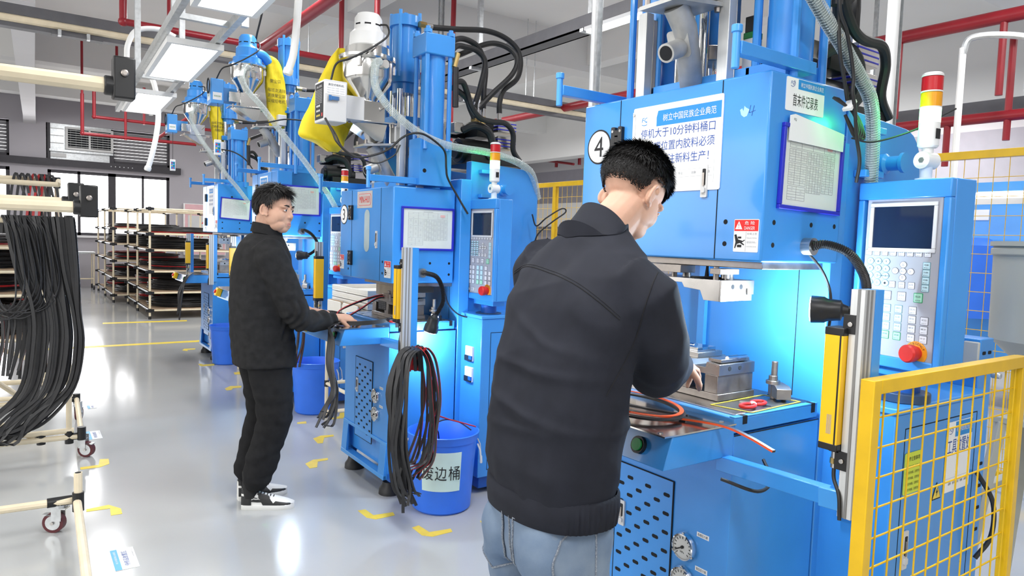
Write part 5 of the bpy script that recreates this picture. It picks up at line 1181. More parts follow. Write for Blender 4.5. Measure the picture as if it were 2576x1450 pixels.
# things glimpsed through the fence
t = thing('blue_machine', 'pale blue machine housing seen through the far mesh above the dryer', 'machine', (7.6, 2.6, 0))
MB().box(0, 1.2, -.6, .7, .4, 1.95, BLUE2).build('housing', t, bev=.01); MB().box(-.01, 0, .35, .58, 1.8, 1.9, PAPER).build('label', t, smooth=0); MB().box(0, 1.2, -1.4, -.65, .4, 1.85, WHITE).build('white_cover', t, bev=.01)
MB().loft([((-.4, .4, .9), .32), ((-.4, .4, 1.55), .32), ((-.4, .4, 1.62), .2)], BIN, 24).build('drum', t)
t = thing('tube_lamp', 'bright white tube lamp seen through the far mesh', 'lamp', (7.0, 1.0, 1.99)); MB().box(-.04, .04, 0, 1.85, .03, .11, BLUE2).build('reflector', t, smooth=0); MB().cyl((0, .02, 0), (0, 1.83, 0), .028, LED, n=12).build('tube', t)
t = vent_grille((12.9, 4.35, 2.0), .95, .62, 10, 7, 'beige vent grille under the lamp beyond the fence', PI / 2 + PI)
t = thing('desk', 'white workbench on the bright floor beyond the far fence', 'table', (8.5, 5.5, 0)); MB().box(-.6, .6, -1.5, 1.5, .74, .78, WHITE).build('top', t, bev=.004)
for x in (-.55, .55):
    for y in (-1.4, 1.4): MB().box(x - .02, x + .02, y - .02, y + .02, 0, .74, WHITE).build('leg', t)

# ================================================================== waste bins
def bin_(loc_, label, paper, rz=0.0, r=.19, h=.42):
    t = thing('waste_bin', label, 'bin', loc_, rz, 'blue waste bins')
    rb = r * .83
    MB().loft([((0, 0, 0), rb * .92), ((0, 0, .012), rb), ((0, 0, h * .90), r * .955), ((0, 0, h * .905), r * .985), ((0, 0, h * .96), r), ((0, 0, h), r * 1.03), ((0, 0, h + .003), r * 1.0), ((0, 0, h * .97), r * .965), ((0, 0, h * .5), rb * 1.03), ((0, 0, .02), rb * .95)], BIN, 48, caps=True).build('tub', t)
    for a in (0, 180):
        c = Vector((math.cos(math.radians(a)), math.sin(math.radians(a)), 0)); s = Vector((-c.y, c.x, 0)); b = c * r * .985 + Z * h * .86
        pts = [b - s * .05, b - s * .055 + c * .014 - Z * .03, b - s * .055 + c * .022 - Z * .10, b + s * .055 + c * .022 - Z * .10, b + s * .055 + c * .014 - Z * .03, b + s * .05]
        o = MB().tube(pts, .0045, LGREY, 8).build('handle', t); MB().cyl(b - s * .05 + c * .022 - Z * .10, b + s * .05 + c * .022 - Z * .10, .0075, LGREY, n=10).build('grip', o)
    if paper:
        R = []
        for k in range(11):
            a = -.62 + 1.24 * k / 10
            def P(z): rr = rb + (r * .955 - rb) * z / (h * .9) + .002; return Vector((math.cos(a - PI / 2) * rr, math.sin(a - PI / 2) * rr, z))
            R.append([P(.135), P(.345)])
        m = MB().rings(R, pm('paper_mint', (.62, .80, .76), .5), caps=False, closed=False)
        for k, ch in enumerate(paper):
            a = (k - 1) * .40; rr = rb + (r * .955 - rb) * .235 / (h * .9) + .0032
            m.text(ch, (math.cos(a - PI / 2) * rr, math.sin(a - PI / 2) * rr, .235), (math.cos(a), math.sin(a), 0), Z, .075, INK, .062)
        m.build('paper_label', t, smooth=60)
    return t
bin_((1.90, 3.295, 0), 'blue plastic bin with pale paper label, below the hanging strips', '废边桶', math.radians(-32))
bin_((2.02, 5.62, 0), 'blue plastic bin half hidden behind the legs of the black-clad worker', None, math.radians(-35))
bin_((1.92, 8.12, 0), 'blue plastic bin beside the farthest press', None, math.radians(-60), .18, .42)
def bin_strip(pts, lab):
    t = thing('rubber_offcut', lab, 'strip', pts[0], 0, 'offcuts in the labelled bin'); MB().tube([Vector(p) - Vector(pts[0]) for p in spline(pts, 8)], .004, STRIP if 'black' in lab else REDR, 6).build('strip', t)
bin_strip([(1.74, 3.2, .62), (1.80, 3.23, .54), (1.90, 3.25, .49), (1.99, 3.23, .46), (2.06, 3.22, .435)], 'thin red offcut trailing over the rim of the labelled bin')
bin_strip([(1.82, 3.3, .36), (1.86, 3.34, .43), (1.94, 3.36, .455), (2.02, 3.34, .44), (2.07, 3.28, .40)], 'thin black offcut arched inside the labelled bin')
bin_strip([(1.80, 3.26, .38), (1.84, 3.3, .42), (1.88, 3.32, .41), (1.9, 3.34, .36)], 'short black offcut curled inside the labelled bin')

# ================================================================== lean-pipe stands with cream crates between the presses
def lean(m, p0, p1, r=.014, mat=None): return m.cyl(p0, p1, r, mat or BEIGE, n=10)
CREAM = pm('crate_cream', (.74, .71, .64), .5, var=.04)
def stand(x0, x1, y0, y1, zt, label, ncr):
    t = thing('pipe_stand', label, 'stand', (x0, y0, 0)); W, L = x1 - x0, y1 - y0
    for x in (0, W):
        for y in (0, L): lean(MB(), (x, y, 0), (x, y, zt)).build('leg', t)
    for z in (.28, zt):
        for a, b in (((0, 0), (W, 0)), ((0, L), (W, L)), ((0, 0), (0, L)), ((W, 0), (W, L))): lean(MB(), (*a, z), (*b, z)).build('rail', t)
    m = MB()
    for x in (0, W):
        for y in (0, L):
            for z in (.28, zt): m.cyl((x, y, z - .025), (x, y, z + .025), .019, BLACK, n=10)
    m.build('joint', t, kind='stuff')
    lean(MB(), (0, 0, .24), (0, L, .05)).build('brace', t)
    for k in range(ncr):
        c = thing('stacked_tray', 'cream plastic tray in the stack behind the outstretched arm' if ncr > 2 else 'cream plastic crate behind the shoulder of the black-clad worker', 'tray', (x0 + .02, y0 + .03, zt + .016 + .047 * k), 0, label + ' trays')
        m = MB().box(0, W - .04, 0, L - .06, 0, .012, CREAM).box(0, .01, 0, L - .06, .012, .043, CREAM).box(W - .05, W - .04, 0, L - .06, .012, .043, CREAM).box(.01, W - .05, 0, .01, .012, .043, CREAM).box(.01, W - .05, L - .07, L - .06, .012, .043, CREAM); m.build('shell', c, bev=.003)
    return t
stand(2.02, 2.5, 4.62, 5.36, .82, 'beige pipe stand between press 3 and the one behind it', 5)
t = stand(1.95, 2.4, 7.05, 7.75, .86, 'beige pipe stand before the farthest press', 2)
for k, y in enumerate((4.66, 4.98)):
    t = thing('lid_panel', 'cream rounded panel leaning on the tray stack beside press 3', 'panel', (1.985, y + .15, .84), 0, 'cream rounded panels'); MB().plate((0, 0, .06), -Y, Z, .29, .115, .012, CREAM, .03).build('panel', t, bev=.002); MB().plate((.013, 0, .06), -Y, Z, .30, .125, .006, CARD, .033).build('backing', t, smooth=0)

# ================================================================== shelf racks of rubber coils
def coil(m, c, rx, ry, h, k):
    random.seed(k)
    for i in range(int(h / .014)):
        a = random.uniform(.85, 1.0); m.tube([Vector(c) + Vector((rx * a * math.cos(q) + random.uniform(-.015, .015), ry * a * math.sin(q) + random.uniform(-.015, .015), .008 + .014 * i + random.uniform(-.004, .004))) for q in np.linspace(0, 2 * PI, 17)], .009, STRIP if random.random() > .07 else REDR, 5, caps=False)
        if i % 2: m.tube([Vector(c) + Vector((rx * a * .7 * math.cos(q), ry * a * .7 * math.sin(q) + .02, .008 + .014 * i)) for q in np.linspace(0, 2 * PI, 13)], .009, STRIP, 5, caps=False)
def rack(x0, x1, ys, zs, top, label, heights, group):
    t = thing('shelf_rack', label, 'rack', (x0, ys[0], 0)); W = x1 - x0; y0 = ys[0]
    for y in ys:
        for x in (0, W): lean(MB(), (x, y - y0, 0.02), (x, y - y0, top), .017).build('post', t)
    for z in zs + [top]:
        for y in ys: lean(MB(), (0, y - y0, z), (W, y - y0, z), .014).build('rail', t)
        for x in (0, W): lean(MB(), (x, 0, z), (x, ys[-1] - y0, z), .014, GALV if z != top else BEIGE).build('side_rail', t)
    j = MB()
    for z in zs + [top]:
        for y in ys:
            for x in (0, W): j.cyl((x, y - y0, z - .03), (x, y - y0, z + .03), .023, BLACK, n=8).box(x - .06, x + .06, y - y0 - .02, y - y0 + .02, z - .02, z + .02, BLACK)
    for y in ys:
        for x in (0, W): j.cyl((x, y - y0, 0), (x, y - y0, .05), .022, BLACK, n=8)
    j.build('joint', t, kind='stuff')
    for z in zs: MB().box(.02, W - .02, .03, ys[-1] - y0 - .03, z + .014, z + .022, CARD).build('shelf_board', t, smooth=0)
    kk = 0
    for i, z in enumerate(zs):
        for b in range(len(ys) - 1):
            kk += 1; h = heights[i] * (.75 + .35 * ((kk * 37) % 10) / 10); c = thing('rubber_coil', 'pile of black rubber coils on %s shelf %s of the %s' % (('lowest', 'second', 'third', 'fourth', 'top')[min(i, 4)], ('front', 'middle', 'back')[min(b, 2)], group), 'coil', (x0 + W / 2, (ys[b] + ys[b + 1]) / 2, z + .023), 0, group + ' coils')
            m = MB(); coil(m, (0, 0, 0), W * .46, (ys[b + 1] - ys[b]) * .44, h, kk); m.build('strips', c, kind='stuff')
    return t
rack(1.78, 3.05, [12.5, 13.85, 15.1], [.14, .42, .76, 1.10, 1.36], 1.76, 'nearer beige pipe rack of black rubber coils against the window', [.17, .20, .14, .17, .12], 'nearer coil rack')
rack(1.58, 2.95, [15.5, 17.0, 18.4], [.14, .46, .80, 1.12, 1.42], 1.80, 'farther beige pipe rack of black rubber coils against the window', [.14, .14, .12, .14, .10], 'farther coil rack')
rack(-1.1, .20, [7.6, 8.6, 9.6], [.42, .62, .82, 1.03, 1.24], 1.42, 'low beige rack of black coils behind the hanging strips', [.10, .12, .14, .14, .10], 'rack behind the strips')
t = thing('small_table', 'small wheeled table against the window wall beside the coil racks', 'table', (1.3, 19.0, 0))
MB().box(-.35, .25, -.3, .3, .82, .86, GALV).build('top', t, bev=.003)
for x in (-.32, .22):
    for y in (-.27, .27): lean(MB(), (x, y, .1), (x, y, .82)).build('leg', t); MB().cyl((x - .015, y, .05), (x + .015, y, .05), .05, BLACK, n=14).build('wheel', t)
lean(MB(), (-.32, -.27, .25), (.22, -.27, .25)).build('shelf_rail', t)
t = thing('hydrant_cabinet', 'pale framed fire cabinet with red lettering on the window wall', 'cabinet', (3.55, 19.595, .8))
MB().box(0, 1.0, -.15, 0, 0, 1.3, WHITE).box(.02, .98, -.165, -.15, .02, 1.28, pm('pink_frame', (.75, .45, .48), .5)).box(.08, .92, -.17, -.165, .08, 1.0, LGREY).build('box', t, bev=.004)
m = MB(); m.text('消 火', (.5, -.171, .55), X, Z, .2, INKR, .6); m.prism([(-.1, 0), (.1, 0), (0, .15)], (.5, -.171, .8), X, Z, -Y * .002, INKR); m.box(.5, .95, -.168, -.166, 1.12, 1.2, INKR); m.build('lettering', t, smooth=0)

# ================================================================== trolleys of lean pipe
def caster(t, x, y, rz, zt=.135):
    c, s = math.cos(rz), math.sin(rz); d = Vector((c, s, 0)); n = Vector((-s, c, 0)); P = Vector((x, y, 0))
    o = MB().cyl(P + Z * (zt - .012), P + Z * zt, .028, GALV, n=16).obox(P + Z * .10 + d * .012 + n * .02, d * .022, n * .0018, Z * .042, GALV).obox(P + Z * .10 + d * .012 - n * .02, d * .022, n * .0018, Z * .042, GALV).obox(P + Z * .118, d * .03, n * .022, Z * .004, GALV).obox(P + d * .055 + Z * .085, d * .02, n * .016, Z * .004 + d * .002, GALV).build('caster', t)
    w = P + d * .03 + Z * .048
    MB().cyl(w - n * .016, w + n * .016, .048, pm('wheel_maroon', (.10, .02, .025), .45), n=26).cyl(w - n * .018, w + n * .018, .034, GALV, n=20).cyl(w - n * .026, w + n * .026, .008, STEEL, n=10).build('wheel', o)
    return o
def jointb(m, c, r=.024, L=.04, ax=Z): c = Vector(c); m.cyl(c - ax * L, c + ax * L, r, BLACK, n=14)
t = thing('strip_trolley', 'beige pipe trolley on red-wheeled casters carrying the hanging rubber strips', 'trolley', (.28, 5.09, 0))
def TP(x, y, z): return Vector((x - .28, y - 5.09, z))
R_ = .0165
for a, b in (((.34, 5.06, .15), (.385, 6.2, .15)), ((-.6, 5.11, .15), (.34, 5.08, .15)), ((-.6, 6.23, .15), (.38, 6.2, .15)), ((-.6, 5.11, .19), (.30, 5.085, .19)), ((-.6, 6.23, .19), (.36, 6.2, .19))): lean(MB(), TP(*a), TP(*b), R_).build('base_rail', t)
for a, b in (((.275, 5.09, .13), (.275, 5.09, 1.48)), ((.18, 6.15, .15), (.18, 6.15, 1.78)), ((.27, 6.15, .15), (.27, 6.15, 1.74)), ((-.5, 5.1, .15), (-.5, 5.1, 1.5))): lean(MB(), TP(*a), TP(*b), R_).build('post', t)
for a, b in (((-.6, 5.1, .98), (.18, 5.6, .19)), ((-.6, 5.35, .55), (.10, 5.1, .16)), ((-.35, 6.18, .7), (.2, 6.18, .42))): lean(MB(), TP(*a), TP(*b), R_).build('brace', t)
for a, b in (((-.6, 6.15, 1.775), (.28, 6.15, 1.775)), ((-.6, 5.35, 1.71), (.24, 5.35, 1.71)), ((-.6, 4.93, 1.475), (.27, 4.93, 1.475)), ((-.6, 5.0, .90), (.24, 5.0, .90)), ((.24, 5.35, 1.71), (.28, 6.15, 1.775)), ((-.6, 5.6, .42), (.27, 5.6, .42))): lean(MB(), TP(*a), TP(*b), R_ if a[2] != .90 else .018, BEIGE if a[2] != .90 else WHITE).build('arm', t)
for p in ((.275, 5.09, .15), (.34, 5.07, .17), (.385, 6.2, .15), (.13, 5.1, .16), (.16, 5.6, .2), (.275, 5.0, 1.475), (.18, 6.15, 1.775), (.27, 6.15, 1.76)): m = MB(); jointb(m, TP(*p)); m.build('pipe_joint', t)
for p in ((.31, 5.09, .15), (.24, 6.15, 1.775), (.20, 4.93, 1.475), (.02, 4.93, 1.475), (.35, 6.2, .15)): m = MB(); jointb(m, TP(*p), .022, .05, X); m.build('pipe_joint', t)
caster(t, .345 - .28, 5.15 - 5.09, -.6); caster(t, .385 - .28, 6.12 - 5.09, 1.2); caster(t, -.5 - .28, 5.2 - 5.09, .4)
t = thing('empty_trolley', 'nearest beige pipe trolley, empty, with thick arms reaching in from the edge', 'trolley', (.235, 3.86, 0))
def TQ(x, y, z): return Vector((x - .235, y - 3.86, z))
for a, b in (((.24, 3.90, .15), (.19, 2.2, .15)), ((-.8, 3.95, .15), (.24, 3.89, .15))): lean(MB(), TQ(*a), TQ(*b), .018).build('base_rail', t)
lean(MB(), TQ(.243, 3.86, .10), TQ(.243, 3.86, .29), .0185).build('post_stub', t)
MB().cyl(TQ(.243, 3.86, .285), TQ(.243, 3.86, .2905), .014, HOLE, n=12).build('stub_bore', t)
for a, b in (((-.8, 2.03, 1.80), (.215, 2.0, 1.80)), ((-.8, 2.62, 1.515), (.185, 2.59, 1.515)), ((-.8, 2.92, 1.535), (.17, 2.9, 1.535))): 
    o = lean(MB(), TQ(*a), TQ(*b), .0185).build('arm', t)
    e = Vector(b); m = MB().obox(TQ(*b) + Vector((.012, 0, .02)), X * .024, Y * .024, Z * .05, BLACK); m.cyl(TQ(b[0] + .012, b[1] - .024, b[2] + .03), TQ(b[0] + .012, b[1] - .032, b[2] + .03), .010, DSTEEL, n=6)
    m.cyl(TQ(b[0] - .03, b[1], b[2]), TQ(b[0] + .03, b[1], b[2]), .0235, BLACK, n=14); m.build('end_clamp', o, bev=.004)
lean(MB(), TQ(-.75, 2.3, .15), TQ(-.75, 2.3, 1.85), .018).build('mast', t)
lean(MB(), TQ(-.75, 2.0, 1.80), TQ(-.75, 2.95, 1.80), .018).build('mast_rail', t); lean(MB(), TQ(-.75, 2.3, 1.515), TQ(-.75, 2.95, 1.525), .018).build('mast_rail', t); lean(MB(), TQ(-.75, 2.2, .15), TQ(-.75, 3.95, .15), .018).build('base_rail', t)
m = MB(); jointb(m, TQ(.243, 3.86, .15), .025, .045); m.build('pipe_joint', t); m = MB(); jointb(m, TQ(.17, 3.90, .15), .0225, .05, X); m.build('pipe_joint', t)
caster(t, -.01 + (-.05), .045, 2.6); caster(t, -.9, .06, .3); caster(t, -.05, -1.5, .3)
# strips hanging on the trolley: each strip its own object
def strip(name, pts, w, th, side, label, cat, group, m=STRIP, edge=None, n=5):
    t = thing(name, label, cat, tuple(pts[0]), 0, group)
    P = spline([Vector(p) - Vector(pts[0]) for p in pts], n)
    MB().ribbon(P, w, th, m, side, edge).build('strip_length', t, smooth=50)
    return t
random.seed(11)
for i in range(30):
    f = i / 29; x = -.04 + .33 * f; y = 4.93 + random.uniform(-.012, .012); rr = random.uniform
    sag = .10 * rr(.2, 1.0); d = rr(-.02, .02); k = .04 + .27 * f + rr(-.02, .02)
    pts = [(x - .01, y + .03, 1.40), (x - .006, y + .015, 1.478), (x, y - .015, 1.498), (x + .008, y - .035, 1.47), (x + .025 + .03 * (1 - f), y - .045, 1.20), (k + .02 + .02 * (1 - f), y - .05 + d, .95), (k + .035, y - .05 + d, .75), (k - .01, y - .045 + d, .50), (k - .10 - sag, y - .04, .30 + sag * .4), (k - .27, y - .03, .22 + rr(-.03, .06)), (k - .45, y - .02, .23 + rr(-.02, .08))]
    strip('hanging_strip', pts, .018, .005, (1, -.35 + rr(-.3, .3), 0), 'long black rubber strip looped over the trolley bar, sweeping to the floor', 'strip', 'long strips on the trolley bar')
for i in range(20):
    x = -.06 + .27 * i / 19; y = 5.0; r_ = random.uniform
    pts = [(x - .03, y + .05, .985 + r_(-.01, .01)), (x - .012, y + .02, .955), (x, y - .005, .925), (x + .01, y - .03, .88), (x + .0 + r_(-.02, .02), y - .05, .74), (x - .02 + r_(-.03, .02), y - .06, .60 + r_(-.04, .04))]
    strip('short_strip', pts, .016, .005, (1, -.3 + r_(-.3, .3), 0), 'short black rubber strip draped over the lower white trolley bar', 'strip', 'short strips on the lower bar', STRIP, REDR if i % 3 == 0 else None)
for i in range(9):
    x = -.10 + .022 * i; r_ = random.uniform; y = 4.93
    pts = [(x + .05, y - .03, 1.50), (x + .10, y - .05, 1.40), (x + .13 + r_(-.02, .02), y - .06, 1.15), (x + .10, y - .06, 1.0), (x, y - .06, .94 + r_(-.03, .03)), (x - .12, y - .05, .98), (x - .17, y - .04, 1.2)]
    strip('looped_strip', pts, .014, .005, (.3, -1, .3), 'black rubber strip curling in a small loop high on the trolley', 'strip', 'small loops on the trolley')
for i in range(7):
    x = .02 + .035 * i; r_ = random.uniform
    pts = [(x - .05, 6.02, 1.35), (x - .03, 6.06, 1.6), (x, 6.13, 1.80), (x + .03, 6.10, 1.75), (x + .07 + r_(-.02, .02), 6.05, 1.5), (x + .08, 6.0, 1.3)]
    strip('draped_strip', pts, .016, .005, (1, -.3, 0), 'rubber strip draped over the top rail of the strip trolley', 'strip', 'strips over the top rail', STRIP, REDR if i in (3, 4, 5) else None)

# ================================================================== strips on the presses
random.seed(5)
for i in range(18):
    r_ = random.uniform; f = i / 17; x = 1.585 + r_(-.03, .03); y = 3.02 + .10 * f
    pts = [(x + .05, y + .05, .80), (x + .03, y + .03, .895), (x, y, .915), (x - .05, y - .01, .87), (x - .085 + r_(-.02, .03), y - .02, .70), (x - .09 + r_(-.02, .04), y - .02, .45), (x - .055 + r_(-.03, .03), y - .03, .26), (x - .02 + r_(-.03, .05), y - .03, .16 + r_(-.03, .05))]
    strip('rubber_strip', pts, .015, .004, (.7, -.7 + r_(-.4, .4), 0), 'black rubber strip hanging from the light curtain arm of press 3', 'strip', 'black strips on the arm of press 3')
for i in range(14):
    r_ = random.uniform; f = i / 13; x = 1.63 + r_(-.02, .03); y = 3.06 + .09 * f
    pts = [(x - .03, y + .03, .80), (x - .01, y + .02, .895), (x + .01, y, .91), (x + .05, y - .01, .84), (x + .07 + r_(-.02, .03), y - .02, .66), (x + .05 + r_(-.03, .03), y - .03, .50), (x + .005 + r_(-.04, .05), y - .04, .36), (x - .05 + r_(-.04, .04), y - .05, .27 + r_(-.02, .08))]
    strip('rubber_strip', pts, .012, .005, (.7, -.7 + r_(-.5, .5), 0), 'red-edged black strip hanging from the light curtain arm of press 3', 'strip', 'red-edged strips on the arm of press 3', STRIP, REDR)
for i in range(8):
    r_ = random.uniform; d = .010 * i
    pts = [(1.47 - d * .2, 3.70 - d * .5, .978 + r_(0, .006)), (1.42, 3.68 - d, .985), (1.385 - d * .3, 3.64 - d * .6, .965), (1.365, 3.60 - d, .90), (1.355 + r_(-.01, .01), 3.57 - d, .78), (1.36 + r_(-.015, .015), 3.54 - d, .64), (1.33 + r_(-.03, .03), 3.53 - d, .52 + r_(-.04, .06)), (1.30 + r_(-.03, .03), 3.53 - d, .49 + r_(-.04, .06))]
    strip('held_strip', pts, .013, .005, (.6, -.8 + r_(-.4, .4), 0), 'black rubber strip held under the hand of the black-clad worker', 'strip', 'strips under the hand')
for i in range(3):
    strip('loose_strip', [(1.44, 3.70 + .01 * i, .975), (1.50, 3.62, .972 + .006 * i), (1.62, 3.56, .984 + .005 * i), (1.74, 3.58, 1.0 + .006 * i), (1.80, 3.66, 1.02)], .012, .005, (0, 0, 1), 'black strip curving across the tray into the mould of press 3', 'strip', 'strips fed into press 3')
strip('loose_strip', [(1.46, 3.78, .975), (1.52, 3.86, 1.02), (1.62, 3.88, 1.06), (1.74, 3.86, 1.10), (1.80, 3.84, 1.11)], .013, .005, (.3, -.5, .8), 'upper black and red strip rising from the hand to the mould', 'strip', None, STRIP, REDR)
strip('loose_strip', [(1.47, 3.76, .975), (1.54, 3.82, .985), (1.64, 3.84, 1.03), (1.74, 3.84, 1.09), (1.80, 3.82, 1.10)], .013, .005, (.3, -.5, .8), 'lower black and red strip rising from the hand to the mould', 'strip', None, STRIP, REDR)
for i in range(3):
    strip('short_offcut', [(1.47 + .03 * i, 4.20, .978), (1.50 + .04 * i, 4.12, .985), (1.54 + .04 * i, 4.03, .976)], .022, .006, (0, 0, 1) if i else (1, 0, 0), 'flat black strip end lying on the tray beyond the sleeve', 'strip', 'flat strip ends on the tray of press 3')
# ring strip on the tray of press 4
P = [(1.52 + .115 * math.cos(a), 1.50 + .16 * math.sin(a), .972 + .006 * (1 + math.sin(a))) for a in np.linspace(-2.6, 3.5, 26)]
t = thing('ring_strip', 'black strip with orange inner edge, curled on the tray of press 4', 'strip', P[0])
MB().ribbon([Vector(p) - Vector(P[0]) for p in spline(P, 3)], .005, .018, STRIP, (0, 0, 1)).build('outer_strip', t, smooth=60)
Q = [(1.52 + .112 * math.cos(a), 1.50 + .157 * math.sin(a), .978 + .006 * (1 + math.sin(a))) for a in np.linspace(-2.6, 3.5, 26)]
MB().ribbon([Vector(p) - Vector(P[0]) + Z * .004 for p in spline(Q, 3)], .002, .012, ORNG, (0, 0, 1)).build('orange_edge', t, smooth=60)
strip('loose_strip', [(1.42, 1.62, .968), (1.50, 1.44, .968), (1.56, 1.32, .970), (1.585, 1.22, .972), (1.585, 1.14, .962), (1.58, 1.06, .945)], .012, .006, (1, 0, 0), 'thin strip with red face jutting over the tray corner of press 4', 'strip', None, STRIP, ORNG)
for i in range(3): strip('loose_strip', [(1.42 + .02 * i, 1.86, .966), (1.48 + .02 * i, 1.7, .968 + .004 * i), (1.54, 1.5, .97), (1.60, 1.36, .968)], .010, .005, (1, 0, 0), 'thin black strip lying along the tray of press 4', 'strip', 'thin strips on the tray of press 4')
for i in range(9):
    r_ = random.uniform; b = loc(1, -.2, .05, 0); d = .012 * i
    pts = [b + Vector((.1, .1 - d, .97)), b + Vector((-.02, .02 - d, .975)), b + Vector((-.10, -.06 - d, .90)), b + Vector((-.15 + r_(-.02, .02), -.10 - d, .76)), b + Vector((-.17 + r_(-.03, .03), -.12 - d, .58 + r_(-.1, .1)))]
    strip('rubber_strip', [tuple(p) for p in pts], .014, .005, (.7, -.7, 0), 'black rubber strip hanging off the tray of the farthest press', 'strip', 'strips at the farthest press')
for i in range(6):
    r_ = random.uniform; x, y = 1.80 + .012 * i, 5.52
    strip('rubber_strip', [(x - .03, y + .05, .86), (x, y, .89), (x + .03, y - .02, .82), (x + .02 + r_(-.02, .02), y - .02, .6), (x - .01 + r_(-.02, .02), y - .03, .40)], .013, .005, (.7, -.7, 0), 'red-edged strip hanging into the bin behind the black-clad worker', 'strip', 'strips over the bin behind the worker', STRIP, REDR if i % 2 else None)

# ================================================================== floor markings and floor signs
def mark(name, poly, label, cat, m=TAPE, group=None, h=.0012):
    c = Vector((sum(p[0] for p in poly) / len(poly), sum(p[1] for p in poly) / len(poly), 0)); t = thing(name, label, cat, c, 0, group)
    MB().prism([(p[0] - c.x, p[1] - c.y) for p in poly], (0, 0, .0003), X, Y, Z * h, m).build('tape', t, smooth=0)
LM = {'left of the labelled bin, nearer the press foot': [(1.482,3.449),(1.522,3.444),(1.527,3.35),(1.632,3.335),(1.622,3.294),(1.515,3.293),(1.484,3.337)],
 'directly below the labelled bin, nearest the camera': [(1.627,3.107),(1.668,3.114),(1.675,3.014),(1.787,2.997),(1.776,2.961),(1.663,2.959),(1.626,2.999)],
 'beside the blue jeans and the labelled bin': [(2.075,3.11),(2.123,3.115),(2.115,3.002),(2.084,2.962),(1.954,2.956),(1.966,3.005),(2.059,3.009)],
 'between the sneakers and press 3, farther one': [(1.737,4.855),(1.808,4.899),(1.896,4.878),(1.885,4.841),(1.812,4.839),(1.757,4.716),(1.724,4.725)],
 'between the sneakers and press 3, nearer one': [(1.503,4.335),(1.57,4.388),(1.666,4.379),(1.654,4.341),(1.585,4.339),(1.543,4.233),(1.496,4.234)],
 'at the foot of the beige pipe stand': [(2.049,5.339),(2.13,5.363),(2.176,5.465),(2.212,5.463),(2.143,5.29),(2.043,5.307)],
 'behind the calves of the black trousers': [(1.59,6.797),(1.658,6.883),(1.753,6.852),(1.731,6.777),(1.658,6.778),(1.625,6.705),(1.585,6.71)],
 'half hidden above the black trousers': [(1.848,7.533),(1.919,7.561),(1.887,7.423),(1.833,7.431)],
 'under the second blue bin': [(1.78,5.332),(1.851,5.338),(1.832,5.271),(1.766,5.292)],
 'under the caster of the strip trolley': [(0.32,4.911),(0.417,4.911),(0.434,5.031),(0.48,5.013),(0.474,4.905),(0.422,4.862),(0.32,4.866)],
 'beside the caster of the empty trolley': [(0.297,4.155),(0.398,4.168),(0.446,4.082),(0.443,4.002),(0.393,4.006),(0.399,4.11),(0.294,4.119)],
 'far back, before the farthest press': [(1.655,9.171),(1.7,9.289),(1.822,9.266),(1.804,9.19),(1.718,9.185),(1.701,9.098)],
 'at the foot of the farthest press': [(1.634,8.181),(1.676,8.162),(1.671,8.121),(1.791,8.111),(1.762,8.015),(1.632,8.03)]}
for k, p in LM.items(): mark('floor_marking', p, 'yellow angled floor tape mark ' + k, 'floor mark', TAPE, 'yellow floor marks')
mark('floor_line', [(1.106, 12.26), (2.273, 12.22), (2.25, 12.08), (1.09, 12.11)], 'yellow floor line at the feet of the coil racks', 'floor mark')
mark('floor_line', [(.3, 9.90), (2.1, 9.94), (2.08, 9.80), (.3, 9.77)], 'yellow floor line just before the farthest press', 'floor mark')
def floor_sign(x, y, w, l, rz, label, txt):
    t = thing('floor_sign', label, 'sign', (x, y, 0), rz, 'floor signs')
    MB().box(-w / 2, w / 2, -l / 2, l / 2, .0003, .002, PAPER).build('card', t, smooth=0)
    m = MB().box(-w / 2, -w / 2 + w * .28, -l / 2, l / 2, .002, .0024, pm('sign_sky_blue', (.12, .45, .82), .4)); m.text(HDRT, (-w * .36, .02, .0025), Y, -X, w * .1, PAPER, l * .6); m.text(txt, (.004, 0, .002), Y, -X, w * .24, INKB, l * .72); m.text('合作 服务 专业', (w * .40, .05, .002), Y, -X, w * .06, INKG, l * .4)
    m.build('print', t, smooth=0)
floor_sign(.389, 3.442, .092, .226, 0, 'white floor sign with blue band, nearest, in the lower corner', '待修品放置区')
floor_sign(.453, 5.641, .086, .225, 0, 'white floor sign beside the caster of the strip trolley', '待检品放置区')
floor_sign(.510, 6.54, .06, .11, 0, 'smallest and farthest white floor sign beyond the strip trolley', '放置区')

HOSE_LIST = 1
hose('air_hose', [(.82, 7.0, 2.90), (.83, 7.0, 3.02), (.90, 7.0, 3.15), (1.07, 7.0, 3.19), (1.2, 7.0, 3.15)], .022, 'white air hose bending over the black end clamp', 'hose')
hose('air_hose', [(.98, 7.1, 2.86), (1.04, 7.05, 2.72), (1.065, 7.0, 2.48), (1.05, 7.0, 2.28), (1.01, 7.0, 2.08), (.985, 7.0, 1.99)], .022, 'white air hose hanging past the lowest lit panel', 'hose', None, True)
hose('air_hose', [(1.325, 4.0, 3.0), (1.31, 4.0, 2.74), (1.30, 4.0, 2.58), (1.285, 4.0, 2.44), (1.262, 4.0, 2.36)], .021, 'thick white ribbed hose hanging above the farther yellow bag', 'hose', None, True)
hose('black_cable', [(1.72, 6.35, 3.0), (1.71, 6.3, 3.1), (1.73, 6.2, 3.3), (1.74, 6.2, 3.5)], .008, 'black cable rising from the blue loader to the ceiling', 'cable', RUB)
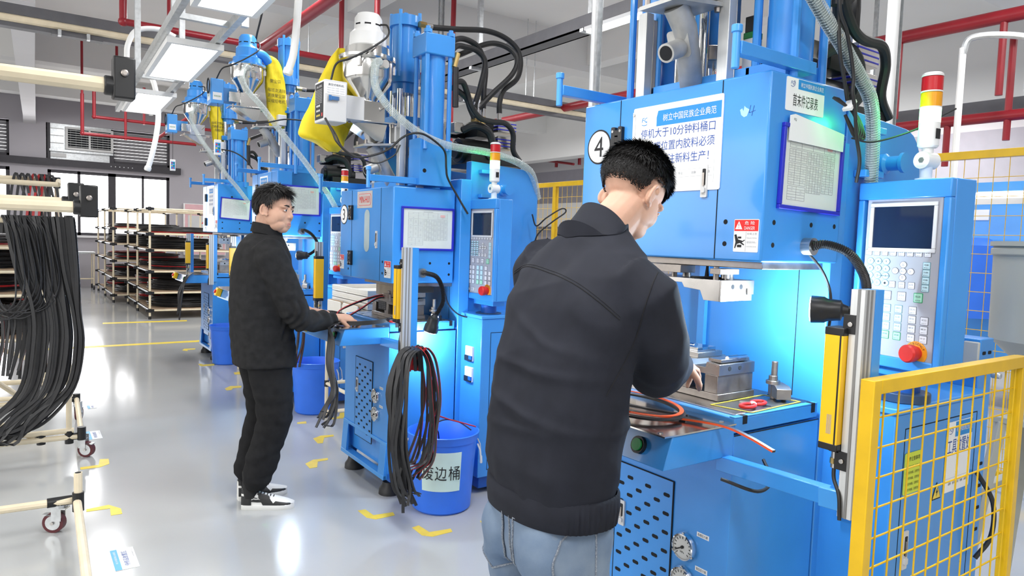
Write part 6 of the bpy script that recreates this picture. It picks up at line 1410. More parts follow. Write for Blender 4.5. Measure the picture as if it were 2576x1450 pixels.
# ================================================================== people
from mathutils.bvhtree import BVHTree
from mathutils import Euler
def esec(c, u, v, n=20, pw=1.0):
    """Elliptical section: centre, two half-axis vectors."""
    c, u, v = Vector(c), Vector(u), Vector(v); R = []
    for j in range(n):
        a = 2 * PI * j / n; ca, sa = math.cos(a), math.sin(a)
        R.append(c + u * (abs(ca) ** pw * (1 if ca >= 0 else -1)) + v * (abs(sa) ** pw * (1 if sa >= 0 else -1)))
    return R
def fused(mb, voxel, smooth_it=6, fac=.5, wr=None):
    """One continuous surface from overlapping closed shapes: voxel union, then smoothing and cloth folds."""
    o = mb.build('fuse', None, smooth=0)
    r = o.modifiers.new('r', 'REMESH'); r.mode = 'VOXEL'; r.voxel_size = voxel; r.adaptivity = 0
    s = o.modifiers.new('s', 'SMOOTH'); s.iterations = smooth_it; s.factor = fac
    dg = bpy.context.evaluated_depsgraph_get(); me = bpy.data.meshes.new_from_object(o.evaluated_get(dg)); old = o.data
    bpy.data.objects.remove(o); bpy.data.meshes.remove(old)
    if wr:
        n = len(me.vertices); co = np.empty(n * 3); me.vertices.foreach_get('co', co); co = co.reshape(-1, 3); no = np.empty(n * 3); me.vertex_normals.foreach_get('vector', no); no = no.reshape(-1, 3)
        d = np.array([wr(Vector(co[i]), Vector(no[i])) for i in range(n)]); co = co + no * d[:, None]; me.vertices.foreach_set('co', co.ravel())
    me.shade_smooth(); me.update(); return me
def wrap(name, me, parent, m):
    me.name = name; me.materials.clear(); me.materials.append(m)
    o = bpy.data.objects.new(name, me); COL.objects.link(o)
    if parent: o.parent = parent
    return o
def frame(c, fwd, up):
    f = Vector(fwd).normalized(); l = Vector(up).cross(f).normalized(); u = f.cross(l)
    M = Matrix((f, l, u)).transposed().to_4x4(); M.translation = Vector(c); return M
def head_shapes(mb, M):
    T = lambda p: M @ Vector(p); q = M.to_3x3()
    def ell(c, r):
        b = MB().ball((0, 0, 0), r, SKIN, 20, 14); mb.add([M @ (Vector(v) + Vector(c)) for v in b.V], b.F, SKIN)
    ell((-.014, 0, .036), (.096, .077, .086)); ell((.026, 0, -.03), (.066, .064, .085)); ell((.052, 0, -.092), (.030, .034, .026)); ell((.03, .03, -.075), (.05, .028, .034)); ell((.03, -.03, -.075), (.05, .028, .034))
    for s in (-1, 1): ell((.054, s * .036, -.030), (.028, .027, .034)); ell((.020, s * .052, -.03), (.045, .018, .05)); ell((.068, s * .030, .018), (.020, .026, .010))
    mb.loft([(T((.078, 0, .012)), .009), (T((.088, 0, -.010)), .0095), (T((.0965, 0, -.028)), .0125), (T((.094, 0, -.038)), .010)], SKIN, 12)
    for s in (-1, 1): ell((.088, s * .012, -.034), (.011, .0095, .008))
    ell((.078, 0, -.062), (.013, .026, .016)); ell((.076, 0, -.076), (.013, .022, .012))
    for s in (-1, 1):
        A = Vector((-.008, s * .079, -.008)); e = [A + Vector((.014 * math.cos(a) - .004, s * (.006 + .008 * max(0, -math.cos(a))), .027 * math.sin(a) + .003 * math.cos(a))) for a in np.linspace(.2, 2 * PI - .9, 14)]
        mb.loft([(T(p), .0058) for p in e], SKIN, 8); ell((-.008, s * .076, -.010), (.017, .009, .026)); ell((-.012, s * .0805, -.008), (.0125, .0065, .024)); ell((.002, s * .079, -.034), (.008, .005, .009))
def face_parts(root, M, base):
    Tm = Matrix.Translation(-Vector(base)) @ M
    T = lambda p: Tm @ Vector(p); q = Tm.to_3x3()
    for s in (-1, 1):
        e = MB(); c = (.0795, s * .031, .0005)
        b = MB().ball((0, 0, 0), (.006, .0135, .0068), pm('eye_white', (.82, .80, .78), .3), 14, 8); e.add([T(Vector(v) + Vector(c)) for v in b.V], b.F, pm('eye_white', (.82, .80, .78), .3))
        i = Vector((.0855, s * .031 - .002, .0005)); e.add([T(i + Vector((.0004 * 0, .0056 * math.cos(a), .0056 * math.sin(a)))) for a in np.linspace(0, 2 * PI, 14, endpoint=False)], [tuple(range(14))], pm('iris_dark', (.015, .009, .006), .15))
        eo = e.build('eye', root)
        l = MB(); l.tube([T(p) for p in ((.074, s * .017, .0), (.0835, s * .024, .0065), (.0865, s * .032, .0072), (.082, s * .041, .0045), (.074, s * .046, -.001))], .0021, SKIN, 8); l.tube([T(p) for p in ((.075, s * .018, -.001), (.083, s * .026, -.0062), (.083, s * .036, -.006), (.075, s * .045, -.001))], .0017, SKIN, 8)
        l.build('eyelid', root)
        k = MB(); k.tube([T(p) for p in ((.0765, s * .0175, .0015), (.0855, s * .025, .0052), (.088, s * .032, .006), (.0835, s * .041, .0035))], .0009, HAIR, 6); k.build('lash', root)
        k = MB(); k.loft([(T((.089, s * .014, .019)), .0028), (T((.0905, s * .024, .024)), .0042), (T((.086, s * .036, .0255)), .0036), (T((.076, s * .049, .021)), .0012)], HAIR, 8); k.build('eyebrow', root)
    lp = pm('lips', (.55, .24, .20), .45); k = MB()
    k.loft([(T((.080, -.022, -.068)), .001), (T((.0885, -.010, -.0645)), .0036), (T((.090, 0, -.065)), .0034), (T((.0885, .010, -.0645)), .0036), (T((.080, .022, -.068)), .001)], lp, 8); k.loft([(T((.080, -.020, -.070)), .001), (T((.0875, -.008, -.0735)), .0042), (T((.0885, 0, -.0745)), .0044), (T((.0875, .008, -.0735)), .0042), (T((.080, .020, -.070)), .001)], lp, 8)
    k.build('lips', root)
def hair(root, M, base, mask, comb, n, L, seed, cap=.010, kc=.12):
    Tm = Matrix.Translation(-Vector(base)) @ M; random.seed(seed)
    C = Vector((-.014, 0, .036)); Rr = Vector((.099, .080, .090))
    def surf(d, off): return C + Vector((d.x * (Rr.x + off), d.y * (Rr.y + off), d.z * (Rr.z + off)))
    b = MB(); R = []; nu, nv = 56, 30; V = {}; vs = []; fs = []
    for i in range(nv + 1):
        th = -PI / 2 + PI * i / nv
        for j in range(nu):
            a = 2 * PI * j / nu; d = Vector((math.cos(th) * math.cos(a), math.cos(th) * math.sin(a), math.sin(th))); k = mask(d)
            if k > kc: V[(i, j)] = len(vs); vs.append(Tm @ surf(d, -.004 + cap * min(1, k * 2.2) + .003 * noise.noise(d * 9)))
    for i in range(nv):
        for j in range(nu):
            q = [(i, j), (i, (j + 1) % nu), (i + 1, (j + 1) % nu), (i + 1, j)]
            if all(t in V for t in q): fs.append(tuple(V[t] for t in q))
    b.add(vs, fs, HAIR)
    made = 0
    while made < n:
        d = Vector((random.gauss(0, 1), random.gauss(0, 1), random.gauss(0, 1))).normalized(); k = mask(d)
        if k <= 0: continue
        if random.random() > .5 + k * 1.2: continue
        made += 1; dirn, ln, lift = comb(d, k); ln *= L * random.uniform(.75, 1.15); dirn = (dirn + Vector((random.gauss(0, .16), random.gauss(0, .16), random.gauss(0, .16)))).normalized()
        pts = []
        p = surf(d, cap * min(1, k * 2.2) - .0025); nrm = d.copy(); dd = dirn
        for s in range(5):
            pts.append(p); p = p + (dd * (1 - lift) + nrm * lift).normalized() * ln / 4; dd = (dd + Vector((0, 0, -.10)) * (1 - lift)).normalized()
            e = Vector(((p.x - C.x) / (Rr.x + .004), (p.y - C.y) / (Rr.y + .004), (p.z - C.z) / (Rr.z + .004)))
            if e.length < 1.0: e.normalize(); p = surf(e, .004)
        sd = dirn.cross(nrm).normalized() * random.uniform(.0009, .0018); w = [1, 1.1, .9, .55, .06]; vs = []
        for s, pt in enumerate(pts): vs += [Tm @ (pt + sd * w[s]), Tm @ (pt - sd * w[s])]
        b.add(vs, [(2 * s, 2 * s + 1, 2 * s + 3, 2 * s + 2) for s in range(4)], HAIR)
    return b.build('hair', root, smooth=60)
def hand_shapes(mb, W, fwd, up, side, curl=(.5, .6, .65, .7), spread=.09, th=.35):
    """Palm, four fingers and thumb; fwd points along the fingers, up out of the back of the hand, side=+1 puts the thumb on fwd x up."""
    M = frame(W, fwd, up); M3 = M.to_3x3(); sd = -side
    T = lambda p: M @ Vector((p[0], p[1] * sd, p[2]))
    def R(x, hy, hz, cz=0): return [T((x, hy * math.cos(a), cz + hz * math.sin(a))) for a in np.linspace(0, 2 * PI, 14, endpoint=False)]
    mb.rings([R(-.05, .027, .021), R(-.01, .028, .019), R(.02, .036, .016), (R(.055, .041, .015, -.002)), R(.085, .040, .013, -.004), R(.095, .034, .009, -.006)], SKIN)
    for k, (y, l, r) in enumerate(((.0335, .072, .0084), (.0115, .080, .0086), (-.0105, .074, .0083), (-.031, .058, .0074))):
        p = Vector((.080 - .004 * abs(k - 1), y, -.003)); a = 0.12; sp = spread * (1.5 - k); pts = [(T(p - Vector((.02, 0, 0))), r * 1.05), (T(p), r * 1.08)]
        for j, (f, rr) in enumerate(((.46, 1.02), (.30, .95), (.24, .78))):
            a += curl[k] * (.9 if j == 0 else 1.0); p = p + Vector((math.cos(a), sp, -math.sin(a))) * l * f; pts.append((T(p), r * rr))
        mb.loft(pts, SKIN, 12); mb.ball(T(p), r * .78, SKIN, 10, 6)
    p = Vector((.012, .026, -.006)); pts = [(T(p), .013)]
    for d, l, r in ((Vector((.65, .62, -.35)), .042, .0115), (Vector((.86, .25, -.40)), .034, .0100), (Vector((.90, -.05, -.35)), .024, .0085)):
        d = Vector((d.x, d.y, d.z - th * .3)).normalized(); p = p + d * l; pts.append((T(p), r))
    mb.loft(pts, SKIN, 12); mb.ball(T(p), .0085, SKIN, 10, 6)
def limb(mb, pts, m, n=18): return mb.loft([(Vector(p), r) for p, r in pts], m, n)
def tubeline(root, name, bv, pts, out, r, m, base):
    """Stitch line laid on a surface: points are dropped onto it along direction out."""
    P = []
    for p in pts:
        h = bv.ray_cast(Vector(p) + Vector(out) * .25, -Vector(out), .6)
        if h[0]: P.append(h[0] + Vector(out).normalized() * r * .3)
    if len(P) > 2: MB().tube([p for p in P], r, m, 5).build(name, root)
def rel(me, base):
    me.transform(Matrix.Translation(-Vector(base))); return me

def sneaker(root, base, heel, toe, name='sneaker'):
    h, tt = Vector(heel), Vector(toe); f = (tt - h).normalized(); l = Z.cross(f); L = (tt - h).length; B = Vector(base)
    def S(x, y, z): return h + f * (x * L) + l * y + Z * z - B
    prof = [(0, .020), (.04, .030), (.15, .035), (.35, .036), (.55, .041), (.72, .046), (.86, .043), (.95, .030), (1.0, .012)]
    def ring(z, k=1.0, grow=0): return [S(x, w * k + grow, z) for x, w in prof] + [S(x, -w * k - grow, z) for x, w in reversed(prof)]
    WS = pm('shoe_white', (.74, .74, .72), .5); BS = pm('shoe_black', (.015, .015, .016), .45)
    o = MB().rings([ring(0, .94), ring(.008, 1.0), ring(.024, 1.03), ring(.027, 1.0)], WS).build('sole', root); 
    hz = lambda x: .105 if x < .12 else (.10 - .02 * (x - .12) / .2 if x < .32 else (.085 - (x - .32) * .075))
    def up(t): return [S(x, w * (.97 - .55 * t ** 2.2 * (1 if x > .3 else .55)), .026 + (hz(x) - .026) * t) for x, w in prof] + [S(x, -w * (.97 - .55 * t ** 2.2 * (1 if x > .3 else .55)), .026 + (hz(x) - .026) * t) for x, w in reversed(prof)]
    MB().rings([up(t) for t in (0, .25, .5, .75, .9, 1.0)], WS).build('upper', root, smooth=60)
    b = MB()
    def panel(x0, x1, t0, t1, off=.0018, x2=None, x3=None):
        x2 = x0 if x2 is None else x2; x3 = x1 if x3 is None else x3; J = 5
        for s in (1, -1):
            V = []
            for k in range(9):
                for j in range(J + 1):
                    q = j / J; x = (x0 + (x2 - x0) * q) * (1 - k / 8) + (x1 + (x3 - x1) * q) * k / 8; t = t0 + (t1 - t0) * q
                    w = np.interp(x, [p[0] for p in prof], [p[1] for p in prof]); V.append(S(x, s * (w * (.97 - .55 * t ** 2.2 * (1 if x > .3 else .55)) + off), .026 + (hz(x) - .026) * t + (off if t > .85 else 0)))
            n = J + 1
            b.add(V, [f if s > 0 else f[::-1] for k in range(8) for j in range(J) for f in [(k * n + j, k * n + j + 1, (k + 1) * n + j + 1, (k + 1) * n + j)]], BS)
    panel(.0, .20, 0, .60); panel(.58, .985, 0, .62, .002, .66, .93); panel(.0, .12, .75, 1.0); panel(.42, .66, .0, .55, .0022, .36, .58); panel(.34, .58, .55, 1.0, .0022, .3, .52)
    panel(.16, .58, .30, .52, .0035, .24, .60); panel(.10, .30, .62, .70, .0035, .16, .34)
    b.build('overlay', root, smooth=60)
    k = MB()
    for i in range(5):
        x = .36 + .06 * i; k.tube([S(x, .022, hz(x) - .006), S(x + .01, 0, hz(x) + .004), S(x, -.022, hz(x) - .006)], .003, BS, 6)
    k.tube(spline([S(.36, .0, .098), S(.34, .02, .105), S(.30, .03, .095), S(.34, .012, .10), S(.37, 0, .098)], 5), .0028, BS, 6); k.build('lace', root)
    MB().rings([esec(S(.16, 0, z), f * r, l * r * .85) for z, r in ((.06, .042), (.10, .042), (.15, .040), (.20, .043))], pm('sock_black', (.012, .012, .013), .8)).build('sock', root)

# ------------------------------------------------------------------ the black-clad worker at press 3
BLK = pm('black_cloth', (.016, .016, .017), .85, var=.25, scale=30, bump=.25, bscale=900, spec=.25)
BA = Vector((1.09, 3.80, 0))
pa = thing('person', 'person in black shirt, black trousers and black-white sneakers, hand on rubber strips', 'person', BA)
HM = frame((1.125, 3.765, 1.575), (.66, -.75, -.06), (0.02, 0.03, 1))
b = MB(); head_shapes(b, HM)
limb(b, [((1.10, 3.79, 1.56), .058), ((1.085, 3.795, 1.46), .056), ((1.07, 3.80, 1.40), .075)], SKIN)
b.rings([esec((1.07, 3.80, z), X * a, Y * c) for z, a, c in ((.84, .10, .13), (1.0, .095, .13), (1.2, .10, .15), (1.36, .09, .16), (1.43, .06, .10))], SKIN)
for s, sh, el, wr in ((-1, (1.07, 3.645, 1.37), (1.20, 3.595, 1.025), (1.415, 3.655, 1.0)), (1, (1.08, 3.96, 1.37), (1.20, 4.02, 1.06), (1.40, 4.0, 1.01))):
    limb(b, [(sh, .045), (el, .038), (wr, .026)], SKIN)
hand_shapes(b, (1.435, 3.662, 1.008), (.97, .20, -.04), (-.03, -.38, .92), 1, (.24, .32, .40, .46)); hand_shapes(b, (1.415, 4.0, 1.012), (.98, -.12, -.10), (.05, .1, 1), -1, (.2, .25, .3, .35))
limb(b, [((1.08, 3.72, .86), .06), ((1.11, 3.71, .5), .045), ((1.02, 3.755, .10), .03)], SKIN); limb(b, [((1.09, 3.89, .86), .06), ((1.11, 3.91, .5), .045), ((1.03, 3.915, .10), .03)], SKIN)
wrap('body', rel(fused(b, .0032, 6), BA), pa, SKIN)
face_parts(pa, HM, BA)
def maskA(d):
    if d.x > .62: lim = .40
    elif d.x > .28: lim = -.02 + (d.x - .28) / .34 * .42
    elif d.x > -.22: lim = -.14
    else: lim = max(-.82, -.14 - (-.22 - d.x) * 2.6)
    if .12 < d.x < .36 and abs(d.y) > .5: lim = min(lim, -.30)
    return max(0, min(1, (d.z - lim) * 2.5))
def combA(d, k):
    t = Vector((.62, d.y * .25, -.75)) if d.x > .30 else Vector((-.1 + d.x * .5, d.y * .6, -.5))
    if d.z > .7 and d.x < .25: t = Vector((-.2 + .9 * d.x, d.y * .9, .35))
    t = t - d * t.dot(d); return t.normalized(), (1.05 if d.x > .3 and d.z > .3 else .62) * (.45 + .55 * k), (.30 if d.z > .6 else .12)
hair(pa, HM, BA, maskA, combA, 4200, .052, 3, .012)
def foldsA(p, n):
    v = .006 * noise.noise(Vector((p.x * 9, p.y * 9, p.z * 4))) + .004 * noise.noise(Vector((p.x * 16, p.y * 16, p.z * 30)))
    if p.x > 1.12 and .9 < p.z < 1.12: v += .005 * math.sin(p.x * 95 + 12 * noise.noise(p * 7))
    return v
b = MB()
b.rings([esec((x, 3.80, z), X * a, Y * c, 24, .85) for z, x, a, c in ((.755, 1.095, .160, .180), (.80, 1.09, .158, .18), (.95, 1.075, .158, .182), (1.10, 1.065, .155, .186), (1.25, 1.07, .150, .190), (1.34, 1.075, .135, .185), (1.40, 1.075, .11, .15), (1.45, 1.085, .075, .085))], BLK)
limb(b, [((1.055, 3.68, 1.38), .075), ((1.065, 3.635, 1.33), .082), ((1.12, 3.605, 1.20), .078), ((1.175, 3.59, 1.07), .074), ((1.215, 3.595, 1.015), .070), ((1.28, 3.615, 1.0), .060), ((1.36, 3.64, 1.0), .046), ((1.415, 3.656, 1.0), .040)], BLK)
limb(b, [((1.07, 3.94, 1.37), .07), ((1.10, 4.0, 1.24), .07), ((1.18, 4.02, 1.08), .062), ((1.30, 4.01, 1.03), .05), ((1.39, 4.0, 1.012), .038)], BLK)
jm = fused(b, .008, 8, .5, foldsA); jk = wrap('shirt', rel(jm, BA), pa, BLK)
# collar, seams
C0 = Vector((1.085, 3.795, 1.45)); R = []
for z, k, dz in ((-.02, 1.10, 0), (.035, 1.0, 0), (.042, 1.06, 0), (.0, 1.22, -.01)):
    R.append([C0 + Vector((.068 * k * math.cos(a) + .008, .068 * k * math.sin(a), z + .02 * -math.cos(a) * .9 + dz)) - BA for a in np.linspace(-PI * .93 + -.6, PI * .93 - .6, 30)])
MB().rings(R, BLK, caps=False, closed=False).build('collar', pa)
bv = BVHTree.FromPolygons([v.co + BA for v in jm.vertices], [p.vertices[:] for p in jm.polygons])
SEAM = pm('seam_dark', (.006, .006, .008), .9)
tubeline(pa, 'sleeve_seam', bv, [(1.02 + .10 * math.sin(t) * .6, 3.5, 1.40 - .20 * t / 3) for t in np.linspace(0, 3, 12)], (0, -1, 0), .0015, SEAM, BA) if False else None
# trousers
def foldsT(p, n): return .006 * noise.noise(Vector((p.x * 10, p.y * 10, p.z * 6))) + .006 * noise.noise(Vector((p.x * 6, p.y * 6, p.z * 22))) * (1.6 if p.z < .35 or .45 < p.z < .62 else .6)
b = MB()
b.rings([esec((1.085, 3.80, z), X * a, Y * c, 22) for z, a, c in ((.93, .135, .155), (.84, .138, .160), (.76, .130, .158))], BLK)
for y, ky, ax, ay in ((3.722, 3.712, 1.035, 3.742), (3.885, 3.90, 1.045, 3.912)):
    b.rings([esec((x, yy, z), X * a, Y * c, 20) for x, yy, z, a, c in ((1.085, y, .84, .118, .085), (1.10, y, .70, .112, .088), (1.115, ky, .56, .098, .084), (1.118, ky, .48, .094, .080), (1.085, (ky + ay) / 2, .34, .088, .078), (1.055, ay, .22, .084, .074), (1.04, ay, .15, .074, .064), (ax, ay, .115, .052, .048), (ax, ay, .10, .046, .042))], BLK)
wrap('trousers', rel(fused(b, .008, 6, .5, foldsT), BA), pa, pm('black_trousers', (.013, .013, .014), .9, var=.2, scale=25, bump=.2, bscale=700, spec=.2))
sneaker(pa, BA, (.975, 3.785, 0), (1.215, 3.668, 0)); sneaker(pa, BA, (.985, 3.912, 0), (1.25, 3.905, 0))

# ------------------------------------------------------------------ the navy-jacketed worker at press 4
NAVY = pm('navy_cloth', (.012, .0135, .021), .8, var=.12, scale=20, bump=.12, bscale=1100, spec=.3)
BB = Vector((1.09, 1.36, 0))
pb = thing('person', 'person in navy jacket and faded jeans bending over the nearest press, seen from behind', 'person', BB)
HB = frame((1.385, 1.41, 1.592), (.78, .05, -.62), (.60, .03, .80))
b = MB(); head_shapes(b, HB)
limb(b, [((1.37, 1.40, 1.57), .06), ((1.315, 1.405, 1.515), .060), ((1.26, 1.405, 1.46), .066), ((1.24, 1.40, 1.40), .085)], SKIN)
b.rings([esec((x, 1.37, z), X * a, Y * c) for z, x, a, c in ((.88, 1.10, .10, .14), (1.05, 1.12, .10, .14), (1.25, 1.17, .10, .16), (1.38, 1.21, .09, .16), (1.45, 1.25, .06, .10))], SKIN)
limb(b, [((1.24, 1.20, 1.36), .045), ((1.37, 1.285, 1.14), .038), ((1.60, 1.405, 1.115), .026)], SKIN); limb(b, [((1.25, 1.57, 1.40), .045), ((1.38, 1.65, 1.18), .038), ((1.58, 1.58, 1.10), .026)], SKIN)
hand_shapes(b, (1.615, 1.41, 1.115), (.86, .42, -.22), (-.1, -.35, .93), 1, (.4, .5, .55, .6)); hand_shapes(b, (1.60, 1.57, 1.105), (.94, -.1, -.25), (.1, .2, .97), -1, (.35, .4, .45, .5))
limb(b, [((1.09, 1.27, .86), .07), ((1.10, 1.25, .5), .05), ((1.05, 1.24, .08), .035)], SKIN); limb(b, [((1.09, 1.45, .86), .07), ((1.10, 1.47, .5), .05), ((1.05, 1.48, .08), .035)], SKIN)
wrap('body', rel(fused(b, .0032, 6), BB), pb, SKIN)
face_parts(pb, HB, BB)
def maskB(d):
    if d.z > .55: return 1.0
    lim = -.62 if d.x < -.2 else (-.62 + (d.x + .2) * 1.35)
    if d.x > .40: lim = .12
    if abs(d.y) > .78 and -.2 < d.x < .25: lim = max(lim, -.02)
    return max(0, min(1, (d.z - lim) * 1.6))
def combB(d, k):
    w = Vector((-.25, 0, 1)).normalized(); t = d - w * d.dot(w)
    t = Vector((.7, d.y * .3, -.35)) if d.x > .25 else t
    t = t - d * t.dot(d); t = t.normalized() if t.length > 1e-3 else Vector((1, 0, 0)); return t, (.78 if d.z > .2 or d.x > .3 else .30) * (.25 + .75 * k), (.28 if d.z > .45 else .22)
hair(pb, HB, BB, maskB, combB, 14000, .042, 9, .011, .30)
def foldsB(p, n):
    v = .008 * noise.noise(Vector((p.x * 5 + p.z * 2, p.y * 6, p.z * 5))) - .011 * abs(noise.noise(Vector((p.x * 6 + p.z * 5, p.y * 4 + p.z * 3, p.z * 3)) )) + .004 * noise.noise(Vector((p.x * 14, p.y * 14, p.z * 9)))
    # sweeping drag lines from the right armpit and the small of the back
    s = (p.y - 1.17) * .8 + (1.30 - p.z); v += .011 * math.exp(-((s - .05) / .04) ** 2) * max(0, 1 - abs(p.y - 1.22) / .12)
    for z0, sl, am in ((1.16, .10, .009), (1.06, .18, .010), (1.01, -.06, .006), (1.25, .35, .006)):
        q = p.z - z0 - sl * (p.y - 1.38) - .02 * noise.noise(p * 6); v += am * math.exp(-(q / .012) ** 2) * (1 if p.x < 1.2 else 0) * max(0, 1 - abs(p.y - 1.34) / .22)
    if p.z < .95: v += .006 * math.sin(p.y * 60 + 5 * noise.noise(p * 5)) * max(0, 1 - (p.z - .80) / .12) * .6
    return v
b = MB()
b.rings([esec((x, y, z), X * a, Y * c, 28, .88) for z, x, y, a, c in ((.815, 1.10, 1.36, .128, .180), (.85, 1.10, 1.36, .135, .186), (.92, 1.10, 1.36, .142, .196), (1.05, 1.11, 1.365, .142, .204), (1.18, 1.135, 1.375, .138, .212), (1.30, 1.17, 1.385, .128, .222), (1.38, 1.20, 1.39, .112, .222), (1.435, 1.225, 1.395, .092, .185), (1.475, 1.245, 1.40, .078, .12), (1.505, 1.262, 1.402, .068, .08))], NAVY)
limb(b, [((1.20, 1.235, 1.375), .075), ((1.225, 1.185, 1.335), .088), ((1.27, 1.195, 1.25), .086), ((1.33, 1.235, 1.175), .083), ((1.375, 1.28, 1.135), .078), ((1.44, 1.315, 1.12), .066), ((1.53, 1.362, 1.113), .050), ((1.60, 1.402, 1.115), .042)], NAVY)
limb(b, [((1.21, 1.54, 1.42), .075), ((1.23, 1.60, 1.37), .085), ((1.28, 1.65, 1.28), .082), ((1.36, 1.66, 1.19), .075), ((1.46, 1.63, 1.14), .060), ((1.57, 1.58, 1.105), .042)], NAVY)
jm = fused(b, .007, 8, .5, foldsB); rel(jm, BB); wrap('jacket', jm, pb, NAVY)
bv = BVHTree.FromPolygons([v.co.copy() for v in jm.vertices], [p.vertices[:] for p in jm.polygons])
def drop(pts, out, lift=.0):
    P = []; out = Vector(out).normalized()
    for p in pts:
        h = bv.ray_cast(Vector(p) - BB + out * .35, -out, .7)
        if h[0]: P.append(h[0] + out * lift)
    return P
W_ = (-.72, -.55, .25)
for dz in (0, .006):
    P = drop([(1.08 + .02 * abs(t), 1.40 - .235 * t, 1.385 + dz - .035 * t - .055 * abs(t) ** 3) for t in np.linspace(-.93, 1.02, 40)], (-1, -.25, .15), .0004)
    if len(P) > 5: MB().tube(P, .0015 if dz == 0 else .0008, SEAM, 5).build('yoke_seam', pb)
P = drop([(1.19 - .06 * t, 1.125 + .07 * t - .012 * math.sin(PI * t), 1.40 - .29 * t) for t in np.linspace(0, 1, 24)], (-.8, -.6, .1), .0004)
if len(P) > 5: MB().tube(P, .0015, SEAM, 5).build('sleeve_seam', pb)
# waistband with gathered elastic at the sides
def bandpt(a, z, k): return Vector((1.10 + .131 * k * abs(math.cos(a)) ** .88 * (1 if math.cos(a) > 0 else -1), 1.36 + .186 * k * abs(math.sin(a)) ** .88 * (1 if math.sin(a) > 0 else -1), z)) - BB
R = []
for z, k in ((.792, .985), (.795, 1.015), (.83, 1.04), (.862, 1.03), (.866, .99)):
    ring = []
    for a in np.linspace(0, 2 * PI, 180, endpoint=False):
        g = .010 * math.sin(a * 110) if (abs(math.sin(a)) > .80 and math.cos(a) < .5) else .0
        ring.append(bandpt(a, z, k + g))
    R.append(ring)
MB().rings(R, NAVY, caps=False).build('waistband', pb, smooth=60)
# collar
C0 = Vector((1.270, 1.404, 1.495)); ax = Vector((.62, 0, .78)).normalized(); cu = Vector((.78, 0, -.62)).normalized(); R = []
for h, k in ((-.012, .62), (-.02, .90), (.012, .90), (.020, .94), (.016, 1.03), (-.016, 1.20), (-.042, 1.32), (-.058, 1.36), (-.062, 1.30)):
    R.append([C0 + ax * (h + .012 * -math.cos(a)) + cu * (.074 * k * math.cos(a)) + Y * (.078 * k * math.sin(a)) - BB for a in np.linspace(.5, 2 * PI - .5, 40)])
for i, up in ((5, .016), (6, .007), (7, .003)):
    for p in R[i]:
        h = bv.ray_cast(p + Z * .10, -Z, .30)
        if h[0]: p.z = h[0].z + up
MB().rings(R, NAVY, caps=False, closed=False).build('collar', pb)
# jeans
JEAN = pm('denim', (.075, .125, .22), .85, var=.3, scale=5, bump=.25, bscale=1200, col2=(.24, .295, .36), spec=.2)
def foldsJ(p, n): return .005 * noise.noise(Vector((p.x * 10, p.y * 10, p.z * 8))) + .005 * noise.noise(Vector((p.x * 7, p.y * 7, p.z * 24))) + (.006 * math.exp(-((p.z - .69 + .25 * abs(p.y - 1.36)) / .015) ** 2) if p.x < 1.1 else 0)
b = MB()
b.rings([esec((1.095, 1.36, z), X * a, Y * c, 24) for z, a, c in ((.88, .108, .158), (.80, .122, .168), (.72, .120, .172), (.68, .10, .165))], JEAN)
for s in (-1, 1):
    y = 1.36 + s * .088
    b.rings([esec((x, y + s * dy, z), X * a, Y * c, 22) for x, dy, z, a, c in ((1.09, 0, .78, .118, .082), (1.09, .002, .68, .112, .086), (1.10, .006, .56, .098, .082), (1.105, .01, .46, .088, .076), (1.09, .01, .34, .078, .070), (1.065, .01, .20, .076, .068), (1.055, .01, .08, .078, .068), (1.055, .01, .03, .080, .070))], JEAN)
    b.add(*(lambda q: (q.V, q.F))(MB().ball((1.025, 1.36 + s * .078, .735), (.062, .080, .085), JEAN, 16, 10)), JEAN)
me = fused(b, .007, 6, .5, foldsJ); rel(me, BB); wrap('jeans', me, pb, JEAN)
bj = BVHTree.FromPolygons([v.co.copy() for v in me.vertices], [p.vertices[:] for p in me.polygons]); bv = bj
DS = pm('denim_seam', (.30, .33, .36), .8, var=.5, scale=300, col2=(.07, .09, .14)); DP = pm('denim_pocket', (.065, .115, .21), .85, var=.3, scale=6, bump=.25, bscale=1200, col2=(.19, .25, .33))
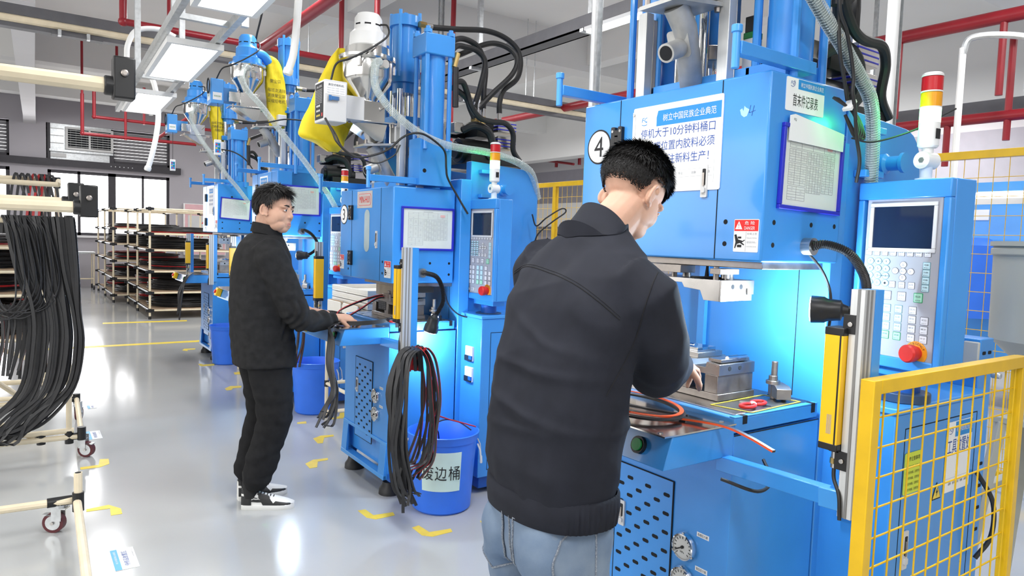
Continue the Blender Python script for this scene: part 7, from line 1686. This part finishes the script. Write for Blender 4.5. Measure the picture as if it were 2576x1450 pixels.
for yc, y0 in ((1.275, 0), (1.445, 0)):
    poly = [(-.062, .80), (.062, .795), (.066, .665), (.0, .628), (-.060, .67)]
    N = 12; V = []; G = {}
    rows = 12
    for j in range(rows + 1):
        t = j / rows; zt = .80 - .172 * t
        for i in range(N + 1):
            u = -1 + 2 * i / N; w = .062 + .003 * t; z = .80 - (.137 + .035 * (1 - abs(u))) * t; V.append((1.0, yc + u * w, z))
    P = []; ok = True
    for p in V:
        h = bj.ray_cast(Vector(p) - BB + Vector((-.3, 0, 0)), Vector((1, 0, 0)), .6); P.append((h[0] if h[0] else Vector(p) - BB) + Vector((-.0025, 0, 0)))
    fs = [(j * (N + 1) + i, j * (N + 1) + i + 1, (j + 1) * (N + 1) + i + 1, (j + 1) * (N + 1) + i) for j in range(rows) for i in range(N)]
    po = MB().add(P, [f[::-1] for f in fs], DP).build('back_pocket', pb, smooth=60)
    edge = [0 * (N + 1) + i for i in range(N + 1)] + [j * (N + 1) + N for j in range(1, rows + 1)] + [rows * (N + 1) + i for i in range(N - 1, -1, -1)] + [j * (N + 1) for j in range(rows - 1, -1, -1)]
    MB().tube([P[k] + Vector((-.0012, 0, 0)) for k in edge], .0026, DS, 5).build('pocket_stitching', po)
for pts, out in (([(1.0, 1.355 - .004 * math.sin(t * 3), .80 - .17 * t) for t in np.linspace(0, 1, 16)], (-1, 0, 0)), ([(1.09, 1.1, .82 - .75 * t) for t in np.linspace(0, 1, 30)], (-.15, -1, 0))):
    P = drop(pts, out, .0006)
    if len(P) > 4: MB().tube(P, .0028, DS, 5).build('jeans_seam', pb)
for s in (-1, 1):
    x0, y = 1.0, 1.36 + s * .098
    MB().rings([[Vector(p) - BB for p in esec((x, y, z), X * a, Y * c, 20)] for x, z, a, c in ((1.10, .0, .135, .048), (1.10, .03, .138, .050), (1.09, .06, .11, .046), (1.06, .10, .06, .042))], pm('shoe_white', (.74, .74, .72), .5)).build('shoe', pb)

# things made of a single piece become that one mesh instead of an Empty with a lone child
for o in [o for o in bpy.data.objects if o.type == 'EMPTY' and o.parent is None and len(o.children) == 1]:
    c = o.children[0]
    if c.children or c.type != 'MESH': continue
    nm = o.name; props = {k: o[k] for k in o.keys()}; mw = Matrix.Translation(o.location) @ o.rotation_euler.to_matrix().to_4x4()
    kind = c.get('kind'); c.parent = None; c.matrix_world = mw @ c.matrix_basis
    bpy.data.objects.remove(o); c.name = nm
    for k, v in props.items(): c[k] = v
    if kind == 'stuff': del c['kind']
